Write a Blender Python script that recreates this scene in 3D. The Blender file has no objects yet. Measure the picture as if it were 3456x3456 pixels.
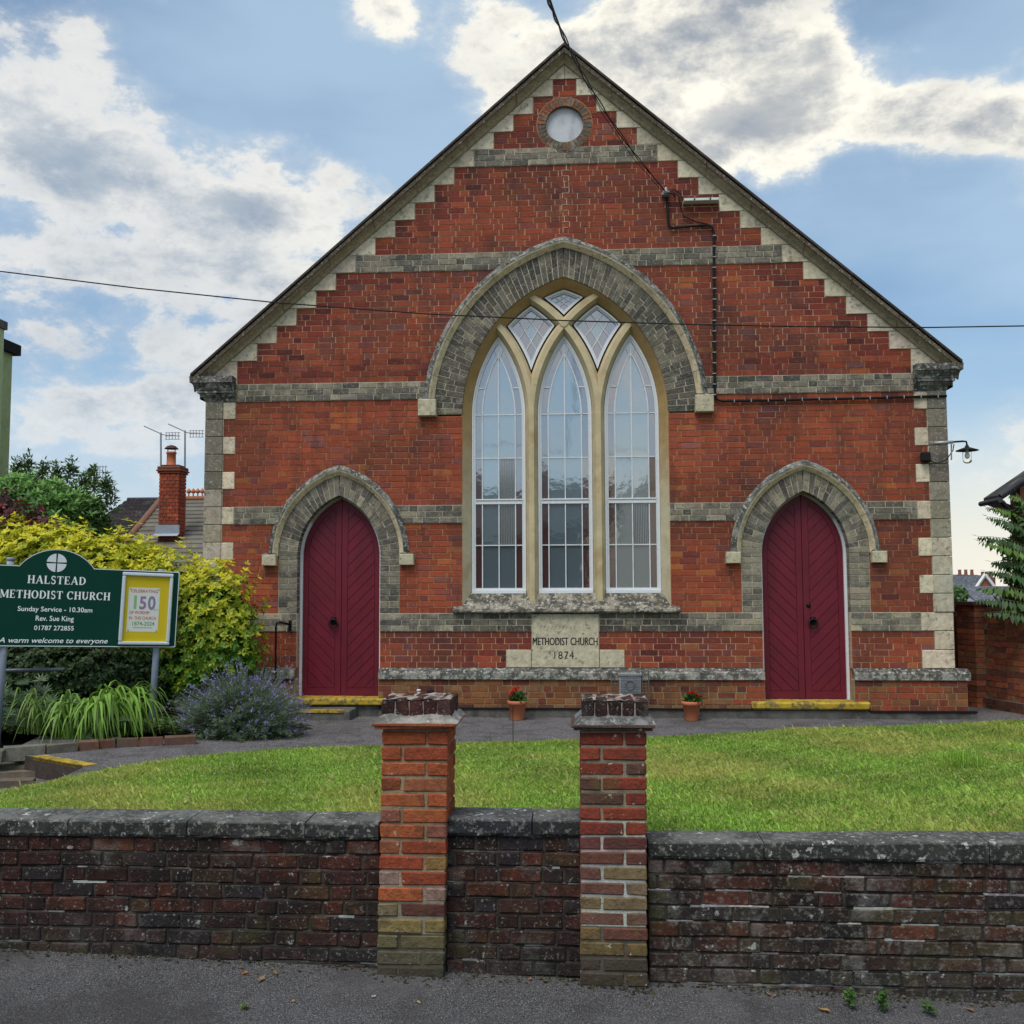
import bpy, math, random
import numpy as np
from mathutils import Vector, Matrix, noise
random.seed(7); rng = np.random.default_rng(7)
SC = bpy.context.scene
COL = SC.collection

# ------------------------------------------------------------------ camera
CAM = Vector((0.1123, -12.9082, 1.0472))
RT = Vector((0.99787338, 0.06507015, -0.00382143)); UP = Vector((0.00862032, -0.07362941, 0.99724841)); FW = Vector((-0.06460973, 0.99516058, 0.07403376))
FPX = 3371.4
cd = bpy.data.cameras.new('camera'); cam = bpy.data.objects.new('camera', cd); COL.objects.link(cam)
cam.matrix_world = Matrix(((RT.x, UP.x, -FW.x, CAM.x), (RT.y, UP.y, -FW.y, CAM.y), (RT.z, UP.z, -FW.z, CAM.z), (0, 0, 0, 1)))
cd.sensor_fit = 'HORIZONTAL'; cd.sensor_width = 36; cd.lens = FPX / 3456 * 36; cd.clip_end = 3000; cd.clip_start = .05
SC.camera = cam

def ray(x, y):                     # x, y measured on a 1932 px wide copy of the photograph
    k = 3456 / 1932
    return FW + RT * ((x * k - 1728) / FPX) - UP * ((y * k - 1728) / FPX)
def at(x, y, Y=0.0):
    d = ray(x, y); return CAM + d * ((Y - CAM.y) / d.y)
def atz(x, y, zf):
    d = ray(x, y); z = zf if not callable(zf) else -.6
    for _ in range(25):
        p = CAM + d * ((z - CAM.z) / d.z)
        if not callable(zf): break
        z = .5 * z + .5 * zf(p.x, p.y)
    return p

# ------------------------------------------------------------------ world, sun, exposure
SUN_EL, SUN_AZ = math.radians(60), math.radians(205)     # azimuth from +Y towards +X
w = bpy.data.worlds.new('World'); SC.world = w; w.use_nodes = True
nt = w.node_tree; N = nt.nodes; LK = nt.links; N.clear()
def nn(t, **k):
    n = N.new(t)
    for a, b in k.items(): setattr(n, a, b)
    return n
def setv(sock, v):
    if isinstance(v, bpy.types.NodeSocket): LK.new(v, sock)
    else: sock.default_value = v[:3] if (sock.type == 'VECTOR' and hasattr(v, '__len__')) else v
def mth(op, a, b=0.0, c=None, clamp=False):
    n = nn('ShaderNodeMath', operation=op, use_clamp=clamp); setv(n.inputs[0], a); setv(n.inputs[1], b)
    if c is not None: setv(n.inputs[2], c)
    return n.outputs[0]
def wmix(f, a, b):
    n = nn('ShaderNodeMix', data_type='RGBA'); setv(n.inputs[0], f); setv(n.inputs[6], a); setv(n.inputs[7], b); return n.outputs[2]
def wmap(v, a, b, c=0.0, d=1.0, smooth=True):
    n = nn('ShaderNodeMapRange', interpolation_type='SMOOTHSTEP' if smooth else 'LINEAR')
    setv(n.inputs[0], v)
    for i, q in enumerate((a, b, c, d)): setv(n.inputs[1 + i], q)
    return n.outputs[0]
tc = nn('ShaderNodeTexCoord'); G = tc.outputs['Generated']
sx = nn('ShaderNodeSeparateXYZ'); LK.new(G, sx.inputs[0])
az = mth('ARCTAN2', sx.outputs[0], sx.outputs[1]); el = mth('ARCSINE', sx.outputs[2])
DEG = math.pi / 180
sky = nn('ShaderNodeTexSky', sky_type='NISHITA', sun_disc=False, sun_elevation=SUN_EL, sun_rotation=SUN_AZ, altitude=30, air_density=1.0, dust_density=1.6, ozone_density=1.2)
skyc = nn('ShaderNodeVectorMath', operation='SCALE'); LK.new(sky.outputs[0], skyc.inputs[0]); skyc.inputs['Scale'].default_value = .9
def wnoise(scale, detail, rough, dist=0.0, off=(0, 0, 0), sz=1.7):
    m = nn('ShaderNodeMapping'); LK.new(G, m.inputs['Vector']); m.inputs['Location'].default_value = off; m.inputs['Scale'].default_value = (1, 1, sz)
    n = nn('ShaderNodeTexNoise'); LK.new(m.outputs[0], n.inputs['Vector'])
    n.inputs['Scale'].default_value = scale; n.inputs['Detail'].default_value = detail; n.inputs['Roughness'].default_value = rough; n.inputs['Distortion'].default_value = dist
    return n.outputs['Fac']
big = wnoise(4.2, 10, .60, .12, (3.1, .4, 1.2))
fine = wnoise(13, 9, .66, .12, (1.1, 5.4, .2))
F = mth('MULTIPLY', mth('SUBTRACT', big, .5), 3.0)
F = mth('ADD', F, mth('MULTIPLY', mth('SUBTRACT', fine, .5), 2.3))
POS = [(-30.1, 24.0, 6.0, 4.6, .9), (-22.8, 21.8, 5.8, 2.6, .85), (-14.9, 22.0, 6.1, 2.8, .8), (-20.7, 18.3, 9.5, 3.0, .65), (-25.2, 14.6, 9.2, 3.0, .6), (-13, 17.5, 6, 2.2, .45), (-11.5, 30.2, 2.1, 1.9, 1.0), (-3.8, 28.2, 3.7, 2.8, .8), (6.2, 27.8, 8.2, 4.2, 1.0), (8.4, 31.3, 6.0, 2.6, 1.0), (14.4, 25.6, 5.2, 2.6, .9), (20.7, 24.0, 3.4, 1.8, .9), (23.9, 22.9, 2.6, 1.6, .8), (12.0, 22.3, 1.9, 1.4, .55), (-24.7, 9.0, 9.3, 1.8, .5), (6.7, 24.0, 4.8, 2.4, .7)]
NEG = [(-18.9, 28.4, 7.6, 3.6, 1.3), (-10.5, 26.0, 4.6, 3.0, .95), (20.8, 28.3, 5.0, 2.6, 1.2), (17.5, 15.5, 9.5, 6.2, 1.3), (-2.0, 31.5, 2.6, 1.4, .6), (10.8, 19.4, 3.4, 2.8, .6), (-28.2, 11.8, 3.9, 1.3, .6), (-30.2, 29.8, 4.4, 1.6, .9), (-7, 17, 4, 3, .5)]
for s, L in ((1, POS), (-1, NEG)):
    for a, e, ra, re, wt in L:
        dx = mth('MULTIPLY', mth('SUBTRACT', az, a * DEG), 1 / (ra * 1.25 * DEG)); dy = mth('MULTIPLY', mth('SUBTRACT', el, e * DEG), 1 / (re * 1.25 * DEG))
        d2 = mth('ADD', mth('MULTIPLY', dx, dx), mth('MULTIPLY', dy, dy))
        F = mth('ADD', F, mth('MULTIPLY', mth('SUBTRACT', 1.0, d2, clamp=True), s * wt * .72))
alpha = mth('ADD', mth('MULTIPLY', wmap(F, -.45, .60), .48), mth('MULTIPLY', wmap(F, .02, .34), .52))
thick = wmap(F, .28, 1.15)
# away from the low bright sky the clouds are greyer; toward the separate glow direction they are brighter
glow = Vector((math.sin(.24) * math.cos(.58), math.cos(.24) * math.cos(.58), math.sin(.58)))
sund = Vector((math.sin(SUN_AZ) * math.cos(SUN_EL), math.cos(SUN_AZ) * math.cos(SUN_EL), math.sin(SUN_EL)))
dp = nn('ShaderNodeVectorMath', operation='DOT_PRODUCT'); LK.new(G, dp.inputs[0]); dp.inputs[1].default_value = glow
glowf = wmap(dp.outputs['Value'], .80, 1.0)
shade = wnoise(7.5, 4, .5, .3, (7.7, 2.2, 3.1), 1.6)
edge = wmix(glowf, (.46, .46, .45, 1), (.62, .59, .51, 1))
core = wmix(glowf, (.20, .245, .30, 1), (.20, .22, .25, 1))
tk = mth('ADD', mth('MULTIPLY', thick, .70), mth('ADD', mth('MULTIPLY', mth('SUBTRACT', shade, .46), 1.3), mth('MULTIPLY', mth('SUBTRACT', fine, .5), .9)), clamp=True)
cloud = wmix(tk, edge, core)
veil = wmap(wnoise(2.2, 5, .5, 0, (9, 1, 4), 3.0), .28, .66, .22, .72)      # thin high haze across the blue
blue0 = nn('ShaderNodeMix', data_type='RGBA', blend_type='MULTIPLY'); blue0.inputs[0].default_value = 1
LK.new(skyc.outputs[0], blue0.inputs[6]); blue0.inputs[7].default_value = (.80, .98, 1.06, 1)
STR = .08
# cloud colours are given as picture radiance, the sky in Nishita units: bring both to the same scale
def inv(c):
    v = nn('ShaderNodeVectorMath', operation='SCALE'); setv(v.inputs[0], c); v.inputs['Scale'].default_value = 1 / STR; return v.outputs[0]
hz = wmap(el, .0, .20, 1, 0)
hcol = wmix(wmap(az, -10 * DEG, 26 * DEG), (.36, .41, .46, 1), (.56, .53, .45, 1))
base = wmix(veil, blue0.outputs[2], inv((.28, .375, .47, 1)))
base = wmix(mth('MULTIPLY', hz, .92), base, inv(hcol))
full = wmix(mth('MULTIPLY', alpha, wmap(el, 0, .22, .25, .95)), base, inv(cloud))
bg = nn('ShaderNodeBackground'); LK.new(full, bg.inputs['Color']); bg.inputs['Strength'].default_value = STR
wo = nn('ShaderNodeOutputWorld'); LK.new(bg.outputs[0], wo.inputs['Surface'])
w.cycles.sampling_method = 'MANUAL'; w.cycles.sample_map_resolution = 512

sl = bpy.data.lights.new('sun', 'SUN'); so = bpy.data.objects.new('sun', sl); COL.objects.link(so)
sl.energy = 1.5; sl.angle = math.radians(34); sl.color = (1, .95, .87)  # added on the camera side to brighten the front, opposite the cloud glow
so.rotation_euler = sund.to_track_quat('Z', 'Y').to_euler()
SC.view_settings.view_transform = 'Standard'; SC.view_settings.look = 'None'; SC.view_settings.gamma = 1; SC.view_settings.exposure = 0.85
SC.view_settings.use_curve_mapping = False
SC.cycles.max_bounces = 6; SC.cycles.diffuse_bounces = 3; SC.cycles.transparent_max_bounces = 8

# ------------------------------------------------------------------ helpers
def tag(o, label=None, cat=None, group=None, kind=None):
    if label: o['label'] = label
    if cat: o['category'] = cat
    if group: o['group'] = group
    if kind: o['kind'] = kind
    return o
def empty(name, loc=(0, 0, 0), label=None, cat=None, group=None, parent=None):
    o = bpy.data.objects.new(name, None); COL.objects.link(o); o.location = loc; o.empty_display_size = .2
    if parent: o.parent = parent
    return tag(o, label, cat, group)
def copy_tree(o, parent=None):
    c = o.copy(); COL.objects.link(c); c.parent = parent
    for ch in list(o.children): copy_tree(ch, c)
    return c
class MB:
    def __init__(s): s.v = []; s.f = []; s.c = []
    def add(s, vs, fs, col=(.5, .5, .5)):
        b = len(s.v); s.v.extend([tuple(p) for p in vs]); s.f.extend([tuple(i + b for i in q) for q in fs])
        if isinstance(col, list): s.c.extend(col)
        else: s.c.extend([col] * len(vs))
    def box(s, a, b, col=(.5, .5, .5), bev=0.0, jit=0.0):
        x0, y0, z0 = a; x1, y1, z1 = b
        if bev <= 0:
            vs = [(x0, y0, z0), (x1, y0, z0), (x1, y1, z0), (x0, y1, z0), (x0, y0, z1), (x1, y0, z1), (x1, y1, z1), (x0, y1, z1)]
            if jit: vs = [tuple(q + random.uniform(-jit, jit) for q in p) for p in vs]
            s.add(vs, [(0, 3, 2, 1), (4, 5, 6, 7), (0, 1, 5, 4), (1, 2, 6, 5), (2, 3, 7, 6), (3, 0, 4, 7)], col); return
        vs = []; e = bev
        for cx, cy, cz in ((0, 0, 0), (1, 0, 0), (1, 1, 0), (0, 1, 0), (0, 0, 1), (1, 0, 1), (1, 1, 1), (0, 1, 1)):
            j = [random.uniform(-jit, jit) for _ in range(3)] if jit else (0, 0, 0)
            X = (x0, x1)[cx] + j[0]; Yv = (y0, y1)[cy] + j[1]; Z = (z0, z1)[cz] + j[2]
            sx_, sy_, sz_ = (1 - 2 * cx) * e, (1 - 2 * cy) * e, (1 - 2 * cz) * e
            vs += [(X, Yv + sy_, Z + sz_), (X + sx_, Yv, Z + sz_), (X + sx_, Yv + sy_, Z)]
        fs = [(2, 11, 8, 5), (14, 17, 20, 23), (1, 4, 16, 13), (3, 6, 18, 15), (7, 10, 22, 19), (9, 0, 12, 21)]
        for a_, b_ in ((0, 1), (3, 2), (0, 4), (1, 5), (2, 6), (3, 7), (4, 5), (7, 6), (1, 2), (0, 3), (5, 6), (4, 7)):
            A, B = 3 * a_, 3 * b_
            ax = 0 if (a_, b_) in ((0, 1), (3, 2), (4, 5), (7, 6)) else (1 if (a_, b_) in ((1, 2), (0, 3), (5, 6), (4, 7)) else 2)
            o1, o2 = [q for q in (0, 1, 2) if q != ax]
            fs.append((A + o1, B + o1, B + o2, A + o2))
        fs += [(3 * i, 3 * i + 1, 3 * i + 2) for i in range(8)]
        s.add(vs, fs, col)
    def quadbox(s, q, y0, y1, col, bev=0.0, back=False):           # q = four (x, z) corners, counter-clockwise from low left
        if bev:
            cx = sum(p[0] for p in q) / 4; cz = sum(p[1] for p in q) / 4
            def ins(p):
                dx, dz = cx - p[0], cz - p[1]
                return (p[0] + math.copysign(min(bev, abs(dx) * .6), dx), p[1] + math.copysign(min(bev, abs(dz) * .6), dz))
            vs = [(p[0], y0, p[1]) for p in map(ins, q)] + [(p[0], y0 + bev, p[1]) for p in q] + [(p[0], y1, p[1]) for p in q]
            fs = [(0, 1, 2, 3)] + [(i + 4, (i + 1) % 4 + 4, (i + 1) % 4, i) for i in range(4)] + [(i + 8, (i + 1) % 4 + 8, (i + 1) % 4 + 4, i + 4) for i in range(4)]
        else:
            vs = [(p[0], y0, p[1]) for p in q] + [(p[0], y1, p[1]) for p in q]
            fs = [(0, 1, 2, 3)] + [(i + 4, (i + 1) % 4 + 4, (i + 1) % 4, i) for i in range(4)]
        s.add(vs, fs, col)
    def poly(s, pts, y0, y1, col):                                 # extruded (x, z) polygon
        n = len(pts)
        s.add([(p[0], y0, p[1]) for p in pts] + [(p[0], y1, p[1]) for p in pts],
              [tuple(range(n)), tuple(range(2 * n - 1, n - 1, -1))] + [(i + n, (i + 1) % n + n, (i + 1) % n, i) for i in range(n)], col)
    def tube(s, pts, r, col=(.5, .5, .5), n=8, cap=True):
        pts = [Vector(p) for p in pts]; rr = r if isinstance(r, (list, tuple)) else [r] * len(pts)
        vs = []; up = Vector((0, 0, 1))
        for i, p in enumerate(pts):
            t = (pts[min(i + 1, len(pts) - 1)] - pts[max(i - 1, 0)]).normalized()
            if abs(t.dot(up)) > .93: up = Vector((1, 0, 0)) if abs(t.z) > .9 else Vector((0, 0, 1))
            a = t.cross(up).normalized(); b = a.cross(t); up = b
            vs += [p + (a * math.cos(k * 2 * math.pi / n) + b * math.sin(k * 2 * math.pi / n)) * rr[i] for k in range(n)]
        fs = [(i * n + k, i * n + (k + 1) % n, (i + 1) * n + (k + 1) % n, (i + 1) * n + k) for i in range(len(pts) - 1) for k in range(n)]
        if cap: fs += [tuple(range(n - 1, -1, -1)), tuple(range((len(pts) - 1) * n, len(pts) * n))]
        s.add(vs, fs, col)
    def lathe(s, c, prof, col=(.5, .5, .5), n=24, axis='z'):       # prof = (radius, height)
        vs = []
        for r, h in prof:
            for k in range(n):
                a = 2 * math.pi * k / n
                vs.append((c[0] + r * math.cos(a), c[1] + r * math.sin(a), c[2] + h) if axis == 'z' else (c[0] + r * math.cos(a), c[1] + h, c[2] + r * math.sin(a)))
        fs = [(i * n + k, i * n + (k + 1) % n, (i + 1) * n + (k + 1) % n, (i + 1) * n + k) for i in range(len(prof) - 1) for k in range(n)]
        s.add(vs, fs, col)
    def build(s, name, mat, parent=None, smooth=False, label=None):
        me = bpy.data.meshes.new(name); me.from_pydata(s.v, [], s.f)
        ca = me.color_attributes.new('col', 'FLOAT_COLOR', 'POINT')
        arr = np.ones((len(s.v), 4), np.float32); arr[:, :3] = np.array(s.c, np.float32).reshape(-1, 3); ca.data.foreach_set('color', arr.ravel())
        if smooth: me.shade_smooth()
        me.materials.append(mat); o = bpy.data.objects.new(name, me); COL.objects.link(o)
        if parent is not None:
            o.parent = parent; o.matrix_parent_inverse = parent.matrix_world.inverted() if False else Matrix.Translation(-Vector(parent.location))
        if label: o['label'] = label
        return o
def np_mesh(name, V, Fq, C, mat, parent=None, tri=False):          # big arrays: V (n,3), F (m,3|4), C (n,3)
    me = bpy.data.meshes.new(name); k = Fq.shape[1]
    me.vertices.add(len(V)); me.vertices.foreach_set('co', V.astype(np.float32).ravel())
    me.loops.add(Fq.size); me.loops.foreach_set('vertex_index', Fq.astype(np.int32).ravel())
    me.polygons.add(len(Fq)); me.polygons.foreach_set('loop_start', np.arange(0, Fq.size, k, dtype=np.int32))
    try: me.polygons.foreach_set('loop_total', np.full(len(Fq), k, np.int32))
    except Exception: pass
    me.update(calc_edges=True)
    ca = me.color_attributes.new('col', 'FLOAT_COLOR', 'POINT'); a = np.ones((len(V), 4), np.float32); a[:, :3] = C; ca.data.foreach_set('color', a.ravel())
    me.materials.append(mat); o = bpy.data.objects.new(name, me); COL.objects.link(o)
    if parent is not None: o.parent = parent; o.matrix_parent_inverse = Matrix.Translation(-Vector(parent.location))
    return o

# ------------------------------------------------------------------ materials
def surf(name, base=None, var=.25, vscale=14, rough=.85, bump=.25, bscale=90, stains=(), spec=.12, metallic=0, coat=0, trans=0, emit=None, ior=None, sheen=0, bdist=.01, detail=6, ndet=8):
    m = bpy.data.materials.new(name); m.use_nodes = True; t = m.node_tree; n = t.nodes; l = t.links
    b = n['Principled BSDF']; geo = n.new('ShaderNodeNewGeometry')
    if base is None:
        a = n.new('ShaderNodeAttribute'); a.attribute_name = 'col'; c = a.outputs['Color']
    else:
        a = n.new('ShaderNodeRGB'); a.outputs[0].default_value = (*base, 1); c = a.outputs[0]
    if var:
        x = n.new('ShaderNodeTexNoise'); x.inputs['Scale'].default_value = vscale; x.inputs['Detail'].default_value = detail; x.inputs['Roughness'].default_value = .62; l.new(geo.outputs['Position'], x.inputs['Vector'])
        r = n.new('ShaderNodeMapRange'); l.new(x.outputs['Fac'], r.inputs[0]); r.inputs[1].default_value = .25; r.inputs[2].default_value = .75; r.inputs[3].default_value = 1 - var; r.inputs[4].default_value = 1 + var
        v = n.new('ShaderNodeVectorMath'); v.operation = 'SCALE'; l.new(c, v.inputs[0]); l.new(r.outputs[0], v.inputs['Scale']); c = v.outputs[0]
    for st in stains:              # (colour, scale, low, high, strength[, detail[, stretch]])
        colr, sc_, lo, hi, amt = st[:5]
        x = n.new('ShaderNodeTexNoise'); x.inputs['Scale'].default_value = sc_; x.inputs['Detail'].default_value = st[5] if len(st) > 5 else 8; x.inputs['Roughness'].default_value = .68
        mp = n.new('ShaderNodeMapping'); l.new(geo.outputs['Position'], mp.inputs[0]); mp.inputs['Location'].default_value = (random.random() * 9,) * 3
        mp.inputs['Scale'].default_value = st[6] if len(st) > 6 else (1, 1, 1); l.new(mp.outputs[0], x.inputs['Vector'])
        r = n.new('ShaderNodeMapRange'); r.interpolation_type = 'SMOOTHSTEP'; l.new(x.outputs['Fac'], r.inputs[0]); r.inputs[1].default_value = lo; r.inputs[2].default_value = hi; r.inputs[3].default_value = 0; r.inputs[4].default_value = amt
        mx = n.new('ShaderNodeMix'); mx.data_type = 'RGBA'; l.new(r.outputs[0], mx.inputs[0]); l.new(c, mx.inputs[6]); mx.inputs[7].default_value = (*colr, 1); c = mx.outputs[2]
    l.new(c, b.inputs['Base Color'])
    b.inputs['Roughness'].default_value = rough; b.inputs['Specular IOR Level'].default_value = spec; b.inputs['Metallic'].default_value = metallic
    b.inputs['Coat Weight'].default_value = coat; b.inputs['Transmission Weight'].default_value = trans
    if ior: b.inputs['IOR'].default_value = ior
    if bump:
        x = n.new('ShaderNodeTexNoise'); x.inputs['Scale'].default_value = bscale; x.inputs['Detail'].default_value = ndet; x.inputs['Roughness'].default_value = .65; l.new(geo.outputs['Position'], x.inputs['Vector'])
        bp = n.new('ShaderNodeBump'); bp.inputs['Strength'].default_value = bump; bp.inputs['Distance'].default_value = bdist; l.new(x.outputs['Fac'], bp.inputs['Height']); l.new(bp.outputs[0], b.inputs['Normal'])
    return m
def leafmat(name, gloss=.5, tl=.35):
    m = bpy.data.materials.new(name); m.use_nodes = True; t = m.node_tree; n = t.nodes; l = t.links; b = n['Principled BSDF']
    a = n.new('ShaderNodeAttribute'); a.attribute_name = 'col'; l.new(a.outputs['Color'], b.inputs['Base Color']); b.inputs['Roughness'].default_value = gloss; b.inputs['Specular IOR Level'].default_value = .35
    tr = n.new('ShaderNodeBsdfTranslucent'); l.new(a.outputs['Color'], tr.inputs['Color']); mx = n.new('ShaderNodeMixShader'); mx.inputs[0].default_value = tl
    l.new(b.outputs[0], mx.inputs[1]); l.new(tr.outputs[0], mx.inputs[2]); l.new(mx.outputs[0], n['Material Output'].inputs['Surface']); return m
LICH_W, LICH_D, MOSS = (.55, .56, .5), (.05, .05, .045), (.09, .10, .03)
M = {}
M['brick'] = surf('red_brick', var=.22, vscale=30, bump=.5, bscale=120, rough=.9, stains=[((.085, .04, .036), 1.5, .50, .70, .45), ((.07, .034, .030), 2.4, .50, .62, .42, 7, (1.8, 1, .4)), ((.40, .22, .16), 38, .58, .66, .4), ((.30, .19, .17), 4, .62, .72, .3)])
M['buff'] = surf('buff_brick', var=.3, vscale=25, bump=.6, bscale=90, rough=.92, stains=[((.06, .056, .048), 3.2, .46, .60, .6), ((.34, .31, .23), 9, .52, .64, .45), ((.42, .40, .33), 45, .56, .62, .4), ((.05, .047, .042), 24, .56, .64, .5)])
M['mortar'] = surf('lime_mortar', var=.25, vscale=18, bump=.5, bscale=150, rough=.95)
M['stone'] = surf('weathered_stone', var=.3, vscale=16, bump=.7, bscale=45, rough=.92, stains=[((.16, .145, .11), 2.2, .50, .66, .5), ((.60, .57, .48), 34, .56, .62, .5), ((.10, .092, .075), 17, .56, .64, .6)])
M['stone_dark'] = surf('lichened_stone', var=.3, vscale=14, bump=.8, bscale=60, rough=.95, bdist=.015, stains=[((.038, .037, .034), 7, .42, .56, .8), ((.48, .49, .44), 24, .54, .60, .75), ((.13, .12, .06), 4, .55, .7, .4)])
M['verge'] = surf('verge_slab', var=.3, bump=.6, rough=.9, stains=[((.30, .30, .27), 30, .60, .66, .5)])
M['ochre'] = surf('ochre_stone', var=.18, vscale=5, bump=.35, bscale=90, rough=.85, stains=[((.30, .16, .05), 2.0, .48, .68, .42), ((.45, .41, .28), 3.1, .55, .75, .5), ((.07, .05, .03), 7, .62, .74, .55)])
M['door'] = surf('maroon_door_paint', var=.16, vscale=4, bump=.12, bscale=60, rough=.5, spec=.35, stains=[((.075, .008, .014), 2.2, .5, .66, .4, 6, (2.5, 1, .5)), ((.17, .02, .045), 60, .66, .74, .3)])
M['white'] = surf('flaking_white_paint', var=.08, vscale=30, bump=.15, bscale=60, rough=.6, stains=[((.30, .27, .22), 34, .63, .7, .7), ((.5, .5, .48), 5, .5, .8, .3)])
M['disc'] = surf('dusty_white_panel', var=.1, vscale=6, rough=.6, bump=.2, bscale=50, stains=[((.28, .28, .27), 5, .5, .68, .5, 6, (1, 1, .5)), ((.2, .2, .18), 40, .6, .68, .5)])
M['lead'] = surf('white_glazing_bar', base=(.62, .65, .68), var=.15, rough=.6, bump=.1)
M['iron'] = surf('black_iron', base=(.012, .012, .013), var=.3, rough=.5, bump=.2, bscale=150)
M['black'] = surf('black_plastic_cable', base=(.014, .014, .016), var=.2, rough=.55, bump=0)
M['grey'] = surf('grey_metal', base=(.34, .36, .38), var=.12, rough=.45, metallic=.4, bump=.05)
M['yellow'] = surf('worn_yellow_paint', base=(.42, .29, .035), var=.3, rough=.7, bump=.4, bscale=40, stains=[((.09, .08, .06), 12, .47, .58, .8)])
M['concrete'] = surf('dirty_concrete', base=(.12, .115, .105), var=.35, vscale=8, rough=.95, bump=.7, bscale=50, stains=[((.04, .04, .035), 3, .45, .65, .7), ((.32, .32, .28), 24, .63, .72, .5), ((.05, .07, .02), 6, .6, .7, .5)])
M['felt'] = surf('black_felt', base=(.012, .012, .012), var=.2, rough=.8, bump=.2)
M['plant'] = leafmat('leaf')
M['grass'] = leafmat('grass_blade', .6, .4)
M['stem'] = surf('woody_stem', base=(.10, .07, .045), var=.3, bump=.4)
M['soil'] = surf('dark_soil', base=(.035, .026, .018), var=.4, vscale=12, bump=1, bscale=30, rough=1, bdist=.03)
M['terracotta'] = surf('terracotta', base=(.50, .17, .085), var=.1, rough=.7, bump=.1)
M['slate'] = surf('roof_slate', base=(.05, .053, .06), var=.3, vscale=6, rough=.75, bump=.3)
M['any'] = surf('painted_surface', var=.12, vscale=10, rough=.7, bump=.2, bscale=80)
M['anygloss'] = surf('smooth_plastic', var=.05, rough=.4, bump=0)
M['text'] = surf('sign_lettering', var=0, rough=.5, bump=0)

def S(r, g, b):
    f = lambda u: (u / 255 / 12.92) if u <= 10 else ((u / 255 + .055) / 1.055) ** 2.4
    return (f(r), f(g), f(b))
def vary(c, a=.12):
    k = 1 + random.uniform(-a, a); return tuple(max(0, q * k * (1 + random.uniform(-a, a) * .3)) for q in c)
def pick(tab):
    r = random.random() * sum(t[0] for t in tab)
    for wt, c in tab:
        r -= wt
        if r <= 0: return c
    return tab[-1][1]

# ================================================================== THE CHURCH
CH, J = .078, .011
church = empty('church', (0, 0, -.6), 'red brick gabled Methodist church with buff brick bands and two maroon doors', 'church')
WX, ZS, ZD = -.035, 3.30, 1.45
cand = {}                                                          # kind -> list of (score, quad, y0, y1, colour)
def brick_at(kind, q, y0, y1, col):
    cx = sum(p[0] for p in q) / 4; cz = sum(p[1] for p in q) / 4
    area = abs((q[1][0] - q[0][0]) * (q[3][1] - q[0][1])) if kind != 'arch_brick' else .01
    d2 = (cx - CAM.x) ** 2 + CAM.y ** 2 + (cz - CAM.z) ** 2
    hid = (cx < -3.9 and cz < .95)
    cand.setdefault(kind, []).append(((0 if hid else 1) * area / d2, q, y0, y1, col))
REDS = [(50, (.295, .068, .034)), (32, (.25, .060, .034)), (11, (.215, .060, .045)), (3, (.35, .105, .038)), (2, (.16, .044, .036)), (2, (.21, .075, .062))]
DKRED = [(40, (.19, .042, .029)), (38, (.155, .036, .029)), (14, (.10, .028, .026)), (8, (.25, .062, .03))]
BUFFS = [(34, (.225, .197, .152)), (30, (.17, .152, .124)), (16, (.115, .104, .09)), (14, (.29, .255, .19)), (6, (.085, .078, .07))]
PLRED = [(30, (.24, .10, .042)), (30, (.20, .078, .035)), (20, (.16, .052, .033)), (12, (.24, .13, .06)), (8, (.11, .04, .03))]
HK = [.154 + .265 * k for k in range(17)]
def halfw(n):
    if n >= 97: return HK[0]
    if n >= 52: return HK[15 - (n - 52) // 3]
    if n >= 48: return 4.394
    return 4.41 if (n // 3) % 2 == 0 else 4.568
def arc_h(z, z0, R, e): 
    q = R * R - (z - z0) ** 2; return (math.sqrt(q) - e) if q > e * e else 0.0
def openings(z):
    L = []
    for c in (-3.0, 3.0):
        h = .549 if z < .700 else (.80 if z < ZD else arc_h(z, ZD, 1.14, .30))
        if h > 0: L.append((c, h))
    if z < .234: L.append((-.0515, .757))
    elif z < .700: L.append((-.0475, .433))
    elif z < 3.275: L.append((WX, 1.34))
    else:
        h = arc_h(z, ZS, 2.34, .55)
        if h > 0: L.append((WX, h))
    if abs(z - 7.18) < .36: L.append((-.005, math.sqrt(.36 ** 2 - (z - 7.18) ** 2)))
    return sorted(L)
BANDS = (6, 24, 45, 67, 85)
def bandrow(n): return any(b <= n < b + 3 for b in BANDS)
mort = MB()
def seg_rows(n, z0, z1, half):
    """solid stretches of this course as (xl_low, xr_low, xl_high, xr_high)"""
    zl, zh = z0 + .004, z1 - .004
    A, B = openings(zl), openings(zh)
    mid = openings((z0 + z1) / 2); cs = [c for c, h in (A if len(A) >= len(B) else B)]
    def hv(L, c):
        for cc, h in L:
            if abs(cc - c) < .02: return h
        return 0.0
    out = []; pl = ph = -half
    for c in cs:
        a, b = hv(A, c), hv(B, c)
        out.append((pl, c - a, ph, c - b)); pl, ph = c + a, c + b
    out.append((pl, half, ph, half)); return out
MORT_R, MORT_L, MORT_B = (.43, .22, .125), (.62, .43, .28), (.52, .47, .35)
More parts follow.
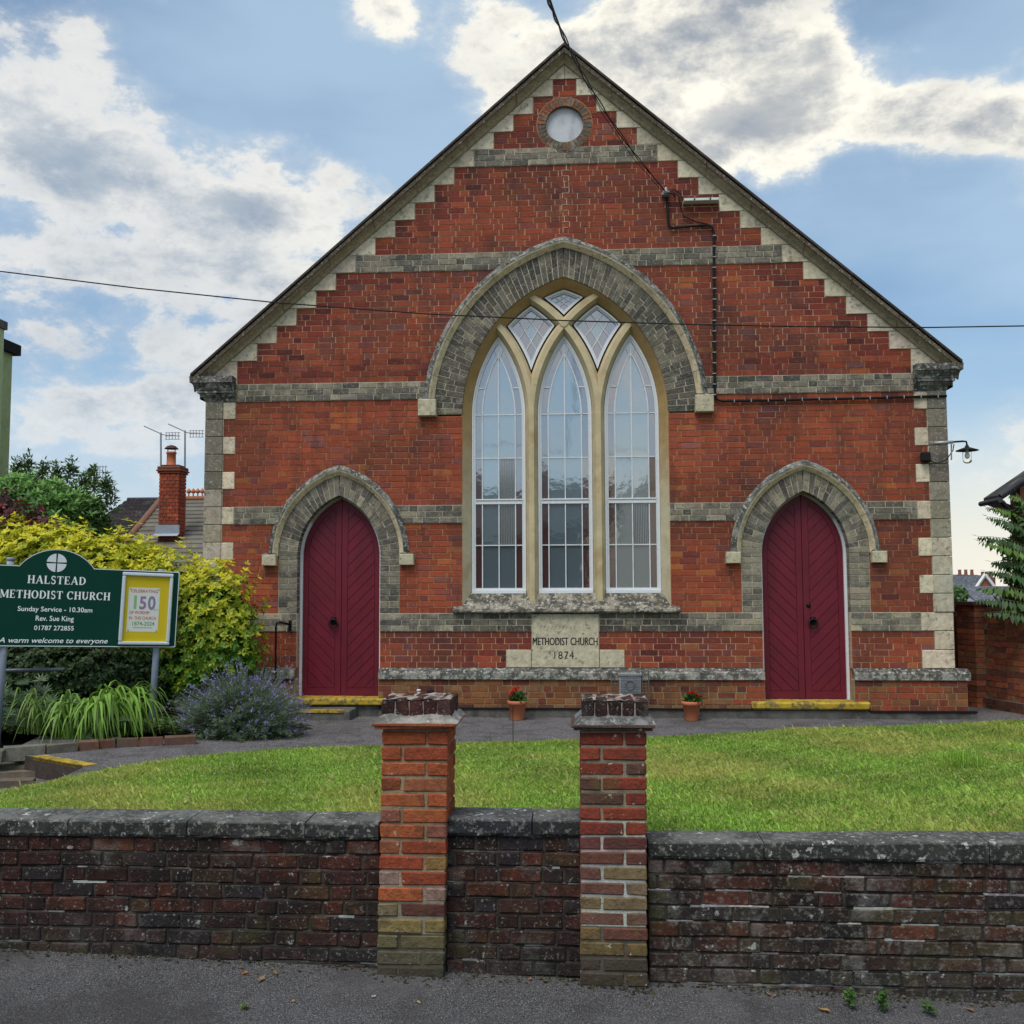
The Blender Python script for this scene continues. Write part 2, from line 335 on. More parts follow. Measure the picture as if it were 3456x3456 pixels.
def course(n, z0, z1, half, kindfn, yf, pal, phase, seq, mortcol, depth=.10):
    zb, zt = z0 + J / 2, z1 - J / 2
    for (al, ar, bl, br) in seg_rows(n, z0, z1, half):
        if max(ar, br) - min(al, bl) < .03: continue
        ed = 0
        mort.quadbox([(al, z0), (ar, z0), (br, z1), (bl, z1)], yf + .0075, yf + .14, mortcol)
        X0, X1 = min(al, bl), max(ar, br)
        # snap the bond pattern to the stretch
        x = -6.0 + phase; i = 0; cuts = []
        while x < X1 + .3:
            wd = seq[i % len(seq)]; i += 1
            if x + wd > X0 and x < X1: cuts.append((x, x + wd))
            x += wd
        k = 0
        merged = []
        for a, b in cuts:
            a = max(a, X0); b = min(b, X1)
            if b - a < .055 and merged: merged[-1] = (merged[-1][0], b)
            elif b - a < .055: merged.append((a, b))
            else:
                if merged and merged[0][1] - merged[0][0] < .055 and len(merged) == 1: merged[0] = (merged[0][0], b)
                else: merged.append((a, b))
        for a, b in merged:
            fa = a <= X0 + 1e-4; fb = b >= X1 - 1e-4; g = J / 2
            jx = random.uniform(-.002, .002)
            la, lb = (al + g if fa else max(a + g + jx, al)), (ar - g if fb else min(b - g + jx, ar))
            ha, hb = (bl + g if fa else max(a + g + jx, bl)), (br - g if fb else min(b - g + jx, br))
            if lb - la < .01 and hb - ha < .01: continue
            if lb < la: lb = la = (la + lb) / 2
            if hb < ha: hb = ha = (ha + hb) / 2
            cm = (a + b) / 2; zm = (z0 + z1) / 2
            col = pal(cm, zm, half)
            jz = random.uniform(-.0015, .0015); q = [(la, zb + jz), (lb, zb + random.uniform(-.0015, .0015)), (hb, zt + random.uniform(-.0015, .0015)), (ha, zt + jz)]
            brick_at(kindfn, q, yf + random.uniform(-.0025, .0025), yf + depth, col)
def pal_red(x, z, half):
    nz = noise.noise(Vector((x * .8, z * .9, 3.1))) + .5 * noise.noise(Vector((x * 2.3, z * 2.3, 8)))
    edge = half - abs(x)
    d = 0
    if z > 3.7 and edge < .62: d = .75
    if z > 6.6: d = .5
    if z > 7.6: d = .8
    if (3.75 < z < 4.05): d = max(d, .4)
    if z < .46 and abs(x) < 1.45: d = .6
    if random.random() < d: return vary(pick(DKRED))
    c = vary(pick(REDS)); k = 1.0 + .38 * nz
    if nz < -.12: c = (c[0] * .84, c[1] * .98, c[2] * 1.12)
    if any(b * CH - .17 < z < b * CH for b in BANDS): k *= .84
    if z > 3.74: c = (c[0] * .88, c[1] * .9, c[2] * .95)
    return tuple(q * k for q in c)
def pal_buff(x, z, half): 
    c = vary(pick(BUFFS), .15)
    if z < .8: c = tuple(q * (1.25 if abs(x) > 1.5 else .62) for q in c)
    return c
SEQS = [(.2295, .2295, .1155), (.2295, .1155), (.2295, .2295, .2295, .1155)]
for n in range(100):
    z0, z1 = n * CH, (n + 1) * CH; hf = halfw(n); zm = z0 + CH / 2
    if bandrow(n):
        hfb = hf if n < 50 else hf
        course(n, z0, z1, hfb, 'band_brick', -.016, pal_buff, (.115 if n % 2 else 0) + (n % 5) * .02, SEQS[0], MORT_B, .11)
    else:
        light = (zm > 3.7 and hf < 4.3) or (zm < .47)
        mc = tuple(a * .45 + b * .55 for a, b in zip(MORT_R, MORT_L)) if light else MORT_R
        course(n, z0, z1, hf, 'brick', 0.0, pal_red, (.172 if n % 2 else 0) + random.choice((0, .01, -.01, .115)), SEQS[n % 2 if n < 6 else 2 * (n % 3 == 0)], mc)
# mortar crack that runs up the gable above the window
for i, n in enumerate(range(73, 85)):
    x = .035 * (1 if i % 2 else -1) + .02 * math.sin(i)
    mort.box((x - .004, -.004, n * CH + .004), (x + .004, .05, (n + 1) * CH + .004), (.50, .42, .33))
    mort.box((min(x, -x) - .002, -.004, (n + 1) * CH - .004), (max(x, -x) + .002, .05, (n + 1) * CH + .002), (.50, .42, .33))
# door jambs in buff brick
for c in (-3.0, 3.0):
    for n in range(9, 19):
        z0, z1 = n * CH, min((n + 1) * CH, ZD)
        if z1 - z0 < .03: continue
        for s in (-1, 1):
            xs = [.549, .80] if n % 2 else [.549, .668, .80]
            mort.quadbox([(min(c + s * .553, c + s * .80), z0), (max(c + s * .553, c + s * .80), z0), (max(c + s * .553, c + s * .80), z1), (min(c + s * .553, c + s * .80), z1)], .003, .2, MORT_B)
            for a, b in zip(xs[:-1], xs[1:]):
                lo, hi = sorted((c + s * a, c + s * b)); lo += J / 2; hi -= J / 2
                if a == .549: lo, hi = (lo - J / 2, hi) if s > 0 else (lo, hi + J / 2)
                brick_at('arch_brick', [(lo, z0 + J / 2), (hi, z0 + J / 2), (hi, z1 - J / 2), (lo, z1 - J / 2)], -.005 + random.uniform(-.002, .002), .19, vary(pick(BUFFS)))
    for n in range(-7, 9):                                          # plain red reveal below, and its mortar
        z0, z1 = n * CH, (n + 1) * CH
        for s in (-1, 1):
            lo, hi = sorted((c + s * .553, c + s * .66)); mort.quadbox([(lo, z0), (hi, z0), (hi, z1), (lo, z1)], .10, .2, MORT_R)
            lo, hi = sorted((c + s * .549, c + s * .64)); brick_at('reveal_brick', [(lo, z0 + J / 2), (hi, z0 + J / 2), (hi, z1 - J / 2), (lo, z1 - J / 2)], .104, .19, vary(pick(REDS)))
# voussoirs: columns of bricks fanned round each arch
def arch_pt(cx, zs, e, R, th, s): return (cx + s * (R * math.cos(th) - e), zs + R * math.sin(th))
def ring(cx, zs, e, R0, R1, splits, ncol, pal, yf, depth, lower=0, mcol=MORT_B):
    for s in (-1, 1):
        for k in range(ncol):
            rows = splits[k % len(splits)]
            for ra, rb in zip(rows[:-1], rows[1:]):
                pts = []
                for (R, kk) in ((ra, k), (rb, k), (rb, k + 1), (ra, k + 1)):
                    T = math.acos(e / R); g = (J * .5) / R; th = T * kk / ncol + (g if kk == k else -g)
                    Rg = R + (J * .5 if R == ra and ra != R0 else (-J * .5 if R == rb and rb != R1 else 0))
                    pts.append(arch_pt(cx, zs, e, Rg, th, s))
                if s > 0: q = [pts[0], pts[1], pts[2], pts[3]]
                else: q = [pts[1], pts[0], pts[3], pts[2]]
                brick_at('arch_brick', q, yf + random.uniform(-.002, .002), depth, vary(pal(), .12))
            T0, T1 = math.acos(e / (R0 + .004)), math.acos(e / R1)
            a = [arch_pt(cx, zs, e, R0 + .004, T0 * k / ncol, s), arch_pt(cx, zs, e, R1 + .03, T1 * k / ncol, s), arch_pt(cx, zs, e, R1 + .03, T1 * (k + 1) / ncol, s), arch_pt(cx, zs, e, R0 + .004, T0 * (k + 1) / ncol, s)]
            mort.quadbox(a if s > 0 else [a[1], a[0], a[3], a[2]], yf + .007, depth, mcol)
ARCHB = [(35, (.098, .088, .074)), (30, (.13, .118, .094)), (18, (.18, .16, .12)), (17, (.07, .065, .058))]
ring(WX, ZS, .55, 1.89, 2.27, [(1.89, 2.12, 2.27), (1.89, 2.005, 2.15, 2.27), (1.89, 2.04, 2.27)], 34, lambda: pick(ARCHB), -.006, .16)
for c in (-3.0, 3.0):
    ring(c, ZD, .30, .85, 1.11, [(.85, 1.11), (.85, .98, 1.11)], 16, lambda: pick(BUFFS), -.006, .19)
# round window ring
for k in range(34):
    a0, a1 = 2 * math.pi * k / 34 + .012, 2 * math.pi * (k + 1) / 34 - .012
    q = [(-.005 + r * math.cos(a), 7.18 + r * math.sin(a)) for r, a in ((.25, a0), (.365, a0), (.365, a1), (.25, a1))]
    brick_at('ring_brick', q, -.012 + random.uniform(-.003, .003), .11, vary(pick([(3, (.16, .10, .07)), (3, (.12, .11, .09)), (2, (.24, .09, .05)), (1, (.22, .2, .15))])))
    a0 -= .012; a1 += .012
    mort.quadbox([(-.005 + r * math.cos(a), 7.18 + r * math.sin(a)) for r, a in ((.254, a0), (.375, a0), (.375, a1), (.254, a1))], -.003, .11, MORT_R)
# brick plinth
pl_seqs = ((.2295, .1155), (.1155, .2295))
def pal_pl(x, z, half):
    c = vary(pick(PLRED))
    if x > 2 and random.random() < .6: c = vary(pick(REDS))
    return c
PB = -.138
for i in range(6):
    z1 = PB - i * CH; z0 = z1 - CH; zb, zt = z0 + J / 2, z1 - J / 2
    for X0, X1 in ((-4.92, -3.549), (-2.451, 2.451), (3.549, 4.92)):
        mort.quadbox([(X0, z0), (X1, z0), (X1, z1), (X0, z1)], -.0725, .1, (.33, .27, .16))
        x = X0; j = i % 2; sh0 = (0, .172, .057, .115, .2)[i % 5]
        while x < X1 - .01:
            wd = (.2295, .1155)[j % 2] * random.uniform(.95, 1.05); j += 1
            if x == X0 and sh0: wd = sh0
            b = min(x + wd, X1)
            if X1 - b < .05: b = X1
            brick_at('plinth_brick', [(x + J / 2, zb), (b - J / 2, zb), (b - J / 2, zt), (x + J / 2, zt)], -.08 + random.uniform(-.003, .003), .05, pal_pl(x, z0, 0)); x = b
MATK = {'brick': 'brick', 'band_brick': 'buff', 'arch_brick': 'buff', 'ring_brick': 'buff', 'plinth_brick': 'brick', 'reveal_brick': 'brick'}
for kind, L in cand.items():
    L.sort(key=lambda t: -t[0]); rest = MB()
    for i, (sc_, q, y0, y1, col) in enumerate(L):
        if i < 290 and kind != 'reveal_brick':
            b = MB(); b.quadbox(q, y0, y1, col, bev=.002); b.build(kind, M[MATK[kind]], church)
        else: rest.quadbox(q, y0, y1, col)
    if rest.v: tag(rest.build('remaining_' + kind + 's', M[MATK[kind]], church), kind='stuff')
mort.build('mortar', M['mortar'], church)

STN = [(.60, .515, .385), (.56, .475, .355), (.64, .555, .425), (.52, .445, .325)]
# quoins: corner pier plus toothed blocks
for s in (-1, 1):
    for j in range(15):
        n = j * 3; z0, z1 = n * CH + .003, (n + 3) * CH - .003; wide = j % 2 == 0
        inner = 4.41 if wide else 4.568
        b = MB(); c = vary(random.choice(STN), .08); lo, hi = sorted((s * inner, s * 4.808))
        e = .006
        b.quadbox([(lo + .003, z0), (hi, z0), (hi, z1), (lo + .003, z1)], -.010 + random.uniform(-.003, .003), .3, c, bev=.006); b.build('quoin_stone', M['stone'], church)
        if j > 2:
            lo, hi = sorted((s * 4.575, s * 4.815)); b = MB(); b.quadbox([(lo, z0), (hi, z0), (hi, z1), (lo, z1)], -.024, .3, vary((.48, .43, .33) if j < 7 else ((.30, .265, .20) if j < 10 else (.17, .15, .12)), .12), bev=.006)
            b.build('corner_stone', M['stone'], church)
# gable stones between the stepped brickwork and the coping
SLOPE, ZA = .875, 8.165
def cop_z(x): return ZA - SLOPE * abs(x)
for s in (-1, 1):
    for k in range(16):
        zb = (52 + 3 * (15 - k)) * CH if k else 97 * CH; zt = zb + 3 * CH
        if k == 0: zb = 97 * CH; zt = 100 * CH
        x0 = HK[k]; xo = lambda z: (ZA - .12 - z) / SLOPE
        if k == 0: pts = [(x0, zb), (xo(zb), zb), (xo(zt), zt), (x0, zt)]
        else: pts = [(x0, zb), (xo(zb), zb), (xo(zt), zt), (x0, zt)]
        pts = [(s * (p[0] + (.003 if i in (0, 3) else 0)), p[1] + (.003 if i < 2 else -.003)) for i, p in enumerate(pts)]
        if s < 0: pts = [pts[1], pts[0], pts[3], pts[2]]
        b = MB(); b.quadbox(pts, -.012 + random.uniform(-.004, .004), .25, vary(random.choice(STN), .1), bev=.005); b.build('gable_stone', M['stone'], church)
    b = MB(); zt = 100 * CH; xx = (ZA - .12 - zt) / SLOPE; pts = [(s * .003, zt + .003), (s * xx, zt + .003), (s * .003, ZA - .12)]
    if s < 0: pts = [pts[1], pts[0], pts[2]]
    b.poly(pts if s > 0 else pts, -.014, .25, vary(STN[0])); b.build('apex_stone', M['stone'], church)
    b = MB(); lo, hi = sorted((s * 4.397, s * 4.70)); b.quadbox([(lo, 48 * CH), (hi, 48 * CH), (hi, 52 * CH - .003), (lo, 52 * CH - .003)], -.012, .25, vary(STN[1]), bev=.005); b.build('gable_stone', M['stone'], church)
# raking coping, one stone after another
prof = [(-.175, -.012), (-.165, -.045), (-.115, -.062), (-.095, -.085), (-.075, -.125), (-.068, -.165), (-.015, -.168), (0, -.155), (.012, .30), (-.12, .30), (-.13, .02)]
for s in (-1, 1):
    x = 0.0; i = 0
    while x < 4.97:
        x2 = min(x + random.uniform(.55, .72), 4.97)
        if 4.97 - x2 < .2: x2 = 4.97
        n_ = len(prof); vs = []; dz_ = random.uniform(-.004, .004); dy_ = random.uniform(-.004, .004)
        for X in (x + (.003 if x else 0), x2 - .003):
            vs += [(s * X, p[1] + dy_, cop_z(X) + p[0] + dz_) for p in prof]
        fs = [(k, (k + 1) % n_, (k + 1) % n_ + n_, k + n_) for k in range(n_)] + [tuple(range(n_)), tuple(range(2 * n_ - 1, n_ - 1, -1))]
        b = MB(); cc = []
        for _ in range(2):
            for p in prof: cc.append(vary((.10, .082, .062), .2) if p[0] > -.072 else vary((.30, .25, .165), .12))
        b.add(vs, fs, cc); b.build('coping_stone', M['stone_dark' if 0 else 'stone'], church)
        # weathered tile edge lying on the coping
        b = MB(); y0 = -.185
        vs = []
        for X in (x, x2):
            z = cop_z(X) + .014; vs += [(s * X, y0, z), (s * X, y0, z + .035), (s * X, .32, z + .035), (s * X, .32, z)]
        b.add(vs, [(0, 1, 5, 4), (1, 2, 6, 5), (3, 0, 4, 7), (2, 3, 7, 6), (0, 3, 2, 1), (4, 5, 6, 7)], vary((.060, .046, .038), .2)); b.build('verge_slab', M['verge'], church)
        x = x2; i += 1
    # kneeler: stacked mouldings at the eaves
    for (za, zb, oa, ob, nm) in ((3.51, 3.56, .012, .03, 'kneeler_neck'), (3.56, 3.615, .03, .085, 'kneeler_ovolo'), (3.62, 3.655, .10, .10, 'kneeler_fillet'), (3.658, 3.745, .11, .165, 'kneeler_cavetto'), (3.75, 3.835, .18, .185, 'kneeler_slab')):
        steps = 4 if ob - oa > .03 else 1
        b = MB(); vs = []
        for q in range(steps + 1):
            t = q / steps; z = za + (zb - za) * t; o = oa + (ob - oa) * (t ** 1.6 if 'cav' in nm else t ** .6)
            vs += [(s * 4.41, -.012 - o * .8, z), (s * (4.806 + o), -.012 - o * .8, z), (s * (4.806 + o), .5, z), (s * 4.41, .5, z)]
        fs = [(4 * q + k, 4 * q + (k + 1) % 4, 4 * q + 4 + (k + 1) % 4, 4 * q + 4 + k) for q in range(steps) for k in range(4)] + [(3, 2, 1, 0), tuple(4 * steps + k for k in range(4))]
        b.add(vs, fs, vary((.17, .165, .15), .15)); b.build(nm, M['stone_dark'], church)
# hood moulds
def hood(cx, zs, e, R, nst, wd, pr):
    prof = [(0, .004), (0, -.018), (wd * .42, -pr), (wd * .55, -pr - .004), (wd, -.03), (wd, .01)]
    for s in (-1, 1):
        for k in range(nst):
            vs = []; m_ = 7; n_ = len(prof); cc = []
            for j in range(m_):
                t = (k + j / (m_ - 1)) / nst
                for (dr, y) in prof:
                    r = R + dr; T = math.acos(e / r); g = 0.0025 / r
                    th = min(max(T * t, T * k / nst + g), T * (k + 1) / nst - (g if k < nst - 1 else 0))
                    x, z = arch_pt(cx, zs, e, r, th, s); vs.append((x, y, z))
            cn, ct = vary((.62, .50, .32), .06), vary((.24, .235, .20), .1)
            for j in range(m_):
                for i_, p in enumerate(prof): cc.append(cn if i_ < 3 else ct)
            fs = [(j * n_ + i_, j * n_ + i_ + 1, (j + 1) * n_ + i_ + 1, (j + 1) * n_ + i_) for j in range(m_ - 1) for i_ in range(n_ - 1)] + [tuple(range(n_)), tuple(range(m_ * n_ - 1, (m_ - 1) * n_ - 1, -1))]
            b = MB(); b.add([v for v in vs], fs, cc); b.build('hood_stone', M['stone'], church)
            b = MB(); vs = []; cc = []                                # lichen-crusted weathering along the top edge
            prof2 = [(wd * .60, -pr - .002), (wd * .95, -.036), (wd + .012, -.012), (wd + .012, .01)]
            for j in range(9):
                t = (k + j / 8) / nst
                for (dr, y) in prof2:
                    r = R + dr + random.uniform(-.004, .006); T = math.acos(e / r); x, z = arch_pt(cx, zs, e, r, T * t, s); vs.append((x, y - .003 + random.uniform(-.003, .003), z))
            fs = [(j * 4 + i_, j * 4 + i_ + 1, (j + 1) * 4 + i_ + 1, (j + 1) * 4 + i_) for j in range(8) for i_ in range(3)]
            b.add(vs, fs, (.20, .20, .18)); b.build('weathered_edge', M['stone_dark'], church)
hood(WX, ZS + .215 - .215, .55, 2.265, 6, .135, .075)
for c in (-3.0, 3.0): hood(c, ZD, .30, 1.105, 3, .115, .07)
def corbel(x0, x1, z0, z1, d):
    b = MB(); b.quadbox([(x0, z0), (x1, z0), (x1, z1), (x0, z1)], -d, .05, vary((.48, .43, .30), .05), bev=.008); b.build('corbel_stone', M['stone'], church)
    b = MB(); b.box((x0 + .01, -d + .012, z1), (x1 - .01, .01, z1 + .018), (.2, .2, .17), jit=.004); b.build('weathered_edge', M['stone_dark'], church)
corbel(-1.945, -1.71, 3.27, 3.49, .11); corbel(1.645, 1.88, 3.27, 3.49, .11)
for c in (-3.0, 3.0):
    corbel(c - 1.0, c - .815, 1.325, 1.47, .09); corbel(c + .815, c + 1.0, 1.325, 1.47, .09)
# weathered plinth stones
for X0, X1 in ((-4.96, -3.549), (-2.451, 2.451), (3.549, 4.96)):
    x = X0
    while x < X1 - .01:
        b_ = min(x + random.uniform(.75, 1.0), X1)
        if X1 - b_ < .3: b_ = X1
        vs = []; m_ = 5; c0 = vary((.31, .30, .26), .1)
        for j in range(m_):
            X = x + .002 + (b_ - x - .004) * j / (m_ - 1); w_ = random.uniform(-.004, .004)
            vs += [(X, -.075, PB), (X, -.108 + w_, PB + .002), (X, -.105 + w_, -.052 + w_), (X, -.085, -.035), (X, .012, .004 + w_)]
        fs = [(j * 5 + i_, (j + 1) * 5 + i_, (j + 1) * 5 + i_ + 1, j * 5 + i_ + 1) for j in range(m_ - 1) for i_ in range(4)] + [(4, 3, 2, 1, 0), tuple(range((m_ - 1) * 5, m_ * 5))]
        cc = [c0 if i % 5 < 3 else (.15, .145, .13) for i in range(5 * m_)]
        b = MB(); b.add(vs, fs, cc); b.build('plinth_stone', M['stone_dark'], church); x = b_
b = MB(); b.box((-4.99, -.135, -.9), (-3.56, 0, -.505), (.1, .1, .09)); b.box((-2.44, -.135, -.9), (2.30, 0, -.505), (.1, .1, .09)); b.box((2.30, -.13, -.9), (3.70, 0, -.51), (.1, .1, .09)); b.box((3.70, -.135, -.9), (5.0, 0, -.525), (.1, .1, .09))
b.box((-3.55, -.10, -.9), (-2.45, .3, -.45), (.1, .1, .09)); b.box((2.45, -.10, -.9), (3.55, .3, -.46), (.1, .1, .09)); b.build('foundation', M['concrete'], church)
b = MB(); b.box((-2.44, -.15, -.507), (2.29, -.078, -.492), (0, 0, 0)); b.box((3.71, -.15, -.527), (5.01, -.078, -.511), (0, 0, 0)); b.build('damp_course', M['felt'], church)
# body of the church behind the front
b = MB()
for s in (-1, 1):
    lo, hi = sorted((s * 4.45, s * 4.798)); b.box((lo, .02, -.9), (hi, 14, 3.7), (.26, .08, .045))
b.box((-4.45, 13.7, -.9), (4.45, 14, 3.7), (.26, .08, .045))
b.poly([(-4.45, 3.7), (4.45, 3.7), (0, 7.7)], 13.7, 14, (.26, .08, .045))
b.build('side_wall', M['any'], church)
b = MB()
for s in (-1, 1):
    vs = []
    for yy in (.30, 14.2):
        vs += [(0, yy, ZA - .05), (s * 5.02, yy, cop_z(5.02) - .06), (s * 5.02, yy, cop_z(5.02) - .16), (0, yy, ZA - .15)]
    b.add(vs, [(0, 1, 5, 4), (1, 2, 6, 5), (2, 3, 7, 6), (0, 3, 2, 1), (4, 5, 6, 7)], (.06, .06, .07))
b.build('roof', M['slate'], church)
# dark interior behind the openings
b = MB(); b.box((-1.6, .42, .6), (1.55, .5, 5.4), (.02, .02, .022)); b.build('interior_screen', M['any'], church)

# ---- round louvre disc
b = MB(); b.lathe((-.005, .055, 7.18), [(0, 0), (.19, -.004), (.243, 0), (.26, .0), (.26, .05)], (.50, .52, .55), 40, 'y'); b.build('round_panel', M['disc'], church, True)

# ---- the great window: surround, tracery, frames, panes
RM = 1.3125 + .55; JL = (WX - 1.3125, WX - .4375, WX + .4375, WX + 1.3125)
window = MB()
def sweep(mb, path, prof, col, closed=False):
    """path: list of ((x,z),(nx,nz)); prof: (offset along n, y)"""
    n_ = len(prof); vs = []
    for (p, nrm) in path: vs += [(p[0] + nrm[0] * o, y, p[1] + nrm[1] * o) for o, y in prof]
    fs = [(j * n_ + i, j * n_ + i + 1, (j + 1) * n_ + i + 1, (j + 1) * n_ + i) for j in range(len(path) - 1) for i in range(n_ - 1)]
    fs += [tuple(range(n_)), tuple(range(len(path) * n_ - 1, (len(path) - 1) * n_ - 1, -1))]
    mb.add(vs, fs, col if not callable(col) else [col(p) for p, _ in path for __ in prof])
win = window
OC = (.40, .30, .15)
def ocol(p): return (.50, .44, .30) if p[1] < 3.2 else (.36, .24, .105)
for s in (-1, 1):
    # main arch + jamb; normals point outward from the opening
    vs = []; prof_o = [(1.78, .20), (1.785, .165), (1.865, .045), (1.885, .018), (1.905, .016), (1.905, .12)]
    path = [(.72, None)] + [(.72 + (3.3 - .72) * t, None) for t in (.1, .5, 1)] + [(None, k / 20) for k in range(1, 21)]
    n_ = len(prof_o); cc = []
    for z, t in path:
        for R, y in prof_o:
            if t is None: p = (WX + s * (R - .55), z)
            else: p = arch_pt(WX, ZS, .55, R, math.acos(.55 / R) * t, s)
            vs.append((p[0], y, p[1])); cc.append(ocol(p))
    fs = [(j * n_ + i, j * n_ + i + 1, (j + 1) * n_ + i + 1, (j + 1) * n_ + i) for j in range(len(path) - 1) for i in range(n_ - 1)]
    win.add(vs, fs, cc)
winO = win.build('window', M['ochre'], church, label='three-light pointed window with ochre stone tracery')
barp = [(-.0825, .215), (-.078, .17), (-.034, .062), (.034, .062), (.078, .17), (.0825, .215)]
for s, mi in ((1, 1), (-1, 1), (1, 2), (-1, 2), (1, 0), (-1, 3)):
    mx = JL[mi]; b = MB()
    cxx = mx + s * RM                                # arc from the mullion curving towards s
    # end where it meets the main arch centre line on side s (mirror arc)
    far = JL[3] if s > 0 else JL[0]
    if mi in (1, 2):
        cxo = far - s * RM; half = abs(cxx - cxo) / 2; T = math.acos(max(-1, min(1, half / RM)))
        path = []; bp_ = [(o_, y_ + .003 * (mi * 2 + (s > 0)) - .006) for o_, y_ in barp]
        for k in range(25):
            th = T * k / 24 * 1.0; path.append(((cxx - s * RM * math.cos(th), ZS + RM * math.sin(th)), (-s * math.cos(th), math.sin(th))))
        sweep(b, path, bp_, lambda p: (.52, .43, .27)); b.build('tracery_bar', M['ochre'], winO)
for mi in (1, 2):
    b = MB(); sweep(b, [((JL[mi], .74), (1, 0)), ((JL[mi], 1.5), (1, 0)), ((JL[mi], 2.6), (1, 0)), ((JL[mi], ZS), (1, 0))], barp, lambda p: (.50, .42, .26)); b.build('mullion', M['ochre'], winO)
b = MB(); b.lathe((WX, .056, 4.505), [(0, 0), (.05, 0), (.062, .012)], (.46, .38, .22), 12, 'y'); b.build('boss', M['ochre'], winO)
# sill: two long stones with a weathered slope and a nosing
for xa, xb in ((-1.49, WX - .002), (WX + .002, 1.415)):
    m_ = 12; vs = []; sec = [(.03, .698), (-.075, .706), (-.085, .722), (-.078, .752), (-.045, .768), (.02, .80), (.145, .955), (.25, .962)]
    for j in range(m_ + 1):
        X = xa + (xb - xa) * j / m_; k = random.uniform(-.003, .003); vs += [(X, y + k, z + k) for y, z in sec]
    n_ = len(sec); fs = [(j * n_ + i, (j + 1) * n_ + i, (j + 1) * n_ + i + 1, j * n_ + i + 1) for j in range(m_) for i in range(n_ - 1)] + [tuple(range(n_ - 1, -1, -1)), tuple(range(m_ * n_, (m_ + 1) * n_))]
    b = MB(); b.add(vs, fs, (.27, .24, .19)); b.build('sill_stone', M['stone_dark'], winO)

PANE = {}
def pane_mat(nm, base, rough, ior, bscale=9, bstr=.05, ribs=False):
    m = bpy.data.materials.new(nm); m.use_nodes = True; n = m.node_tree.nodes; l = m.node_tree.links; b = n['Principled BSDF']
    b.inputs['Base Color'].default_value = (*base, 1); b.inputs['Roughness'].default_value = rough; b.inputs['IOR'].default_value = ior; b.inputs['Specular IOR Level'].default_value = .5
    g = n.new('ShaderNodeNewGeometry'); x = n.new('ShaderNodeTexNoise'); x.inputs['Scale'].default_value = bscale; x.inputs['Detail'].default_value = 3; l.new(g.outputs['Position'], x.inputs['Vector'])
    if ribs:
        x = n.new('ShaderNodeTexWave'); x.inputs['Scale'].default_value = 14; l.new(g.outputs['Position'], x.inputs['Vector'])
    bp = n.new('ShaderNodeBump'); bp.inputs['Strength'].default_value = bstr; bp.inputs['Distance'].default_value = .01 if ribs else .02; l.new(x.outputs['Fac'], bp.inputs['Height']); l.new(bp.outputs[0], b.inputs['Normal']); return m
PANE['clear'] = pane_mat('obscured_glass', (.095, .145, .17), .05, 4.4, bstr=.04)
PANE['purple'] = pane_mat('purple_glass', (.07, .035, .035), .05, 4.2, bstr=.04)
PANE['ribbed'] = pane_mat('ribbed_glass', (.10, .12, .13), .10, 3.6, bstr=.18, ribs=True)
YP = .205
def pane(pts, kind, y=YP, tilt=True):
    b = MB(); n_ = len(pts); t = (random.uniform(-.003, .003), random.uniform(-.003, .003)) if tilt else (0, 0)
    cx = sum(p[0] for p in pts) / n_; cz = sum(p[1] for p in pts) / n_
    b.add([(p[0], y + (p[0] - cx) * t[0] * 4 + (p[1] - cz) * t[1] * 4, p[1]) for p in pts], [tuple(range(n_))]); return b.build('pane', PANE[kind], winO)
def Lb(c, R, inside): # boundary x for a left wall; inside: we stay within circle of centre c (c to the right)
    if inside: return lambda z, d=0: c - math.sqrt(max((R - d) ** 2 - max(z - ZS, 0) ** 2, 0))
    return lambda z, d=0: c + math.sqrt(max((R + d) ** 2 - max(z - ZS, 0) ** 2, 0))
def Rb(c, R, inside):
    if inside: return lambda z, d=0: c + math.sqrt(max((R - d) ** 2 - max(z - ZS, 0) ** 2, 0))
    return lambda z, d=0: c - math.sqrt(max((R + d) ** 2 - max(z - ZS, 0) ** 2, 0))
HB = .0825
def cell(Ls, Rs, zlo, zhi, d, ns=26, zbot=None):
    xl = lambda z: max(f(z, d) for f in Ls); xr = lambda z: min(f(z, d) for f in Rs)
    zs = np.linspace(zlo, zhi, 4001); ok = [z for z in zs if xr(z) - xl(z) > 0 and (zbot is None or z >= zbot + d)]
    if not ok: return None
    a, b = ok[0], ok[-1]
    if zbot is not None: a = zbot + d
    zz = [a + (b - a) * (k / (ns - 1)) for k in range(ns)]
    return [(xl(z), z) for z in zz], [(xr(z), z) for z in zz]
def ringmesh(mb, A, B, y0, y1, col):
    """frame between outer cell A and inner cell B, front y0, sides back to y1"""
    a = A[0] + A[1][::-1]; b = B[0] + B[1][::-1]; n_ = len(a)
    vs = [(p[0], y0, p[1]) for p in a] + [(p[0], y0, p[1]) for p in b] + [(p[0], y1, p[1]) for p in b]
    fs = [(i, (i + 1) % n_, n_ + (i + 1) % n_, n_ + i) for i in range(n_)] + [(n_ + i, n_ + (i + 1) % n_, 2 * n_ + (i + 1) % n_, 2 * n_ + i) for i in range(n_)]
    mb.add(vs, fs, col)
WH = (.66, .69, .72)
def vbar(x, z0, z1, w=.013, y=YP - .022): b = MB(); b.box((x - w / 2, y, z0), (x + w / 2, YP + .004, z1), WH); b.build('glazing_bar', M['lead'], winO)
def hbar(x0, x1, z, w=.013, y=YP - .020, nm='glazing_bar', mat='lead'): b = MB(); b.box((x0, y, z - w / 2), (x1, YP + .004, z + w / 2), WH); b.build(nm, M[mat], winO)
ZB = .975; ZROW = [1.03, 1.583, 2.16, 2.736, 3.315]
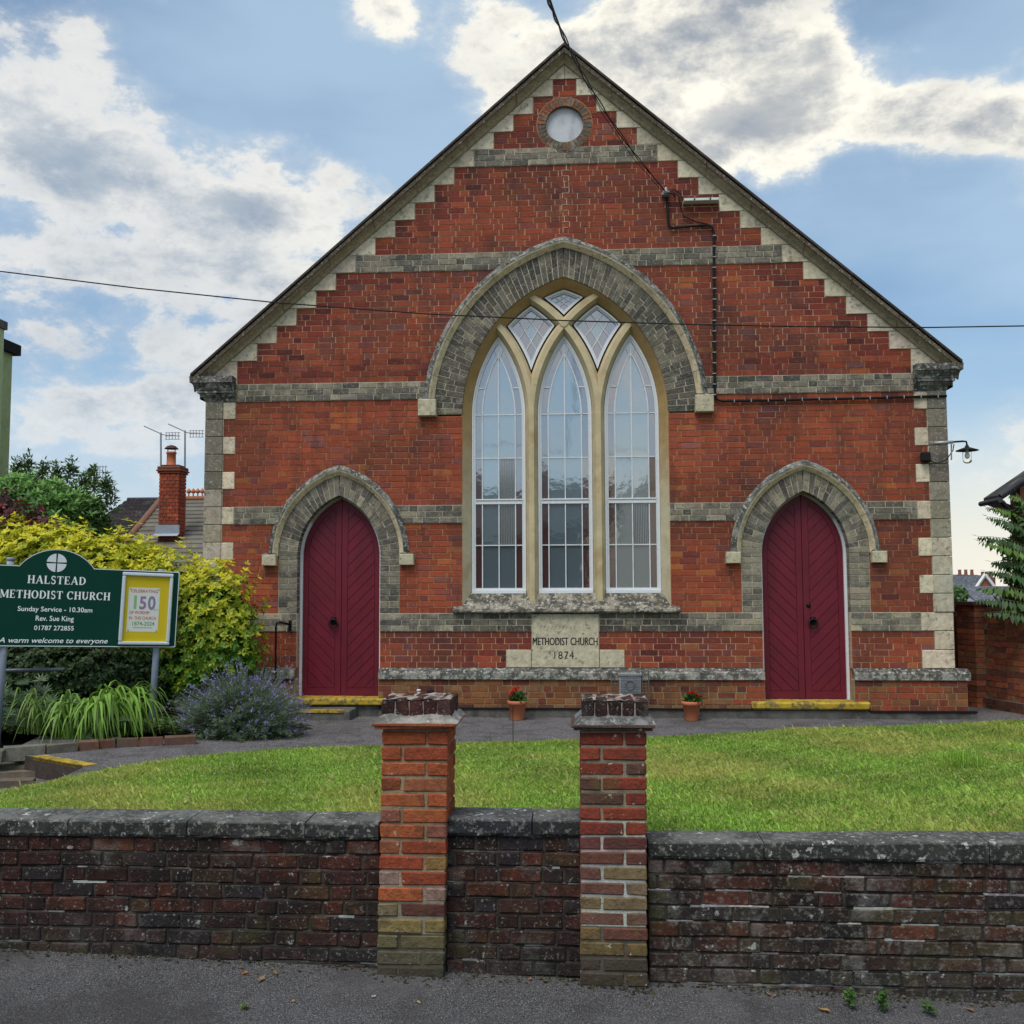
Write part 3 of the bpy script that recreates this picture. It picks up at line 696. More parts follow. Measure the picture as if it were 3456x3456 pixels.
for li in range(3):
    xl_, xr_ = JL[li], JL[li + 1]; xm = (xl_ + xr_) / 2
    Ls = [Lb(xl_ + RM, RM - HB, True)]; Rs = [Rb(xr_ - RM, RM - HB, True)]
    if li == 0: pass
    c0 = cell(Ls, Rs, .5, 5, .0, 60, ZB); c1 = cell(Ls, Rs, .5, 5, .022, 60, ZB); c2 = cell(Ls, Rs, .5, 5, .048, 60, ZB)
    b = MB(); ringmesh(b, c0, c1, .168, .185, WH); b.build('frame', M['white'], winO)
    b = MB(); ringmesh(b, c1, c2, .180, YP, (.60, .62, .64)); b.build('frame', M['white'], winO)
    b = MB(); b.box((xl_ + HB, .14, ZB - .022), (xr_ - HB, .2, ZB + .018), WH); b.build('frame_sill', M['white'], winO)
    xa, xb = xl_ + HB + .048, xr_ - HB - .048; bw = .088
    hbar(xa, xb, 2.15, .045, YP - .03, 'meeting_rail', 'white'); hbar(xa, xb, 2.185, .018, YP - .04, 'meeting_rail', 'white')
    for z in ZROW[1:2] + ZROW[3:]: hbar(xa, xb, z)
    xs = [xa, xa + bw, xm, xb - bw, xb]
    for x in xs[1:4]: vbar(x, ZB + .048, ZROW[4], .013)
    for r in range(4):
        z0, z1 = (ZROW[r] if r else ZB + .045), ZROW[r + 1]
        for cidx in range(4):
            k = 'purple' if cidx in (0, 3) else 'clear'
            if (li, r, cidx) in ((0, 1, 2), (0, 2, 2), (2, 1, 2)): k = 'ribbed'
            pane([(xs[cidx], z0), (xs[cidx + 1], z0), (xs[cidx + 1], z1), (xs[cidx], z1)], k)
    # pointed head: border strip and inner pane pair
    d_in = .048 + bw; xl0 = lambda z, d: Ls[0](z, d); xr0 = lambda z, d: Rs[0](z, d)
    inner = cell(Ls, Rs, .5, 5, d_in, 40, ZROW[4] - d_in); outer = cell(Ls, Rs, .5, 5, .048, 40, ZROW[4] - .048)
    for sd in (0, 1):
        I = inner[sd]; O = outer[sd]
        zt = I[-1][1]; zmid = ZROW[4] + .36
        O1 = [p for p in O if p[1] <= zmid]; I1 = [p for p in I if p[1] <= zmid]; O2 = [p for p in O if p[1] >= zmid]; I2 = [p for p in I if p[1] >= zmid]
        pane(O1 + I1[::-1], 'purple'); pane([O1[-1]] + O2 + I2[::-1] + [I1[-1]], 'purple')
        pane(I + [(xm, I[-1][1]), (xm, ZROW[4])], 'clear')
        b = MB(); path = [(p, (1, 0)) for p in I]; sweep(b, path, [(-.008, YP + .004), (-.008, YP - .02), (.008, YP - .02), (.008, YP + .004)], WH); b.build('glazing_bar', M['lead'], winO)
        a_, b_ = O1[-1], I1[-1]; hbar(min(a_[0], b_[0]), max(a_[0], b_[0]), zmid, .016)
    vbar(xm, ZROW[4], outer[0][-1][1], .014)
    # little fan at the tip
    tz = inner[0][-1][1]
    for s in (-1, 1):
        b = MB(); b.tube([(xm, YP - .008, tz - .08), (xm + s * .055, YP - .008, tz + .06)], .007, WH, 4); b.build('glazing_bar', M['lead'], winO)
# kites and the top light
def kite(Ls, Rs, lo, hi):
    o = cell(Ls, Rs, lo, hi, .012, 40); a = cell(Ls, Rs, lo, hi, .034, 40); i = cell(Ls, Rs, lo, hi, .055, 40)
    b = MB(); ringmesh(b, o, a, .150, .175, WH); b.build('frame', M['white'], winO)
    b = MB(); ringmesh(b, a, i, .172, YP, (.55, .58, .62)); b.build('frame', M['white'], winO)
    pts = i[0] + i[1][::-1]; pane(pts, 'purple')
    inn = cell(Ls, Rs, lo, hi, .125, 30); return i, inn
def inner_kite(i, inn):
    if inn:
        b = MB(); p = inn[0] + inn[1][::-1]; n_ = len(p); cx = sum(q[0] for q in p) / n_; cz = sum(q[1] for q in p) / n_
        pane(p, 'clear', YP - .003, False)
        for sd in (0, 1):
            b = MB(); sweep(b, [(q, (1, 0)) for q in inn[sd]], [(-.007, YP + .004), (-.007, YP - .018), (.007, YP - .018), (.007, YP + .004)], WH); b.build('glazing_bar', M['lead'], winO)
for m in (1, 2):
    mx = JL[m]
    lower_l = Lb(mx - RM, RM + HB, False); lower_r = Rb(mx + RM, RM + HB, False)
    Ls = [lower_l, Lb(JL[0 if m == 1 else 1] + RM, RM - HB, True)]; Rs = [lower_r, Rb(JL[2 if m == 1 else 3] - RM, RM - HB, True)]
    i, inn = kite(Ls, Rs, 3.6, 5.2)
    allp = i[0] + i[1]; lx = min(allp, key=lambda p: p[0]); rx = max(allp, key=lambda p: p[0]); tp = max(allp, key=lambda p: p[1]); bt = min(allp, key=lambda p: p[1])
    # diagonal lead lattice
    def seg(p, q): b = MB(); b.tube([(p[0], YP - .008, p[1]), (q[0], YP - .008, q[1])], .0075, WH, 4); b.build('glazing_bar', M['lead'], winO)
    lp = lambda p, q, t: (p[0] + (q[0] - p[0]) * t, p[1] + (q[1] - p[1]) * t)
    seg(lp(lx, tp, .36), lp(bt, rx, .30)); seg(lp(rx, tp, .36), lp(bt, lx, .30)); seg(lp(lx, tp, .70), lp(bt, rx, .66)); seg(lp(rx, tp, .70), lp(bt, lx, .66))
    cq = [lp(lp(lx, tp, .36), lp(bt, rx, .30), t) for t in (0, 1)]
    cc_ = ((lx[0] + rx[0]) / 2, lx[1] - .05)
    pane([(cc_[0], cc_[1] + .13), (cc_[0] - .085, cc_[1] + .02), (cc_[0], cc_[1] - .17), (cc_[0] + .085, cc_[1] + .02)], 'clear', YP - .003, False)
Ls = [Lb(JL[2] - RM, RM + HB, False), Lb(JL[0] + RM, RM - HB, True)]; Rs = [Rb(JL[1] + RM, RM + HB, False), Rb(JL[3] - RM, RM - HB, True)]
i, inn = kite(Ls, Rs, 4.3, 5.3)
allp = i[0] + i[1]; lx = min(allp, key=lambda p: p[0]); rx = max(allp, key=lambda p: p[0]); tp = max(allp, key=lambda p: p[1]); bt = min(allp, key=lambda p: p[1])
for t in (.36, .68): seg(lp(lx, tp, t), lp(bt, rx, t)); seg(lp(rx, tp, t), lp(bt, lx, t))

# ---- doors
def door(c, glare, inward, knob_side, extras):
    y = .165
    dr = empty('door', (c, y, -.38), parent=church); dr['label'] = 'left maroon double door with chevron boards' if c < 0 else 'right maroon double door with chevron boards and lock'
    dr.matrix_parent_inverse = Matrix.Translation(-Vector(church.location))
    W, R, e, zb = .515, .82, .305, (-.372 if c < 0 else -.395)
    hx = lambda z: W if z < ZD else max(0, math.sqrt(max(R * R - (z - ZD) ** 2, 0)) - e)
    ztop = ZD + math.sqrt(R * R - e * e)
    def outline(s, d, xin, za):
        hh = lambda z: (W - d) if z < ZD else math.sqrt(max((R - d) ** 2 - (z - ZD) ** 2, 0)) - e
        zt = ZD + math.sqrt((R - d) ** 2 - (e + xin) ** 2)
        zz = [za, ZD] + [ZD + (zt - ZD) * math.sin(k / 14 * math.pi / 2) for k in range(1, 15)]
        pts = [(s * xin, za)] + [(s * max(hh(z), xin), z) for z in zz]
        return pts
    def clean(p):
        out = []
        for q in p:
            if not out or (abs(q[0] - out[-1][0]) + abs(q[1] - out[-1][1])) > 1e-4: out.append(q)
        return out
    PAINT = (.130, .0085, .022)
    for s in (-1, 1):
        b = MB(); p = clean(outline(s, 0, .003, zb)); p = [(c + q[0], q[1]) for q in p]; b.poly(p if s > 0 else p[::-1], y + .014, y + .05, PAINT); b.build('leaf', M['door'], dr)
        reg = clean(outline(s, .075, .085, zb + .10)); reg = [(c + q[0], q[1]) for q in reg]
        if s < 0: reg = reg[::-1]
        # chevron boards: strips across the panel region, falling towards the centre
        def clip(poly, nx, nz, k):                                 # keep nx*x+nz*z <= k
            out = []
            for a, b_ in zip(poly, poly[1:] + poly[:1]):
                da, db = nx * a[0] + nz * a[1] - k, nx * b_[0] + nz * b_[1] - k
                if da <= 0: out.append(a)
                if (da < 0 < db) or (db < 0 < da): t = da / (da - db); out.append((a[0] + (b_[0] - a[0]) * t, a[1] + (b_[1] - a[1]) * t))
            return out
        r2 = math.sqrt(.5); nx, nz = (-s * r2, r2); pitch = .107
        vals = [nx * q[0] + nz * q[1] for q in reg]; k0 = math.floor(min(vals) / pitch) * pitch
        while k0 < max(vals):
            pl = clip(clip(reg, nx, nz, k0 + pitch - .0035), -nx, -nz, -(k0 + .0035)); pl = clean(pl)
            if len(pl) >= 3:
                b = MB(); b.poly(pl, y + .004, y + .012, tuple(q * random.uniform(.92, 1.08) for q in PAINT)); b.build('board', M['door'], dr)
            k0 += pitch
        # frame of the leaf: meeting stile, rail, outer curved stile
        b = MB(); st = [(s * .004, zb), (s * .08, zb), (s * .08, ZD + math.sqrt(R * R - (e + .08) ** 2)), (s * .004, ZD + math.sqrt(R * R - (e + .004) ** 2))]
        st = [(c + q[0], q[1]) for q in st]; b.poly(st if s > 0 else st[::-1], y, y + .014, PAINT); b.build('stile', M['door'], dr)
        b = MB(); A = outline(s, 0, .08, zb); B = outline(s, .07, .08, zb); A = [(c + q[0], q[1]) for q in A[1:]]; B = [(c + q[0], q[1]) for q in B[1:]]
        n_ = len(A); vs = [(q[0], y + .001, q[1]) for q in A] + [(q[0], y + .001, q[1]) for q in B] + [(q[0], y + .014, q[1]) for q in B]
        b.add(vs, [(i, i + 1, n_ + i + 1, n_ + i) for i in range(n_ - 1)] + [(n_ + i, n_ + i + 1, 2 * n_ + i + 1, 2 * n_ + i) for i in range(n_ - 1)], PAINT); b.build('stile', M['door'], dr)
        b = MB(); lo, hi = sorted((c + s * .082, c + s * (W - .071))); b.box((lo, y + .001, zb), (hi, y + .014, zb + .095), PAINT); b.build('rail', M['door'], dr)
    # white painted frame round the door, seen in the reveal
    b = MB(); 
    for s in (-1, 1):
        vs = []; pr = [(0, y - .035), (.034, y - .035), (.034, y + .02), (0, y + .02)]
        path = [(zb - .005, None), (ZD, None)] + [(None, k / 16) for k in range(1, 17)]
        for z, t in path:
            for d, yy in pr:
                if t is None: q = (s * (W + d), z)
                else: Rr = R + d; th = math.acos(e / Rr) * t; q = (s * (Rr * math.cos(th) - e), ZD + Rr * math.sin(th))
                vs.append((c + q[0], yy, q[1]))
        fs = [(j * 4 + i, j * 4 + (i + 1) % 4, (j + 1) * 4 + (i + 1) % 4, (j + 1) * 4 + i) for j in range(len(path) - 1) for i in range(4)] + [(0, 1, 2, 3)]
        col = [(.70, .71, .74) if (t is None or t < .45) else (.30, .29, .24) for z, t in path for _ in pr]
        b.add(vs, fs, col)
    b.build('frame', M['white'], dr)
    # ring handle on its plate
    kx = c + (-.10 if c < 0 else .115); kz = at(631, 1175, .15).z if c < 0 else at(1525, 1175, .15).z
    b = MB(); b.box((kx - .035, y - .012, kz - .02), (kx + .035, y, kz + .075), (0, 0, 0), bev=.01); b.lathe((kx, y - .028, kz + .045), [(0, 0), (.02, 0), (.026, .016)], (0, 0, 0), 12, 'y')
    b.tube([(kx + .052 * math.sin(a), y - .03 - .004 * math.cos(a), kz - .01 - .055 * math.cos(a)) for a in [2 * math.pi * k / 20 for k in range(21)]], .0105, (0, 0, 0), 6, False)
    b.build('ring_handle', M['iron'], dr, True)
    if c > 0:
        b = MB(); b.lathe((c + .065, y - .012, at(1517, 1142, .15).z), [(0, -.01), (.014, -.01), (.02, 0), (.03, .004), (.03, .013)], (0, 0, 0), 14, 'y'); b.build('lock', M['iron'], dr, True)
door(-3.0, 0, 0, 1, 0); door(3.0, 0, 0, 1, 0)
# thresholds
b = MB(); b.box((-3.56, -.16, -.465), (-2.34, .20, -.378), (.5, .4, .05), bev=.012, jit=.004); b.build('threshold', M['yellow'], church)
b = MB(); b.box((2.27, -.17, -.50), (3.72, .20, -.402), (.5, .4, .05), bev=.02, jit=.004); b.build('threshold', M['yellow'], church)
b = MB(); b.box((-3.75, -.50, -.70), (-2.72, -.05, -.49), (.2, .2, .2), bev=.01, jit=.005); st = b.build('door_step', M['concrete'], church)
b = MB(); b.box((-3.74, -.512, -.515), (-2.80, -.40, -.484), (.2, .2, .2)); b.build('step_nosing', M['yellow'], church)

# ---- foundation stone with cut lettering
def text(body, size, loc, mat, parent, name='lettering', align='CENTER', col=(0, 0, 0), ext=.003, bold=0.0, sx=1.0, rot=None, shear=0, sp=1.0):
    cu = bpy.data.curves.new(name, 'FONT'); cu.body = body; cu.size = size; cu.align_x = align; cu.extrude = ext; cu.offset = bold; cu.shear = shear; cu.space_character = sp
    o = bpy.data.objects.new(name, cu); COL.objects.link(o); dg = bpy.context.evaluated_depsgraph_get(); me = bpy.data.meshes.new_from_object(o.evaluated_get(dg)); bpy.data.objects.remove(o)
    R_ = Matrix.Rotation(math.pi / 2, 4, 'X') if rot is None else rot
    me.transform(Matrix.Translation(loc) @ R_ @ Matrix.Diagonal((sx, 1, 1, 1)))
    ca = me.color_attributes.new('col', 'FLOAT_COLOR', 'POINT')
    for d in ca.data: d.color = (*col, 1)
    me.materials.clear(); me.materials.append(mat); q = bpy.data.objects.new(name, me); COL.objects.link(q)
    if parent: q.parent = parent; q.matrix_parent_inverse = parent.matrix_world.inverted() if parent.matrix_world != Matrix() else Matrix.Translation(-Vector(parent.location))
    return q
fs_ = MB(); fs_.quadbox([(-.478, .006), (.383, .006), (.383, .69), (-.478, .69)], -.014, .1, (.50, .45, .32), bev=.006); fst = fs_.build('foundation_stone', M['stone'], church)
for x0, x1 in ((-.806, -.484), (.389, .704)):
    b = MB(); b.quadbox([(x0, .006), (x1, .006), (x1, .232), (x0, .232)], -.010, .1, (.50, .45, .32), bev=.005); b.build('side_stone', M['stone'], church)
INK = (.012, .012, .016)
fst2 = fst
def ctext(body, w, h, cx, zbase, bold=.003, col=INK, y=-.0155, parent=None, name='lettering', mat='text', shear=0, sp=1.0):
    """default-font line of text scaled to an exact width and cap height, facing -Y"""
    q = text(body, 1.0, (0, 0, 0), M[mat], None, name, 'LEFT', col, .0, .0, 1.0, Matrix(), shear, sp)
    me = q.data; xs = [v.co.x for v in me.vertices]; ys = [v.co.y for v in me.vertices]
    cap = text('H', 1.0, (0, 0, 0), M[mat], None, name, 'LEFT', col, .0, 0, 1.0, Matrix()); ch = max(v.co.y for v in cap.data.vertices); bpy.data.objects.remove(cap)
    sx_ = w / (max(xs) - min(xs)); sz_ = h / ch; x0 = min(xs)
    for v in me.vertices: v.co = Vector((cx - w / 2 + (v.co.x - x0) * sx_, y, zbase + v.co.y * sz_))
    if parent is not None: q.parent = parent; q.matrix_parent_inverse = Matrix.Translation(-Vector(parent.location))
    return q
tA = at(1005, 1217); tB = at(1127, 1217); hA = at(1005, 1203).z - tA.z
ctext('METHODIST CHURCH', tB.x - tA.x, hA, (tA.x + tB.x) / 2, tA.z, parent=fst, name='lettering')
ctext('METHODIST CHURCH', tB.x - tA.x, hA, (tA.x + tB.x) / 2 + .0045, tA.z, parent=fst, name='lettering', y=-.0150)
tA = at(1046, 1243); tB = at(1088, 1243); hA = at(1046, 1229).z - tA.z
ctext('1874.', tB.x - tA.x, hA, (tA.x + tB.x) / 2, tA.z, parent=fst, name='lettering', sp=1.15)

tA = at(1026, 1188); tB = at(1112, 1188)
# faint traces of a weathered first line
b = MB()
for i in range(9):
    x = tA.x + i * .048; z = tA.z + random.uniform(0, .012)
    b.tube([(x, -.0155, z), (x + .012, -.0155, z + .045), (x + .026, -.0155, z + .02)], .0022, (.25, .24, .19), 4)
b.build('worn_carving', M['mortar'], fst)

# ================================================================== GROUND
def smooth(a, b, v): t = max(0, min(1, (v - a) / (b - a))); return t * t * (3 - 2 * t)
PZ = -.61
def lawn_z(x, y):
    return -.588 + .22 * max(0, min(1, (-2.2 - y) / 5.0)) - .30 * smooth(-3.4, -6.3, x) + .012 * math.sin(x * 1.3 + y)
def sheet(name, pts, mat, col, zf=None, parent=None, n=1, kind='structure'):
    b = MB(); b.add([(p[0], p[1], p[2] if len(p) > 2 else zf(p[0], p[1])) for p in pts], [tuple(range(len(pts)))], col)
    o = b.build(name, mat, parent); 
    if kind: o['kind'] = kind
    return o
M['asphalt'] = surf('old_asphalt', base=(.105, .103, .108), var=.4, vscale=110, rough=.95, bump=1.0, bscale=130, bdist=.02, detail=3, ndet=3, stains=[((.36, .35, .34), 150, .56, .62, .9, 2), ((.028, .028, .032), 105, .55, .62, .85, 2), ((.055, .05, .05), 1.6, .47, .66, .55), ((.20, .19, .20), .8, .5, .7, .5)])
M['path'] = surf('gravelly_path', base=(.14, .132, .14), var=.35, vscale=60, rough=.95, bump=1, bscale=60, bdist=.02, stains=[((.05, .048, .05), 3.0, .45, .62, .6), ((.36, .34, .32), 60, .57, .64, .8, 2), ((.04, .04, .04), 45, .56, .63, .7, 2)])
sheet('ground', [(-400, -40, -1.35), (400, -40, -1.35), (400, 400, -1.35), (-400, 400, -1.35)], surf('far_ground', base=(.07, .09, .03), var=.3, bump=0), (.1, .1, .1))
LP = -.80; M['edge'] = surf('path_edge_brick', var=.4, vscale=14, bump=.8, bscale=40, rough=.95)
sheet('lower_path', [(-12, -7.2, LP - .02), (-3.6, -7.2, LP - .02), (-3.6, -.9, LP), (-12, -.9, LP)], M['path'], (.1, .1, .1))
b = MB(); sA = atz(62, 1427, PZ); sB = atz(165, 1446, PZ)
sA.x = -5.33; sB.x = -5.06
def yaw_box(b, A, Bv, w0, w1, z0, z1, col, jit=0):
    d = Vector((Bv.x - A.x, Bv.y - A.y, 0)).normalized(); n_ = Vector((-d.y, d.x, 0)); vs = []
    for z in (z0, z1):
        for p, o_ in ((A, w0), (Bv, w0), (Bv, w1), (A, w1)):
            q = Vector((p.x, p.y, z)) + n_ * o_; vs.append(tuple(v + random.uniform(-jit, jit) for v in q))
    b.add(vs, [(0, 3, 2, 1), (4, 5, 6, 7), (0, 1, 5, 4), (1, 2, 6, 5), (2, 3, 7, 6), (3, 0, 4, 7)], col)
pstep = empty('path_step', (-5.3, -2.7, LP), 'shallow step with yellow painted nosing where the path drops beside the lawn', 'step')
P1 = atz(62, 1428, PZ); P2 = atz(162, 1446, PZ)
b = MB(); yaw_box(b, P1, P2, 0, .12, PZ - .03, PZ + .006, (.5, .4, .05)); b.build('nosing', M['yellow'], pstep)
b = MB(); yaw_box(b, P1, P2, .01, .5, LP - .1, PZ - .031, (.2, .2, .2)); b.build('riser', M['concrete'], pstep)

# pavement in front of the boundary wall, kerb, road, far pavement
def pave_z(x, y): return -1.002 - .031 * x + .012 * (y + 7.66)
def grid(name, xs, ys, zf, mat, kind='structure'):
    V = np.array([(x, y, zf(x, y)) for y in ys for x in xs]); nx = len(xs)
    Fq = np.array([(j * nx + i, j * nx + i + 1, (j + 1) * nx + i + 1, (j + 1) * nx + i) for j in range(len(ys) - 1) for i in range(nx - 1)])
    o = np_mesh(name, V, Fq, np.full((len(V), 3), .1), mat); 
    if kind: o['kind'] = kind
    return o
grid('pavement', np.linspace(-14, 14, 57), np.linspace(-9.9, -7.3, 14), lambda x, y: pave_z(x, y) + .006 * noise.noise(Vector((x, y, 0))) + .03 * smooth(-7.95, -7.62, y), M['asphalt'])
grid('road', np.linspace(-60, 60, 61), np.linspace(-19, -10.05, 8), lambda x, y: pave_z(x, -10) - .12, M['asphalt'])
b = MB()
kerb = empty('kerb', (0, -9.97, -1.0), 'grey concrete kerb along the pavement edge', 'kerb')
for i in range(-14, 14):
    k = MB(); z = pave_z(i + .5, -9.97); k.box((i + .004, -10.05, z - .25), (i + .996, -9.9, z + .002), (.25, .25, .24), bev=.012); k.build('kerb_stone', M['concrete'], kerb)

# ================================================================== LAWN
LE = [(-60, 1512), (0, 1498), (80, 1484), (150, 1466), (225, 1452), (300, 1440), (400, 1426), (520, 1416), (640, 1413), (790, 1409), (860, 1405), (970, 1402), (1060, 1400), (1225, 1393), (1400, 1384), (1540, 1378), (1640, 1374), (1760, 1369), (1860, 1365), (1932, 1361), (2100, 1350)]
edge = [atz(x, y, lawn_z) for x, y in LE]
_q1, _q2 = atz(62, 1428, PZ), atz(162, 1446, PZ); _ds = (_q1 - _q2).normalized()
_bd = [_q1 + _ds * .5, _q2] + [Vector((p.x, p.y - .03, PZ)) for p in edge if p.x > _q2.x + .15] + [Vector((14, -.3, PZ))]
sheet('church_path', [(p.x, p.y, PZ) for p in _bd] + [(14, 14, PZ), (-20, 14, PZ), (-20, -.9, PZ), (_q1.x - .9, -.9, PZ)], M['path'], (.1, .1, .1))
_sk = MB(); _sk.add([(p.x, p.y, z) for p in _bd for z in (PZ - .001, PZ - .30)], [(2 * i, 2 * i + 1, 2 * i + 3, 2 * i + 2) for i in range(len(_bd) - 1)], (.06, .048, .04)); _sk = _sk.build('path_edge', M['edge']); _sk['kind'] = 'structure'
def edge_y(x):
    for a, b_ in zip(edge[:-1], edge[1:]):
        if a.x <= x <= b_.x: return a.y + (b_.y - a.y) * (x - a.x) / (b_.x - a.x)
    return edge[0].y if x < edge[0].x else edge[-1].y
XS = np.concatenate([[-9, -7.5], np.linspace(-6.3, 8.2, 70)])
V, Fq = [], []
R_ = 24
for x in XS:
    ye = edge_y(x)
    for k in range(R_ + 1):
        y = -7.40 + (ye + 7.40) * k / R_; V.append((x, y, lawn_z(x, y)))
    V.append((x, ye + .02, lawn_z(x, ye) - .15))
for i in range(len(XS) - 1):
    for k in range(R_ + 1): a = i * (R_ + 2) + k; Fq.append((a, a + R_ + 2, a + R_ + 3, a + 1))
lawn = np_mesh('lawn', np.array(V), np.array(Fq), np.full((len(V), 3), .1), surf('turf', base=(.11, .16, .03), var=.35, vscale=25, rough=1, bump=1, bscale=80, stains=[((.13, .11, .035), 1.4, .48, .7, .6)])); lawn['kind'] = 'structure'
# grass blades
def lawnz_np(x, y):
    t = np.clip((-6.3 - x) / (-6.3 + 3.4), 0, 1); u = np.clip((x + 3.4) / (-6.3 + 3.4), 0, 1); u = u * u * (3 - 2 * u)
    return -.588 + .22 * np.clip((-2.2 - y) / 5.0, 0, 1) - .30 * u + .012 * np.sin(x * 1.3 + y)
NB = 560000
gx = rng.uniform(-7.0, 7.2, NB * 2); gy = rng.uniform(-7.38, -.0, NB * 2)
ex = np.array([p.x for p in edge]); ey = np.array([p.y for p in edge]); ey_i = np.interp(gx, ex, ey)
vis = (gy < ey_i + .03 * rng.random(NB * 2)) & (np.abs(gx - .1 + (gy + 12.9) * .065) < (gy + 12.9) * .52 + .4) & (gy > -7.37)
gx, gy = gx[vis], gy[vis]; n_ = len(gx)
def lump(x, y, f, ph): return np.sin(x * f + ph) * np.sin(y * f * 1.3 + ph * 2.1) + .6 * np.sin(x * f * 2.3 + y * f * .7 + ph * 3) + .4 * np.sin(x * f * 4.1 - y * f * 5.3 + ph)
pt = lump(gx, gy, 1.1, .7) + lump(gx, gy, 3.1, 1.9) * .5
a = rng.random(n_) * 2 * np.pi; lean = rng.uniform(.1, .85, n_); hgt = rng.uniform(.018, .045, n_) * (1 + .18 * np.clip(pt, -1, 2)) * (1 + .9 * (rng.random(n_) > .985)); wd = rng.uniform(.0028, .0052, n_)
gz = lawnz_np(gx, gy) - .004
dx, dy = np.cos(a), np.sin(a)
V = np.empty((n_, 4, 3)); 
V[:, 0] = np.stack([gx - dy * wd, gy + dx * wd, gz], 1); V[:, 1] = np.stack([gx + dy * wd, gy - dx * wd, gz], 1)
mx_, my_ = gx + dx * hgt * lean * .45, gy + dy * hgt * lean * .45
V[:, 2] = np.stack([mx_ + dy * wd * .8, my_ - dx * wd * .8, gz + hgt * .62], 1)
V[:, 3] = np.stack([gx + dx * hgt * lean * 1.1, gy + dy * hgt * lean * 1.1, gz + hgt * (1 - .25 * lean)], 1)
gcol = np.stack([np.full(n_, .265), np.full(n_, .43), np.full(n_, .065)], 1) * rng.uniform(.5, 1.45, (n_, 1)) * (1 + .16 * lump(gx, gy, 2.3, 4.4))[:, None]
yl = np.clip(.24 + .42 * pt + rng.normal(0, .22, n_), 0, 1)[:, None]; gcol = gcol * (1 - yl * .75) + np.array([.60, .56, .16]) * rng.uniform(.7, 1.2, (n_, 1)) * yl * .75
dry = (rng.random(n_) < .05)[:, None]; gcol = np.where(dry, np.array([.60, .50, .24]), gcol)
Fq = (np.arange(n_) * 4)[:, None] + np.array([[0, 1, 2, 3]])
gr = np_mesh('grass', V.reshape(-1, 3), Fq, np.repeat(gcol, 4, axis=0), M['grass']); gr['kind'] = 'stuff'

# ================================================================== FRONT BOUNDARY WALLS
DK = [(30, (.085, .034, .027)), (28, (.062, .030, .026)), (14, (.115, .040, .027)), (14, (.042, .030, .028)), (8, (.085, .048, .028)), (6, (.042, .033, .037))]
DKO = [(24, (.085, .045, .032)), (22, (.075, .050, .038)), (12, (.11, .052, .033)), (14, (.085, .066, .042)), (14, (.050, .044, .038)), (6, (.12, .045, .03))]
M['oldbrick'] = surf('sooty_brick', var=.4, vscale=22, bump=.9, bscale=70, rough=.95, bdist=.012, stains=[((.016, .016, .015), 2.2, .46, .60, .65), ((.018, .016, .015), 12, .48, .60, .6), ((.34, .345, .32), 60, .585, .64, .5), ((.46, .47, .44), 12, .63, .67, .75, 12), ((.15, .145, .13), 3.5, .54, .66, .4), ((.06, .055, .02), 3.2, .54, .66, .5)])
M['oldbrick2'] = surf('lichened_brick', var=.4, vscale=22, bump=.9, bscale=70, rough=.95, bdist=.012, stains=[((.018, .017, .016), 2.4, .47, .60, .7), ((.25, .245, .22), 40, .52, .62, .42), ((.50, .52, .50), 10, .605, .65, .75, 12), ((.20, .195, .175), 3.0, .52, .64, .45), ((.07, .068, .03), 2.8, .52, .66, .5)])
M['oldmort'] = surf('old_mortar', var=.45, vscale=20, bump=.8, bscale=60, rough=.95, stains=[((.03, .03, .028), 5, .45, .62, .6)])
M['cope'] = surf('dark_coping', var=.3, vscale=10, bump=.7, bscale=50, rough=.92, stains=[((.025, .026, .026), 5, .44, .57, .6), ((.52, .54, .51), 14, .60, .635, .8, 10), ((.26, .26, .23), 38, .53, .60, .55)])
def base_damp(c, z, zg):  # even darkening, plus a damp stain towards the wall foot
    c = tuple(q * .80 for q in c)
    t = smooth(.30, .02, z - zg); return tuple(q * (1 - .55 * t) + .022 * t for q in c)
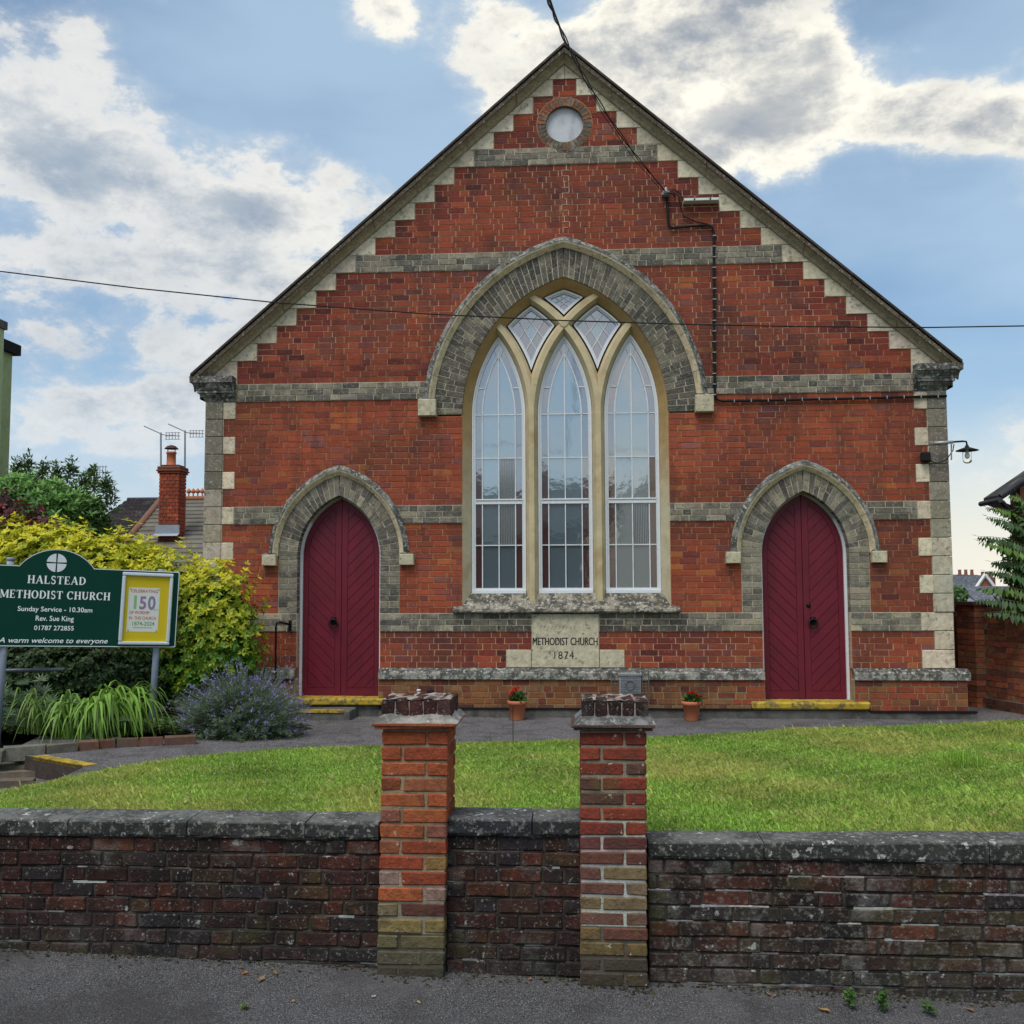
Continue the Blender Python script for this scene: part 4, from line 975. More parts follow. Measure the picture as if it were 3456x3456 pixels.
def old_wall(nm, x0, x1, yf, yb, ztop, ch, nc, label, pal, mat, white, copes, ctop, ccol, tilt=0.0):
    wl = empty(nm, ((x0 + x1) / 2, yf, -1.0), label, 'wall')
    core = MB(); jf = .010; seq = (.222, .108)
    for i in range(nc):
        z1 = ztop - i * ch; z0 = z1 - ch
        # bed joint as its own strip, so that lime can streak along it
        x = x0
        while x < x1 - 1e-3:
            xb = min(x + random.uniform(.03, .22), x1); k = random.random() + (.22 * math.sin(i * 2.7 + x * 2.1) if white > .2 else 0)
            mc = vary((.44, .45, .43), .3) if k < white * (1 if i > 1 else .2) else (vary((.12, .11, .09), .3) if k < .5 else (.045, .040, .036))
            zg = pave_z(x, yf); mc = base_damp(mc, z0, zg)
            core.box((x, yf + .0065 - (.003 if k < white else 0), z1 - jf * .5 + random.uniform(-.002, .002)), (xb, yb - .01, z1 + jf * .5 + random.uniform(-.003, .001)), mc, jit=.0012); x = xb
        core.box((x0, yf + .009, z0 + jf * .5), (x1, yb - .012, z1 - jf * .5), base_damp((.07, .062, .052), z0, pave_z(x0, yf)))
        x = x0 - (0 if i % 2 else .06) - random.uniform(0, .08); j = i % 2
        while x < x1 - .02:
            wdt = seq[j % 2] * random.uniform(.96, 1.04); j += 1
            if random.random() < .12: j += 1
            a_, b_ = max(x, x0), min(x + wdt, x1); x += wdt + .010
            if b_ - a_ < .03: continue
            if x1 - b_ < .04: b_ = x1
            zg = pave_z(a_, yf); c = base_damp(vary(pal(a_, z0 - zg), .18), z0, zg)
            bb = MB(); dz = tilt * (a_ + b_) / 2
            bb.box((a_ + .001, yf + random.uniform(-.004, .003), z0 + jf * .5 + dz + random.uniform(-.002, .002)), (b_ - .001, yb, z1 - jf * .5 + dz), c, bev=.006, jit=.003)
            bb.build('brick', mat, wl)
    core.build('mortar', M['oldmort'], wl)
    x = copes[0]
    for xn in copes[1:]:
        cb = MB(); m_ = 8; vs = []
        zt0 = ctop[0] + (ctop[1] - ctop[0]) * (x - x0) / (x1 - x0)
        for q in range(m_ + 1):
            X = x + .003 + (xn - x - .006) * q / m_; k = lambda s_=.004: random.uniform(-s_, s_)
            zt = ctop[0] + (ctop[1] - ctop[0]) * (X - x0) / (x1 - x0)
            vs += [(X, yf - .012 + k(), ztop + .006), (X, yf - .018 + k(), ztop + .02), (X, yf - .018 + k(), zt - .012 + k(.003)), (X, yf - .004 + k(), zt + k(.003)), (X, yb - .004, zt + .006 + k(.003)), (X, yb + .004, zt - .01), (X, yb + .004, ztop)]
        fs = [(q * 7 + i, (q + 1) * 7 + i, (q + 1) * 7 + i + 1, q * 7 + i + 1) for q in range(m_) for i in range(6)] + [(6, 5, 4, 3, 2, 1, 0), tuple(range(m_ * 7, m_ * 7 + 7))]
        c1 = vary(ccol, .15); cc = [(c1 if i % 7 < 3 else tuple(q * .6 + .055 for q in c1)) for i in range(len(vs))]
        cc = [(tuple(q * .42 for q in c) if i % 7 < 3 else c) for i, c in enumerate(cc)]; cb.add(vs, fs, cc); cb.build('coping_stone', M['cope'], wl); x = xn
    return wl
YW = -7.585
x_ = lambda px: at(px, 1560, YW).x
def pal_l(x, h): return pick(DK)
old_wall('boundary_wall', -4.4, x_(716), YW, YW + .225, at(300, 1580, YW).z, .0790, 11, 'dark sooty brick wall under grey coping, left of both brick piers', pal_l, M['oldbrick'], .06, [-4.4, -3.55, x_(-95), x_(131), x_(355), x_(577), x_(716)], (at(300, 1547, YW).z,) * 2, (.10, .10, .095))
old_wall('boundary_wall', x_(842), x_(1096), YW, YW + .225, at(970, 1578, YW).z, .0790, 10, 'short dark brick wall panel between the two brick piers', pal_l, M['oldbrick'], .12, [x_(842), x_(1004), x_(1096)], (at(970, 1544, YW).z,) * 2, (.075, .08, .085))
def pal_r(x, h): return pick(DK) if h > .40 else pick(DKO)
old_wall('boundary_wall', x_(1222), 4.6, YW + .01, YW + .21, at(1500, 1625, YW).z, .0778, 11, 'lichen streaked brick wall right of both piers, lower and with pale lime along its joints', pal_r, M['oldbrick2'], .42, [x_(1222), x_(1440), x_(1864), 3.1, 3.9, 4.6], (at(1225, 1588, YW).z, at(1932, 1584, YW).z + .01), (.13, .13, .115))

def pier(loc_x0, loc_x1, yf, zt, zb, ch, nc, label, rowcol, shear, capcol, flange, fll, capx, mflaunch, side_cut=0):
    pr = empty('gate_pier', ((loc_x0 + loc_x1) / 2, yf, zb), label, 'brick pier', 'brick piers in the boundary wall')
    W_ = loc_x1 - loc_x0; D_ = .335; g = .013
    core = MB()
    for i in range(nc):
        z1 = zt - i * ch; z0 = z1 - ch; ox = shear * (zt - z1); X0, X1 = loc_x0 - ox, loc_x1 - ox
        zg = pave_z(X0, yf); k = random.random()
        mc = rowcol(i, 'm')
        core.box((X0 + .007, yf + .007, z0), (X1 - .007, yf + D_ - .007, z1), mc)
        zb_, zt_ = z0 + g / 2, z1 - g / 2; sp_ = i % 2 == 0
        a_ = .105
        if sp_: parts = [((X0, yf), (X1 - a_ - g, yf + a_), 0), ((X1 - a_, yf), (X1, yf + W_ * .66), 1), ((X0 + a_ + g, yf + D_ - a_), (X1, yf + D_), 2), ((X0, yf + a_ + g), (X0 + a_, yf + D_), 3)]
        else: parts = [((X0 + a_ + g, yf), (X1, yf + a_), 1), ((X0, yf), (X0 + a_, yf + W_ * .66), 0), ((X0, yf + D_ - a_), (X1 - a_ - g, yf + D_), 3), ((X1 - a_, yf + a_ + g), (X1, yf + D_), 2)]
        for (p, q, idx) in parts:
            bb = MB(); bb.box((p[0], p[1] + (random.uniform(-.003, .003)), zb_), (q[0], q[1], zt_), vary(rowcol(i, idx), .08), bev=.006, jit=.0025); bb.build('brick', M['pierbrick'], pr)
    core.build('mortar', M['piermort'], pr)
    # flange of tiles, flaunching, brick-on-edge cap
    for (e_, za, zb2) in ((.034, zt + .012, zt + .026), (.045, zt + .027, zt + .042)):
        t = MB(); t.box((loc_x0 - e_, yf - e_, za), (loc_x1 + e_, yf + D_ + e_, zb2), flange, bev=.003, jit=.003); t.build('creasing_tile', M['pierbrick'], pr)
    t = MB(); t.box((loc_x0 + .004, yf + .004, zt - .004), (loc_x1 - .004, yf + D_, zt + .012), (.25, .2, .15)); t.build('bed_mortar', M['piermort'], pr)
    c0, c1 = capx; zc = zt + .042; zc1 = zc + .055; zcap = zc + .118
    t = MB(); n_ = 8; vs = []
    for (e_, z, r) in ((.040, zc, .003), (.018, zc + .018, .006), (-.018, zc + .050, .006)):
        x0, x1, y0, y1 = c0 - e_ + .003, c1 + e_ - .003, yf - e_, yf + D_ + e_
        pts = [(x0 + (x1 - x0) * k / n_, y0) for k in range(n_)] + [(x1, y0 + (y1 - y0) * k / n_) for k in range(n_)] + [(x1 - (x1 - x0) * k / n_, y1) for k in range(n_)] + [(x0, y1 - (y1 - y0) * k / n_) for k in range(n_)]
        vs += [(p[0] + random.uniform(-r, r), p[1] + random.uniform(-r, r), z + random.uniform(-r, r)) for p in pts]
    m_ = 4 * n_; fs = [(j * m_ + k, j * m_ + (k + 1) % m_, (j + 1) * m_ + (k + 1) % m_, (j + 1) * m_ + k) for j in range(2) for k in range(m_)] + [tuple(range(2 * m_, 3 * m_))]
    t.add(vs, fs, mflaunch); t.build('flaunching', M['cope'], pr)
    wb = (c1 - c0) / 5
    for k in range(5):
        for jj in range(2):
            t = MB(); y0 = yf + .006 + jj * (D_ / 2 - .004); x0 = c0 + k * wb
            t.box((x0 + .002, y0, zc + .02), (x0 + wb - .002, y0 + D_ / 2 - .012, zcap + random.uniform(-.004, .003)), vary(capcol, .2), bev=.007, jit=.003); t.build('capping_brick', M['oldbrick'], pr)
    t = MB(); t.box((c0 + .008, yf + .012, zc + .02), (c1 - .008, yf + D_ - .012, zcap - .010), (.30, .27, .23)); t.build('cap_mortar', M['piermort'], pr)
    t = MB(); n_ = 14; vs = []; cc = []
    for j in range(7):
        for k in range(n_ + 1):
            vs.append((c0 + .004 + (c1 - c0 - .008) * k / n_, yf + .006 + (D_ - .02) * j / 6, zcap - .002 + random.uniform(-.003, .006))); q = random.random(); cc.append((.36, .31, .27) if q < .45 else ((.20, .09, .07) if q < .7 else (.07, .06, .055)))
    t.add(vs, [(j * (n_ + 1) + k, j * (n_ + 1) + k + 1, (j + 1) * (n_ + 1) + k + 1, (j + 1) * (n_ + 1) + k) for j in range(6) for k in range(n_)], cc); t.build('crumbling_mortar', M['piermort'], pr)
    return pr
M['pierbrick'] = surf('pier_brick', var=.32, vscale=30, bump=.9, bscale=60, rough=.92, bdist=.012, stains=[((.08, .045, .03), 7, .52, .64, .5), ((.50, .47, .40), 20, .635, .66, .75, 10), ((.14, .10, .035), 3.5, .56, .68, .45)])
M['piermort'] = surf('pier_mortar', var=.25, vscale=30, bump=.8, bscale=80, rough=.95, stains=[((.10, .09, .07), 7, .52, .68, .5)])
OR_ = [(.34, .088, .036), (.30, .075, .034), (.27, .062, .032), (.35, .10, .042), (.25, .06, .03)]
def rowL(i, k):
    if k == 'm': return vary((.28, .21, .135), .1) if i < 9 else (vary((.27, .24, .18), .15) if i < 13 else vary((.09, .08, .06), .2))
    if i < 11:
        if (i, k) in ((8, 1),): return (.25, .15, .055)
        if (i, k) in ((7, 0), (3, 1)): return (.28, .10, .05)
        if (i, k) in ((6, 1), (5, 0)): return (.26, .10, .07)
        if (i, k) in ((10, 1), (9, 0)): return (.26, .17, .14)
        return random.choice(OR_)
    if i == 11: return (.20, .16, .09) if k == 0 else (.11, .045, .04)
    if i == 12: return (.22, .17, .07) if k != 3 else (.16, .06, .05)
    if i == 13: return (.13, .115, .06)
    if i == 14: return (.10, .09, .06)
    return (.062, .056, .042)
RD_ = [(.24, .056, .033), (.21, .048, .03), (.26, .066, .037), (.18, .042, .03)]
def rowR(i, k):
    if k == 'm': return vary((.27, .225, .16), .1) if i < 6 else (vary((.40, .40, .37), .25) if i < 13 else vary((.13, .12, .095), .25))
    if i < 7:
        if (i, k) in ((2, 1), (3, 0), (4, 0)): return (.11, .06, .045)
        return random.choice(RD_)
    if i == 7: return (.13, .05, .045)
    if i in (8, 13): return random.choice([(.19, .125, .06), (.14, .06, .045)])
    if i < 13: return random.choice([(.19, .14, .09), (.17, .105, .075), (.20, .15, .08), (.15, .075, .06)])
    if i < 15: return random.choice([(.15, .11, .05), (.13, .075, .045), (.135, .105, .055)])
    return (.07, .06, .045)
pier(-.915, -.566, -7.66, .296, -1.0, .0797, 17, 'orange brick gate pier with yellowed lower courses, left of the pair', rowL, .018, (.07, .03, .028), (.33, .10, .05), 0, (-.922, -.552), (.30, .28, .25))
pier(.1195, .460, -7.66, .294, -1.01, .0752, 18, 'darker red brick gate pier with white lime streaks, right of the pair', rowR, .008, (.055, .028, .026), (.09, .06, .05), 0, (.128, .474), (.17, .17, .165))

# litter, leaves, weeds, moss along the wall foot
def leaf_quads(C, D, Nn, L, Wd, col, fold=.15):
    """leaves: centre base C, direction D, normal Nn (n,3); length L, half width Wd (n,) -> V (n*5), F (n*2 quads as (base, side, tip, mid))"""
    Sd = np.cross(D, Nn); Sd /= np.linalg.norm(Sd, axis=1, keepdims=True) + 1e-9
    L_, W_ = L[:, None], Wd[:, None]
    V = np.empty((len(C), 4, 3)); V[:, 0] = C; V[:, 1] = C + D * L_ * .5 + Sd * W_ + Nn * W_ * fold; V[:, 2] = C + D * L_; V[:, 3] = C + D * L_ * .5 - Sd * W_ + Nn * W_ * fold
    return V.reshape(-1, 3), (np.arange(len(C)) * 4)[:, None] + np.array([[0, 1, 2, 3]]), np.repeat(col, 4, axis=0)
def unit(a): return a / (np.linalg.norm(a, axis=-1, keepdims=True) + 1e-9)
b = MB()
for i in range(420):
    x = random.uniform(-4, 4.2); y = YW - .01 - abs(random.gauss(0, .05)); 
    if -.95 < x < -.55 or .1 < x < .47: y -= .08
    z = pave_z(x, y) + .03 * smooth(-7.95, -7.62, y) + .006; s_ = random.uniform(.006, .02); an = random.random() * 6.28; t = random.uniform(-.3, .3)
    c = random.choice([(.10, .075, .04), (.05, .04, .025), (.16, .12, .07), (.06, .07, .02), (.03, .028, .02)])
    b.add([(x + math.cos(an) * s_, y + math.sin(an) * s_ * .5, z + t * s_), (x + math.cos(an + 1.5) * s_ * .5, y + math.sin(an + 1.5) * s_ * .5, z + .004), (x - math.cos(an) * s_, y - math.sin(an) * s_ * .5, z), (x - math.cos(an + 1.5) * s_ * .4, y - math.sin(an + 1.5) * s_ * .4, z + .003)], [(0, 1, 2, 3)], vary(c, .3))
tag(b.build('leaf_litter', M['plant']), kind='stuff')
b = MB()
for i in range(900):                                                 # mossy grit in the angle of wall and pavement
    x = random.uniform(-4, 4.2); y = YW + .01 - abs(random.gauss(0, .03)) ; r = random.uniform(.006, .018); z = pave_z(x, y) + .03
    if -.97 < x < -.55 or .09 < x < .48: y -= .075
    vs = [(x + r * math.cos(a_), y + r * math.sin(a_) * .7, z - .012) for a_ in (0, 1.57, 3.14, 4.71)] + [(x, y, z + r * .6)]
    b.add(vs, [(0, 1, 4), (1, 2, 4), (2, 3, 4), (3, 0, 4)], vary(random.choice([(.03, .035, .014), (.022, .02, .016), (.05, .05, .02), (.04, .033, .024)]), .3))
tag(b.build('moss', M['any']), kind='stuff')
def dead_leaf(px, py, c, s_=.03, lab=''):
    p = atz(px, py, lambda x, y: pave_z(x, y) + .03 * smooth(-7.95, -7.62, y) + .003); b = MB(); an = random.random() * 3
    ca, sa = math.cos(an), math.sin(an); pts = [(-1, 0, .1), (-.4, .5, .35), (.3, .45, .2), (1, 0, .3), (.4, -.45, .05), (-.3, -.4, .25), (0, 0, .0)]
    b.add([(p.x + (u * ca - v * sa) * s_, p.y + (u * sa + v * ca) * s_, p.z + w_ * s_ + .004) for u, v, w_ in pts], [(0, 1, 6), (1, 2, 6), (2, 3, 6), (3, 4, 6), (4, 5, 6), (5, 0, 6)], c)
    tag(b.build('fallen_leaf', M['plant']), lab, 'leaf', 'dry leaves on the pavement')
for a_ in [(927, 1843, (.45, .20, .07), .030, 'dry orange leaf on the pavement by the left wall foot'), (1014, 1846, (.40, .27, .13), .028, 'curled tan leaf on the pavement near the left wall'), (1610 / 1.0, 1878, (.42, .22, .09), .022, 'small orange leaf against the right wall foot')]: pass
for a_ in [(520, 1838, (.30, .20, .10), .026, 'dull tan leaf on the pavement at the foot of the left wall'), (462, 1838, (.45, .17, .06), .022, 'small orange leaf at the foot of the left wall'), (553, 1891, (.45, .28, .12), .016, 'tiny tan leaf lying out on the asphalt left of the left pier'), (493, 1850, (.33, .24, .14), .034, 'broad brown leaf nearest the left pier'), (1450 / 1, 1877, (.38, .24, .12), .018, 'small tan leaf at the foot of the right wall'),
            (1555, 1908, (.50, .30, .12), .034, 'large folded ochre leaf on the pavement below the right wall'), (1461, 1880, (.45, .20, .08), .014, 'tiny orange leaf below the weeds of the right wall'), (1830, 1907, (.36, .22, .12), .024, 'brown leaf on the pavement at the far right'), (1000, 1849, (.42, .18, .07), .018, 'orange brown leaf between the two piers'), (790, 1893, (.5, .42, .2), .018, 'pale yellow leaf on the asphalt in front of the left pier'),
            (705, 1882, (.55, .5, .38), .014, 'cream coloured leaf by the corner of the left pier')]: dead_leaf(a_[0], a_[1], a_[2], a_[3], a_[4])
def weed(px, py, hh, nl, lab, Y=None, col=(.07, .16, .03), zf=None, cat='weed', spread=.04):
    p = atz(px, py, zf or (lambda x, y: pave_z(x, y) + .03)); root = empty('weed', p, lab, cat); b = MB(); b.tube([p, p + Vector((.004, 0, hh * .6)), p + Vector((.012, -.006, hh))], [.003, .0022, .001], (.06, .12, .03), 5); b.build('stem', M['plant'], root)
    n_ = nl; t = rng.random(n_) ** .8; C = np.array(p) + np.stack([rng.normal(0, .004, n_), rng.normal(0, .004, n_), t * hh], 1); an = rng.random(n_) * 6.28
    D = unit(np.stack([np.cos(an), np.sin(an), rng.uniform(-.2, .5, n_)], 1)); Nn = unit(np.stack([rng.normal(0, .2, n_), rng.normal(0, .2, n_) - .2, np.ones(n_)], 1))
    c = np.array(col) * rng.uniform(.7, 1.5, (n_, 1)); V, Fq, Cc = leaf_quads(C, D, Nn, rng.uniform(.6, 1.1, n_) * spread, rng.uniform(.2, .3, n_) * spread, c); np_mesh('leaves', V, Fq, Cc, M['plant'], root)
weed(1604, 1900, .085, 34, 'green weed at the right wall foot, left of the pair'); weed(1665, 1905, .095, 40, 'green weed at the right wall foot, right of the pair'); weed(1753, 1912, .05, 22, 'low weed at the right wall foot near the photo edge')
weed(461, 1905, .03, 16, 'tuft of moss and grass in a crack of the asphalt', col=(.10, .15, .03), zf=pave_z, spread=.025)

# ================================================================== RIGHT BOUNDARY WALL
rw = empty('garden_wall', (5.5, 1.3, -.64), 'tall old brick garden wall with a capped pier, right of the church', 'wall')
A0 = Vector((5.02, 3.2, 0)); dirw = Vector((.335, -1.165, 0)).normalized(); nw = Vector((dirw.y, -dirw.x, 0)); nw = Vector((-abs(dirw.y), -dirw.x * 1.0, 0)).normalized()
nw = Vector((dirw.y, -dirw.x, 0)); 
if nw.x > 0: nw = -nw
def wallpt(u, d, z): q = A0 + dirw * u + nw * d; return (q.x, q.y, z)
M['gwbrick'] = surf('garden_wall_brick', var=.35, vscale=20, bump=.7, bscale=70, rough=.95, stains=[((.035, .025, .022), 1.2, .45, .65, .7), ((.10, .05, .03), 6, .5, .7, .4)])
GW = [(30, (.29, .09, .045)), (25, (.22, .07, .042)), (20, (.33, .105, .05)), (15, (.14, .058, .04)), (10, (.25, .11, .06))]
def wbox(b, u0, u1, d0, d1, z0, z1, col, jit=.002):
    vs = [wallpt(u, d, z) for z in (z0, z1) for u, d in ((u0, d1), (u1, d1), (u1, d0), (u0, d0))]
    vs = [tuple(v + random.uniform(-jit, jit) for v in p) for p in vs]
    b.add(vs, [(0, 3, 2, 1), (4, 5, 6, 7), (0, 1, 5, 4), (1, 2, 6, 5), (2, 3, 7, 6), (3, 0, 4, 7)], col)
core = MB(); wbox(core, 0, 5.6, -.2, -.004, -.8, .60, (.16, .12, .09), 0); wbox(core, 0, 5.6, -.05, .056, -.8, -.475, (.14, .12, .09), 0)
UP0, UP1 = 1.78, 2.16
wbox(core, UP0 + .006, UP1 - .006, -.2, .136, -.8, .76, (.15, .11, .09), 0); core.build('mortar', M['oldmort'], rw)
nb = 0
for i in range(21):
    z0 = -.78 + i * .077; plinth = z0 < -.50
    u = -.1 + (.11 if i % 2 else 0); j = i % 2
    while u < 5.5:
        wdt = (.222, .108)[j % 2]; j += 1
        if z0 + .068 < .67 and u > 1.2 and not (UP0 - .05 < u < UP1 - .05) or (u <= 1.2 and z0 < .55):
            b = MB(); c = vary(pick(GW), .15)
            if plinth: c = tuple(q * .5 + .012 for q in c)
            if z0 > .25: c = tuple(q * .65 for q in c)
            wbox(b, max(u, 0), u + wdt, -.19, (.06 if plinth else 0) + random.uniform(-.003, .003), z0, z0 + .068, c); b.build('brick', M['gwbrick'], rw); nb += 1
        u += wdt + .01
    if z0 + .07 < .78:
        for (u0, u1) in ((UP0, UP0 + .12), (UP0 + .13, UP1)) if i % 2 else ((UP0, UP0 + .24), (UP0 + .25, UP1)):
            b = MB(); wbox(b, u0, u1, -.2, .14, z0, z0 + .068, vary(pick(GW), .15)); b.build('pier_brick', M['gwbrick'], rw)
b = MB(); wbox(b, UP0 - .03, UP1 + .03, -.22, .17, .765, .81, (.09, .05, .04)); b.build('pier_cap', M['gwbrick'], rw)
u = 0
while u < 5.5:
    if not (UP0 - .2 < u < UP1): b = MB(); wbox(b, u, u + .108, -.21, .012, (.665 if u > 1.2 else .60), (.74 if u > 1.2 else .665), vary((.09, .05, .042), .2)); b.build('coping_brick', M['gwbrick'], rw)
    u += .118

# ================================================================== FITTINGS ON THE CHURCH FRONT
def fp(px, py, Y=0.0): return at(px, py, Y)
cb_ = MB(); R8 = lambda pts, Y: [fp(x, y, Y) for x, y in pts]
cab = empty('cable_run', (1.65, -.02, 5), 'black electric cable clipped down and across the right half of the church front', 'cable')
cb_.tube(R8([(1258, 374), (1260, 400), (1262, 426), (1268, 430), (1300, 427), (1334, 424), (1344, 428), (1347, 440), (1347.5, 560), (1348, 650), (1349, 740), (1352, 753), (1362, 757), (1500, 754), (1640, 751), (1786, 747)], -.032), .0165, (.01, .01, .01), 7); cb_.build('cable', M['black'], cab, True)
b = MB(); b.tube(R8([(1272, 364), (1282, 372), (1284, 392), (1290, 408), (1312, 418), (1336, 423)], -.03), .008, (.01, .01, .01), 6); b.tube(R8([(1262, 362), (1272, 357), (1284, 366), (1288, 378)], -.04), .007, (.01,) * 3, 6); b.build('loose_cable', M['black'], cab, True)
for k in range(16):
    p = fp(1347.6, 445 + k * 20, -.03); b = MB(); b.box((p.x - .022, -.051, p.z - .005), (p.x + .022, .0, p.z + .005), (.12, .12, .13)); b.build('clip', M['grey'], cab)
for k in range(13):
    p = fp(1385 + k * 32, 756.5 - k * .75, -.03); b = MB(); b.box((p.x - .005, -.051, p.z - .021), (p.x + .005, .0, p.z + .021), (.12, .12, .13)); b.build('clip', M['grey'], cab)
br = empty('cable_bracket', (1.31, -.05, 6.2), 'grey insulator bracket high on the gable where overhead wires arrive', 'bracket')
p = fp(1256, 364, -.08); b = MB(); b.box((p.x - .05, -.10, p.z - .03), (p.x + .05, .0, p.z + .02), (.3, .3, .3), bev=.008); b.build('bracket_plate', M['grey'], br)
b = MB(); b.lathe((p.x, -.13, p.z - .02), [(0, -.01), (.022, 0), (.026, .03), (.018, .045), (.026, .06), (0, .08)], (.35, .37, .40), 12); b.build('insulator', M['grey'], br, True)
b = MB(); b.tube([(p.x, -.12, p.z - .01), (p.x + .10, -.11, p.z - .03), (p.x + .12, -.02, p.z - .03)], .01, (.1,) * 3, 6); b.build('hook', M['iron'], br)
sh = fp(1323, 376, -.10); shelf = empty('metal_shelf', sh, 'small white metal tray fixed under the gable stones beside the cable bracket', 'metal tray')
b = MB(); a_, c_ = fp(1290, 378, -.1), fp(1356, 375, -.1); b.box((a_.x, -.13, a_.z - .018), (c_.x, .0, a_.z + .016), (.6, .62, .62), bev=.004); b.build('tray', M['any'], shelf)
b = MB()
for t in (.3, .75): b.lathe((a_.x + (c_.x - a_.x) * t, -.135, a_.z), [(0, 0), (.012, 0), (.012, .01)], (.01,) * 3, 8, 'y')
b.build('bolts', M['iron'], shelf)
# overhead service wires
ow = [(1022, -30, -8.2), (1036, 4, -7.2), (1050, 40, -6.2), (1076, 95, -4.7), (1104, 148, -3.6), (1142, 212, -2.4), (1198, 292, -1.2), (1256, 362, -.12)]
def twist(off, ph, r, lab):
    P = [fp(*q) for q in ow]; pts = []
    for a, c in zip(P[:-1], P[1:]):
        for k in range(12):
            t = k / 12; pts.append(a.lerp(c, t))
    pts.append(P[-1]); out = []
    for i, q in enumerate(pts): out.append(q + Vector((math.sin(i * .35 + ph) * off, 0, math.cos(i * .35 + ph) * off)) * min(1, (len(pts) - i) / 12) * (.55 if i < 24 else 1))
    b = MB(); b.tube(out, r, (.01,) * 3, 5); tag(b.build('overhead_wire', M['black'], None, True), lab, 'wire', 'service wires to the church gable')
twist(.012, 0, .0068, 'thick black service wire twisted round another, from the sky to the gable bracket'); twist(.012, 3.1, .0056, 'second black service wire of the twisted pair reaching the gable bracket')
b = MB(); P = [fp(*q) for q in [(1028, -30, -8.4), (1046, 22, -6.8), (1066, 75, -5.2), (1098, 142, -3.8), (1140, 220, -2.4), (1196, 300, -1.2), (1254, 366, -.12)]]
b.tube(P, .0042, (.02,) * 3, 5); tag(b.build('overhead_wire', M['black'], None, True), 'thinnest single service wire, hanging left of the twisted pair', 'wire', 'service wires to the church gable')
b = MB(); P = [fp(x, y, -4.2) for x, y in [(-700, 395), (-350, 460), (0, 512), (260, 544), (520, 571), (800, 592), (1068, 605), (1300, 612), (1500, 616), (1750, 618), (1932, 615), (2300, 605), (2700, 585)]]
b.tube(P, .0062, (.01,) * 3, 5); tag(b.build('telephone_wire', M['black'], None, True), 'long thin telephone wire sagging across the whole church front', 'wire')
# outside lamp on the right corner
lm = empty('outside_lamp', fp(1762, 835, -.1), 'old bracket lamp with a shallow metal shade and bare bulb in clear glass', 'lamp')
YL = -.14; b = MB(); b.tube([fp(1762, 836, YL), fp(1798, 834, YL), ], .02, (.3,) * 3, 8); b.build('bracket_arm', M['grey'], lm, True)
b = MB(); b.tube([fp(1796, 834, YL), fp(1816, 832.5, YL), fp(1823, 833, YL), fp(1824.5, 840, YL)], .012, (.02,) * 3, 8); b.build('swan_neck', M['iron'], lm, True)
c = fp(1824.5, 846, YL); u_ = .0068
b = MB(); b.lathe(c, [(.008, .045), (.022, .035), (.026, .016), (.07, .0), (.135, -.024), (.138, -.030), (.07, -.012), (.02, -.008)], (.03, .025, .022), 24); b.build('lamp_shade', M['iron'], lm, True)
b = MB(); b.lathe(c, [(.052, -.015), (.056, -.06), (.056, -.14), (.046, -.175), (.02, -.19), (0, -.192)], (1, 1, 1), 20)
glass = bpy.data.materials.new('clear_glass'); glass.use_nodes = True; gb = glass.node_tree.nodes['Principled BSDF']; gb.inputs['Transmission Weight'].default_value = 1; gb.inputs['Roughness'].default_value = 0; gb.inputs['IOR'].default_value = 1.08; gb.inputs['Base Color'].default_value = (.95, .97, .96, 1)
b.build('glass_globe', glass, lm, True)
b = MB(); b.lathe(c, [(.018, -.02), (.02, -.05), (.034, -.085), (.030, -.115), (.012, -.13), (0, -.132)], (.75, .76, .72), 14); b.build('bulb', M['anygloss'], lm, True)
jb = MB(); q = fp(1744, 858, 0); jb.box((q.x - .06, -.09, q.z - .10), (q.x + .055, -.005, q.z + .03), (.01,) * 3, bev=.02); jb.build('junction_box', M['black'], lm)
b = MB(); b.tube([fp(1752, 868, -.05), fp(1768, 874, -.06), fp(1785, 868, -.08), fp(1798, 850, -.1), fp(1800, 838, -.13)], .007, (.01,) * 3, 6); b.build('lamp_cable', M['black'], lm, True)
b = MB(); b.tube([fp(1795, 838, -.12), fp(1795, 868, -.1)], .009, (.35,) * 3, 6); b.build('support_rod', M['grey'], lm)
# flue guard on the plinth
fg = empty('flue_vent', (.76, -.1, -.2), 'grey wall vent inside a square wire cage on the plinth', 'vent')
b = MB(); b.box((.63, -.14, -.335), (.90, -.08, -.06), (.32, .34, .37), bev=.008); b.box((.618, -.155, -.085), (.912, -.08, -.055), (.28, .30, .34), bev=.005); b.build('vent_plate', M['any'], fg)
for k in range(8): b = MB(); z = -.315 + k * .028; b.box((.648, -.146, z), (.882, -.138, z + .012), (.18, .19, .21)); b.build('slat', M['any'], fg)
b = MB(); b.lathe((.765, -.152, -.20), [(.05, 0), (.056, -.006), (.062, 0), (.062, .01)], (.14, .15, .17), 24, 'y'); b.build('vent_ring', M['any'], fg, True)
b = MB(); X0, X1, Z0, Z1, Yg = .53, .99, -.40, -.015, -.27
for k in range(13):
    x = X0 + (X1 - X0) * k / 12; b.box((x - .0024, Yg, Z0), (x + .0024, Yg + .0024, Z1), (.1,) * 3)
for k in range(11):
    z = Z0 + (Z1 - Z0) * k / 10; b.box((X0, Yg - .003, z - .0022), (X1, Yg - .0006, z + .0022), (.1,) * 3)
    for x in (X0, X1): b.box((x - .0024, Yg, z - .0022), (x + .0024, -.08, z + .0022), (.1,) * 3)
for k in range(5):
    y = Yg + .19 * k / 4
    for x in (X0 - .004, X1 + .004): b.box((x - .0024, y, Z0), (x + .0024, y + .0024, Z1), (.1,) * 3)
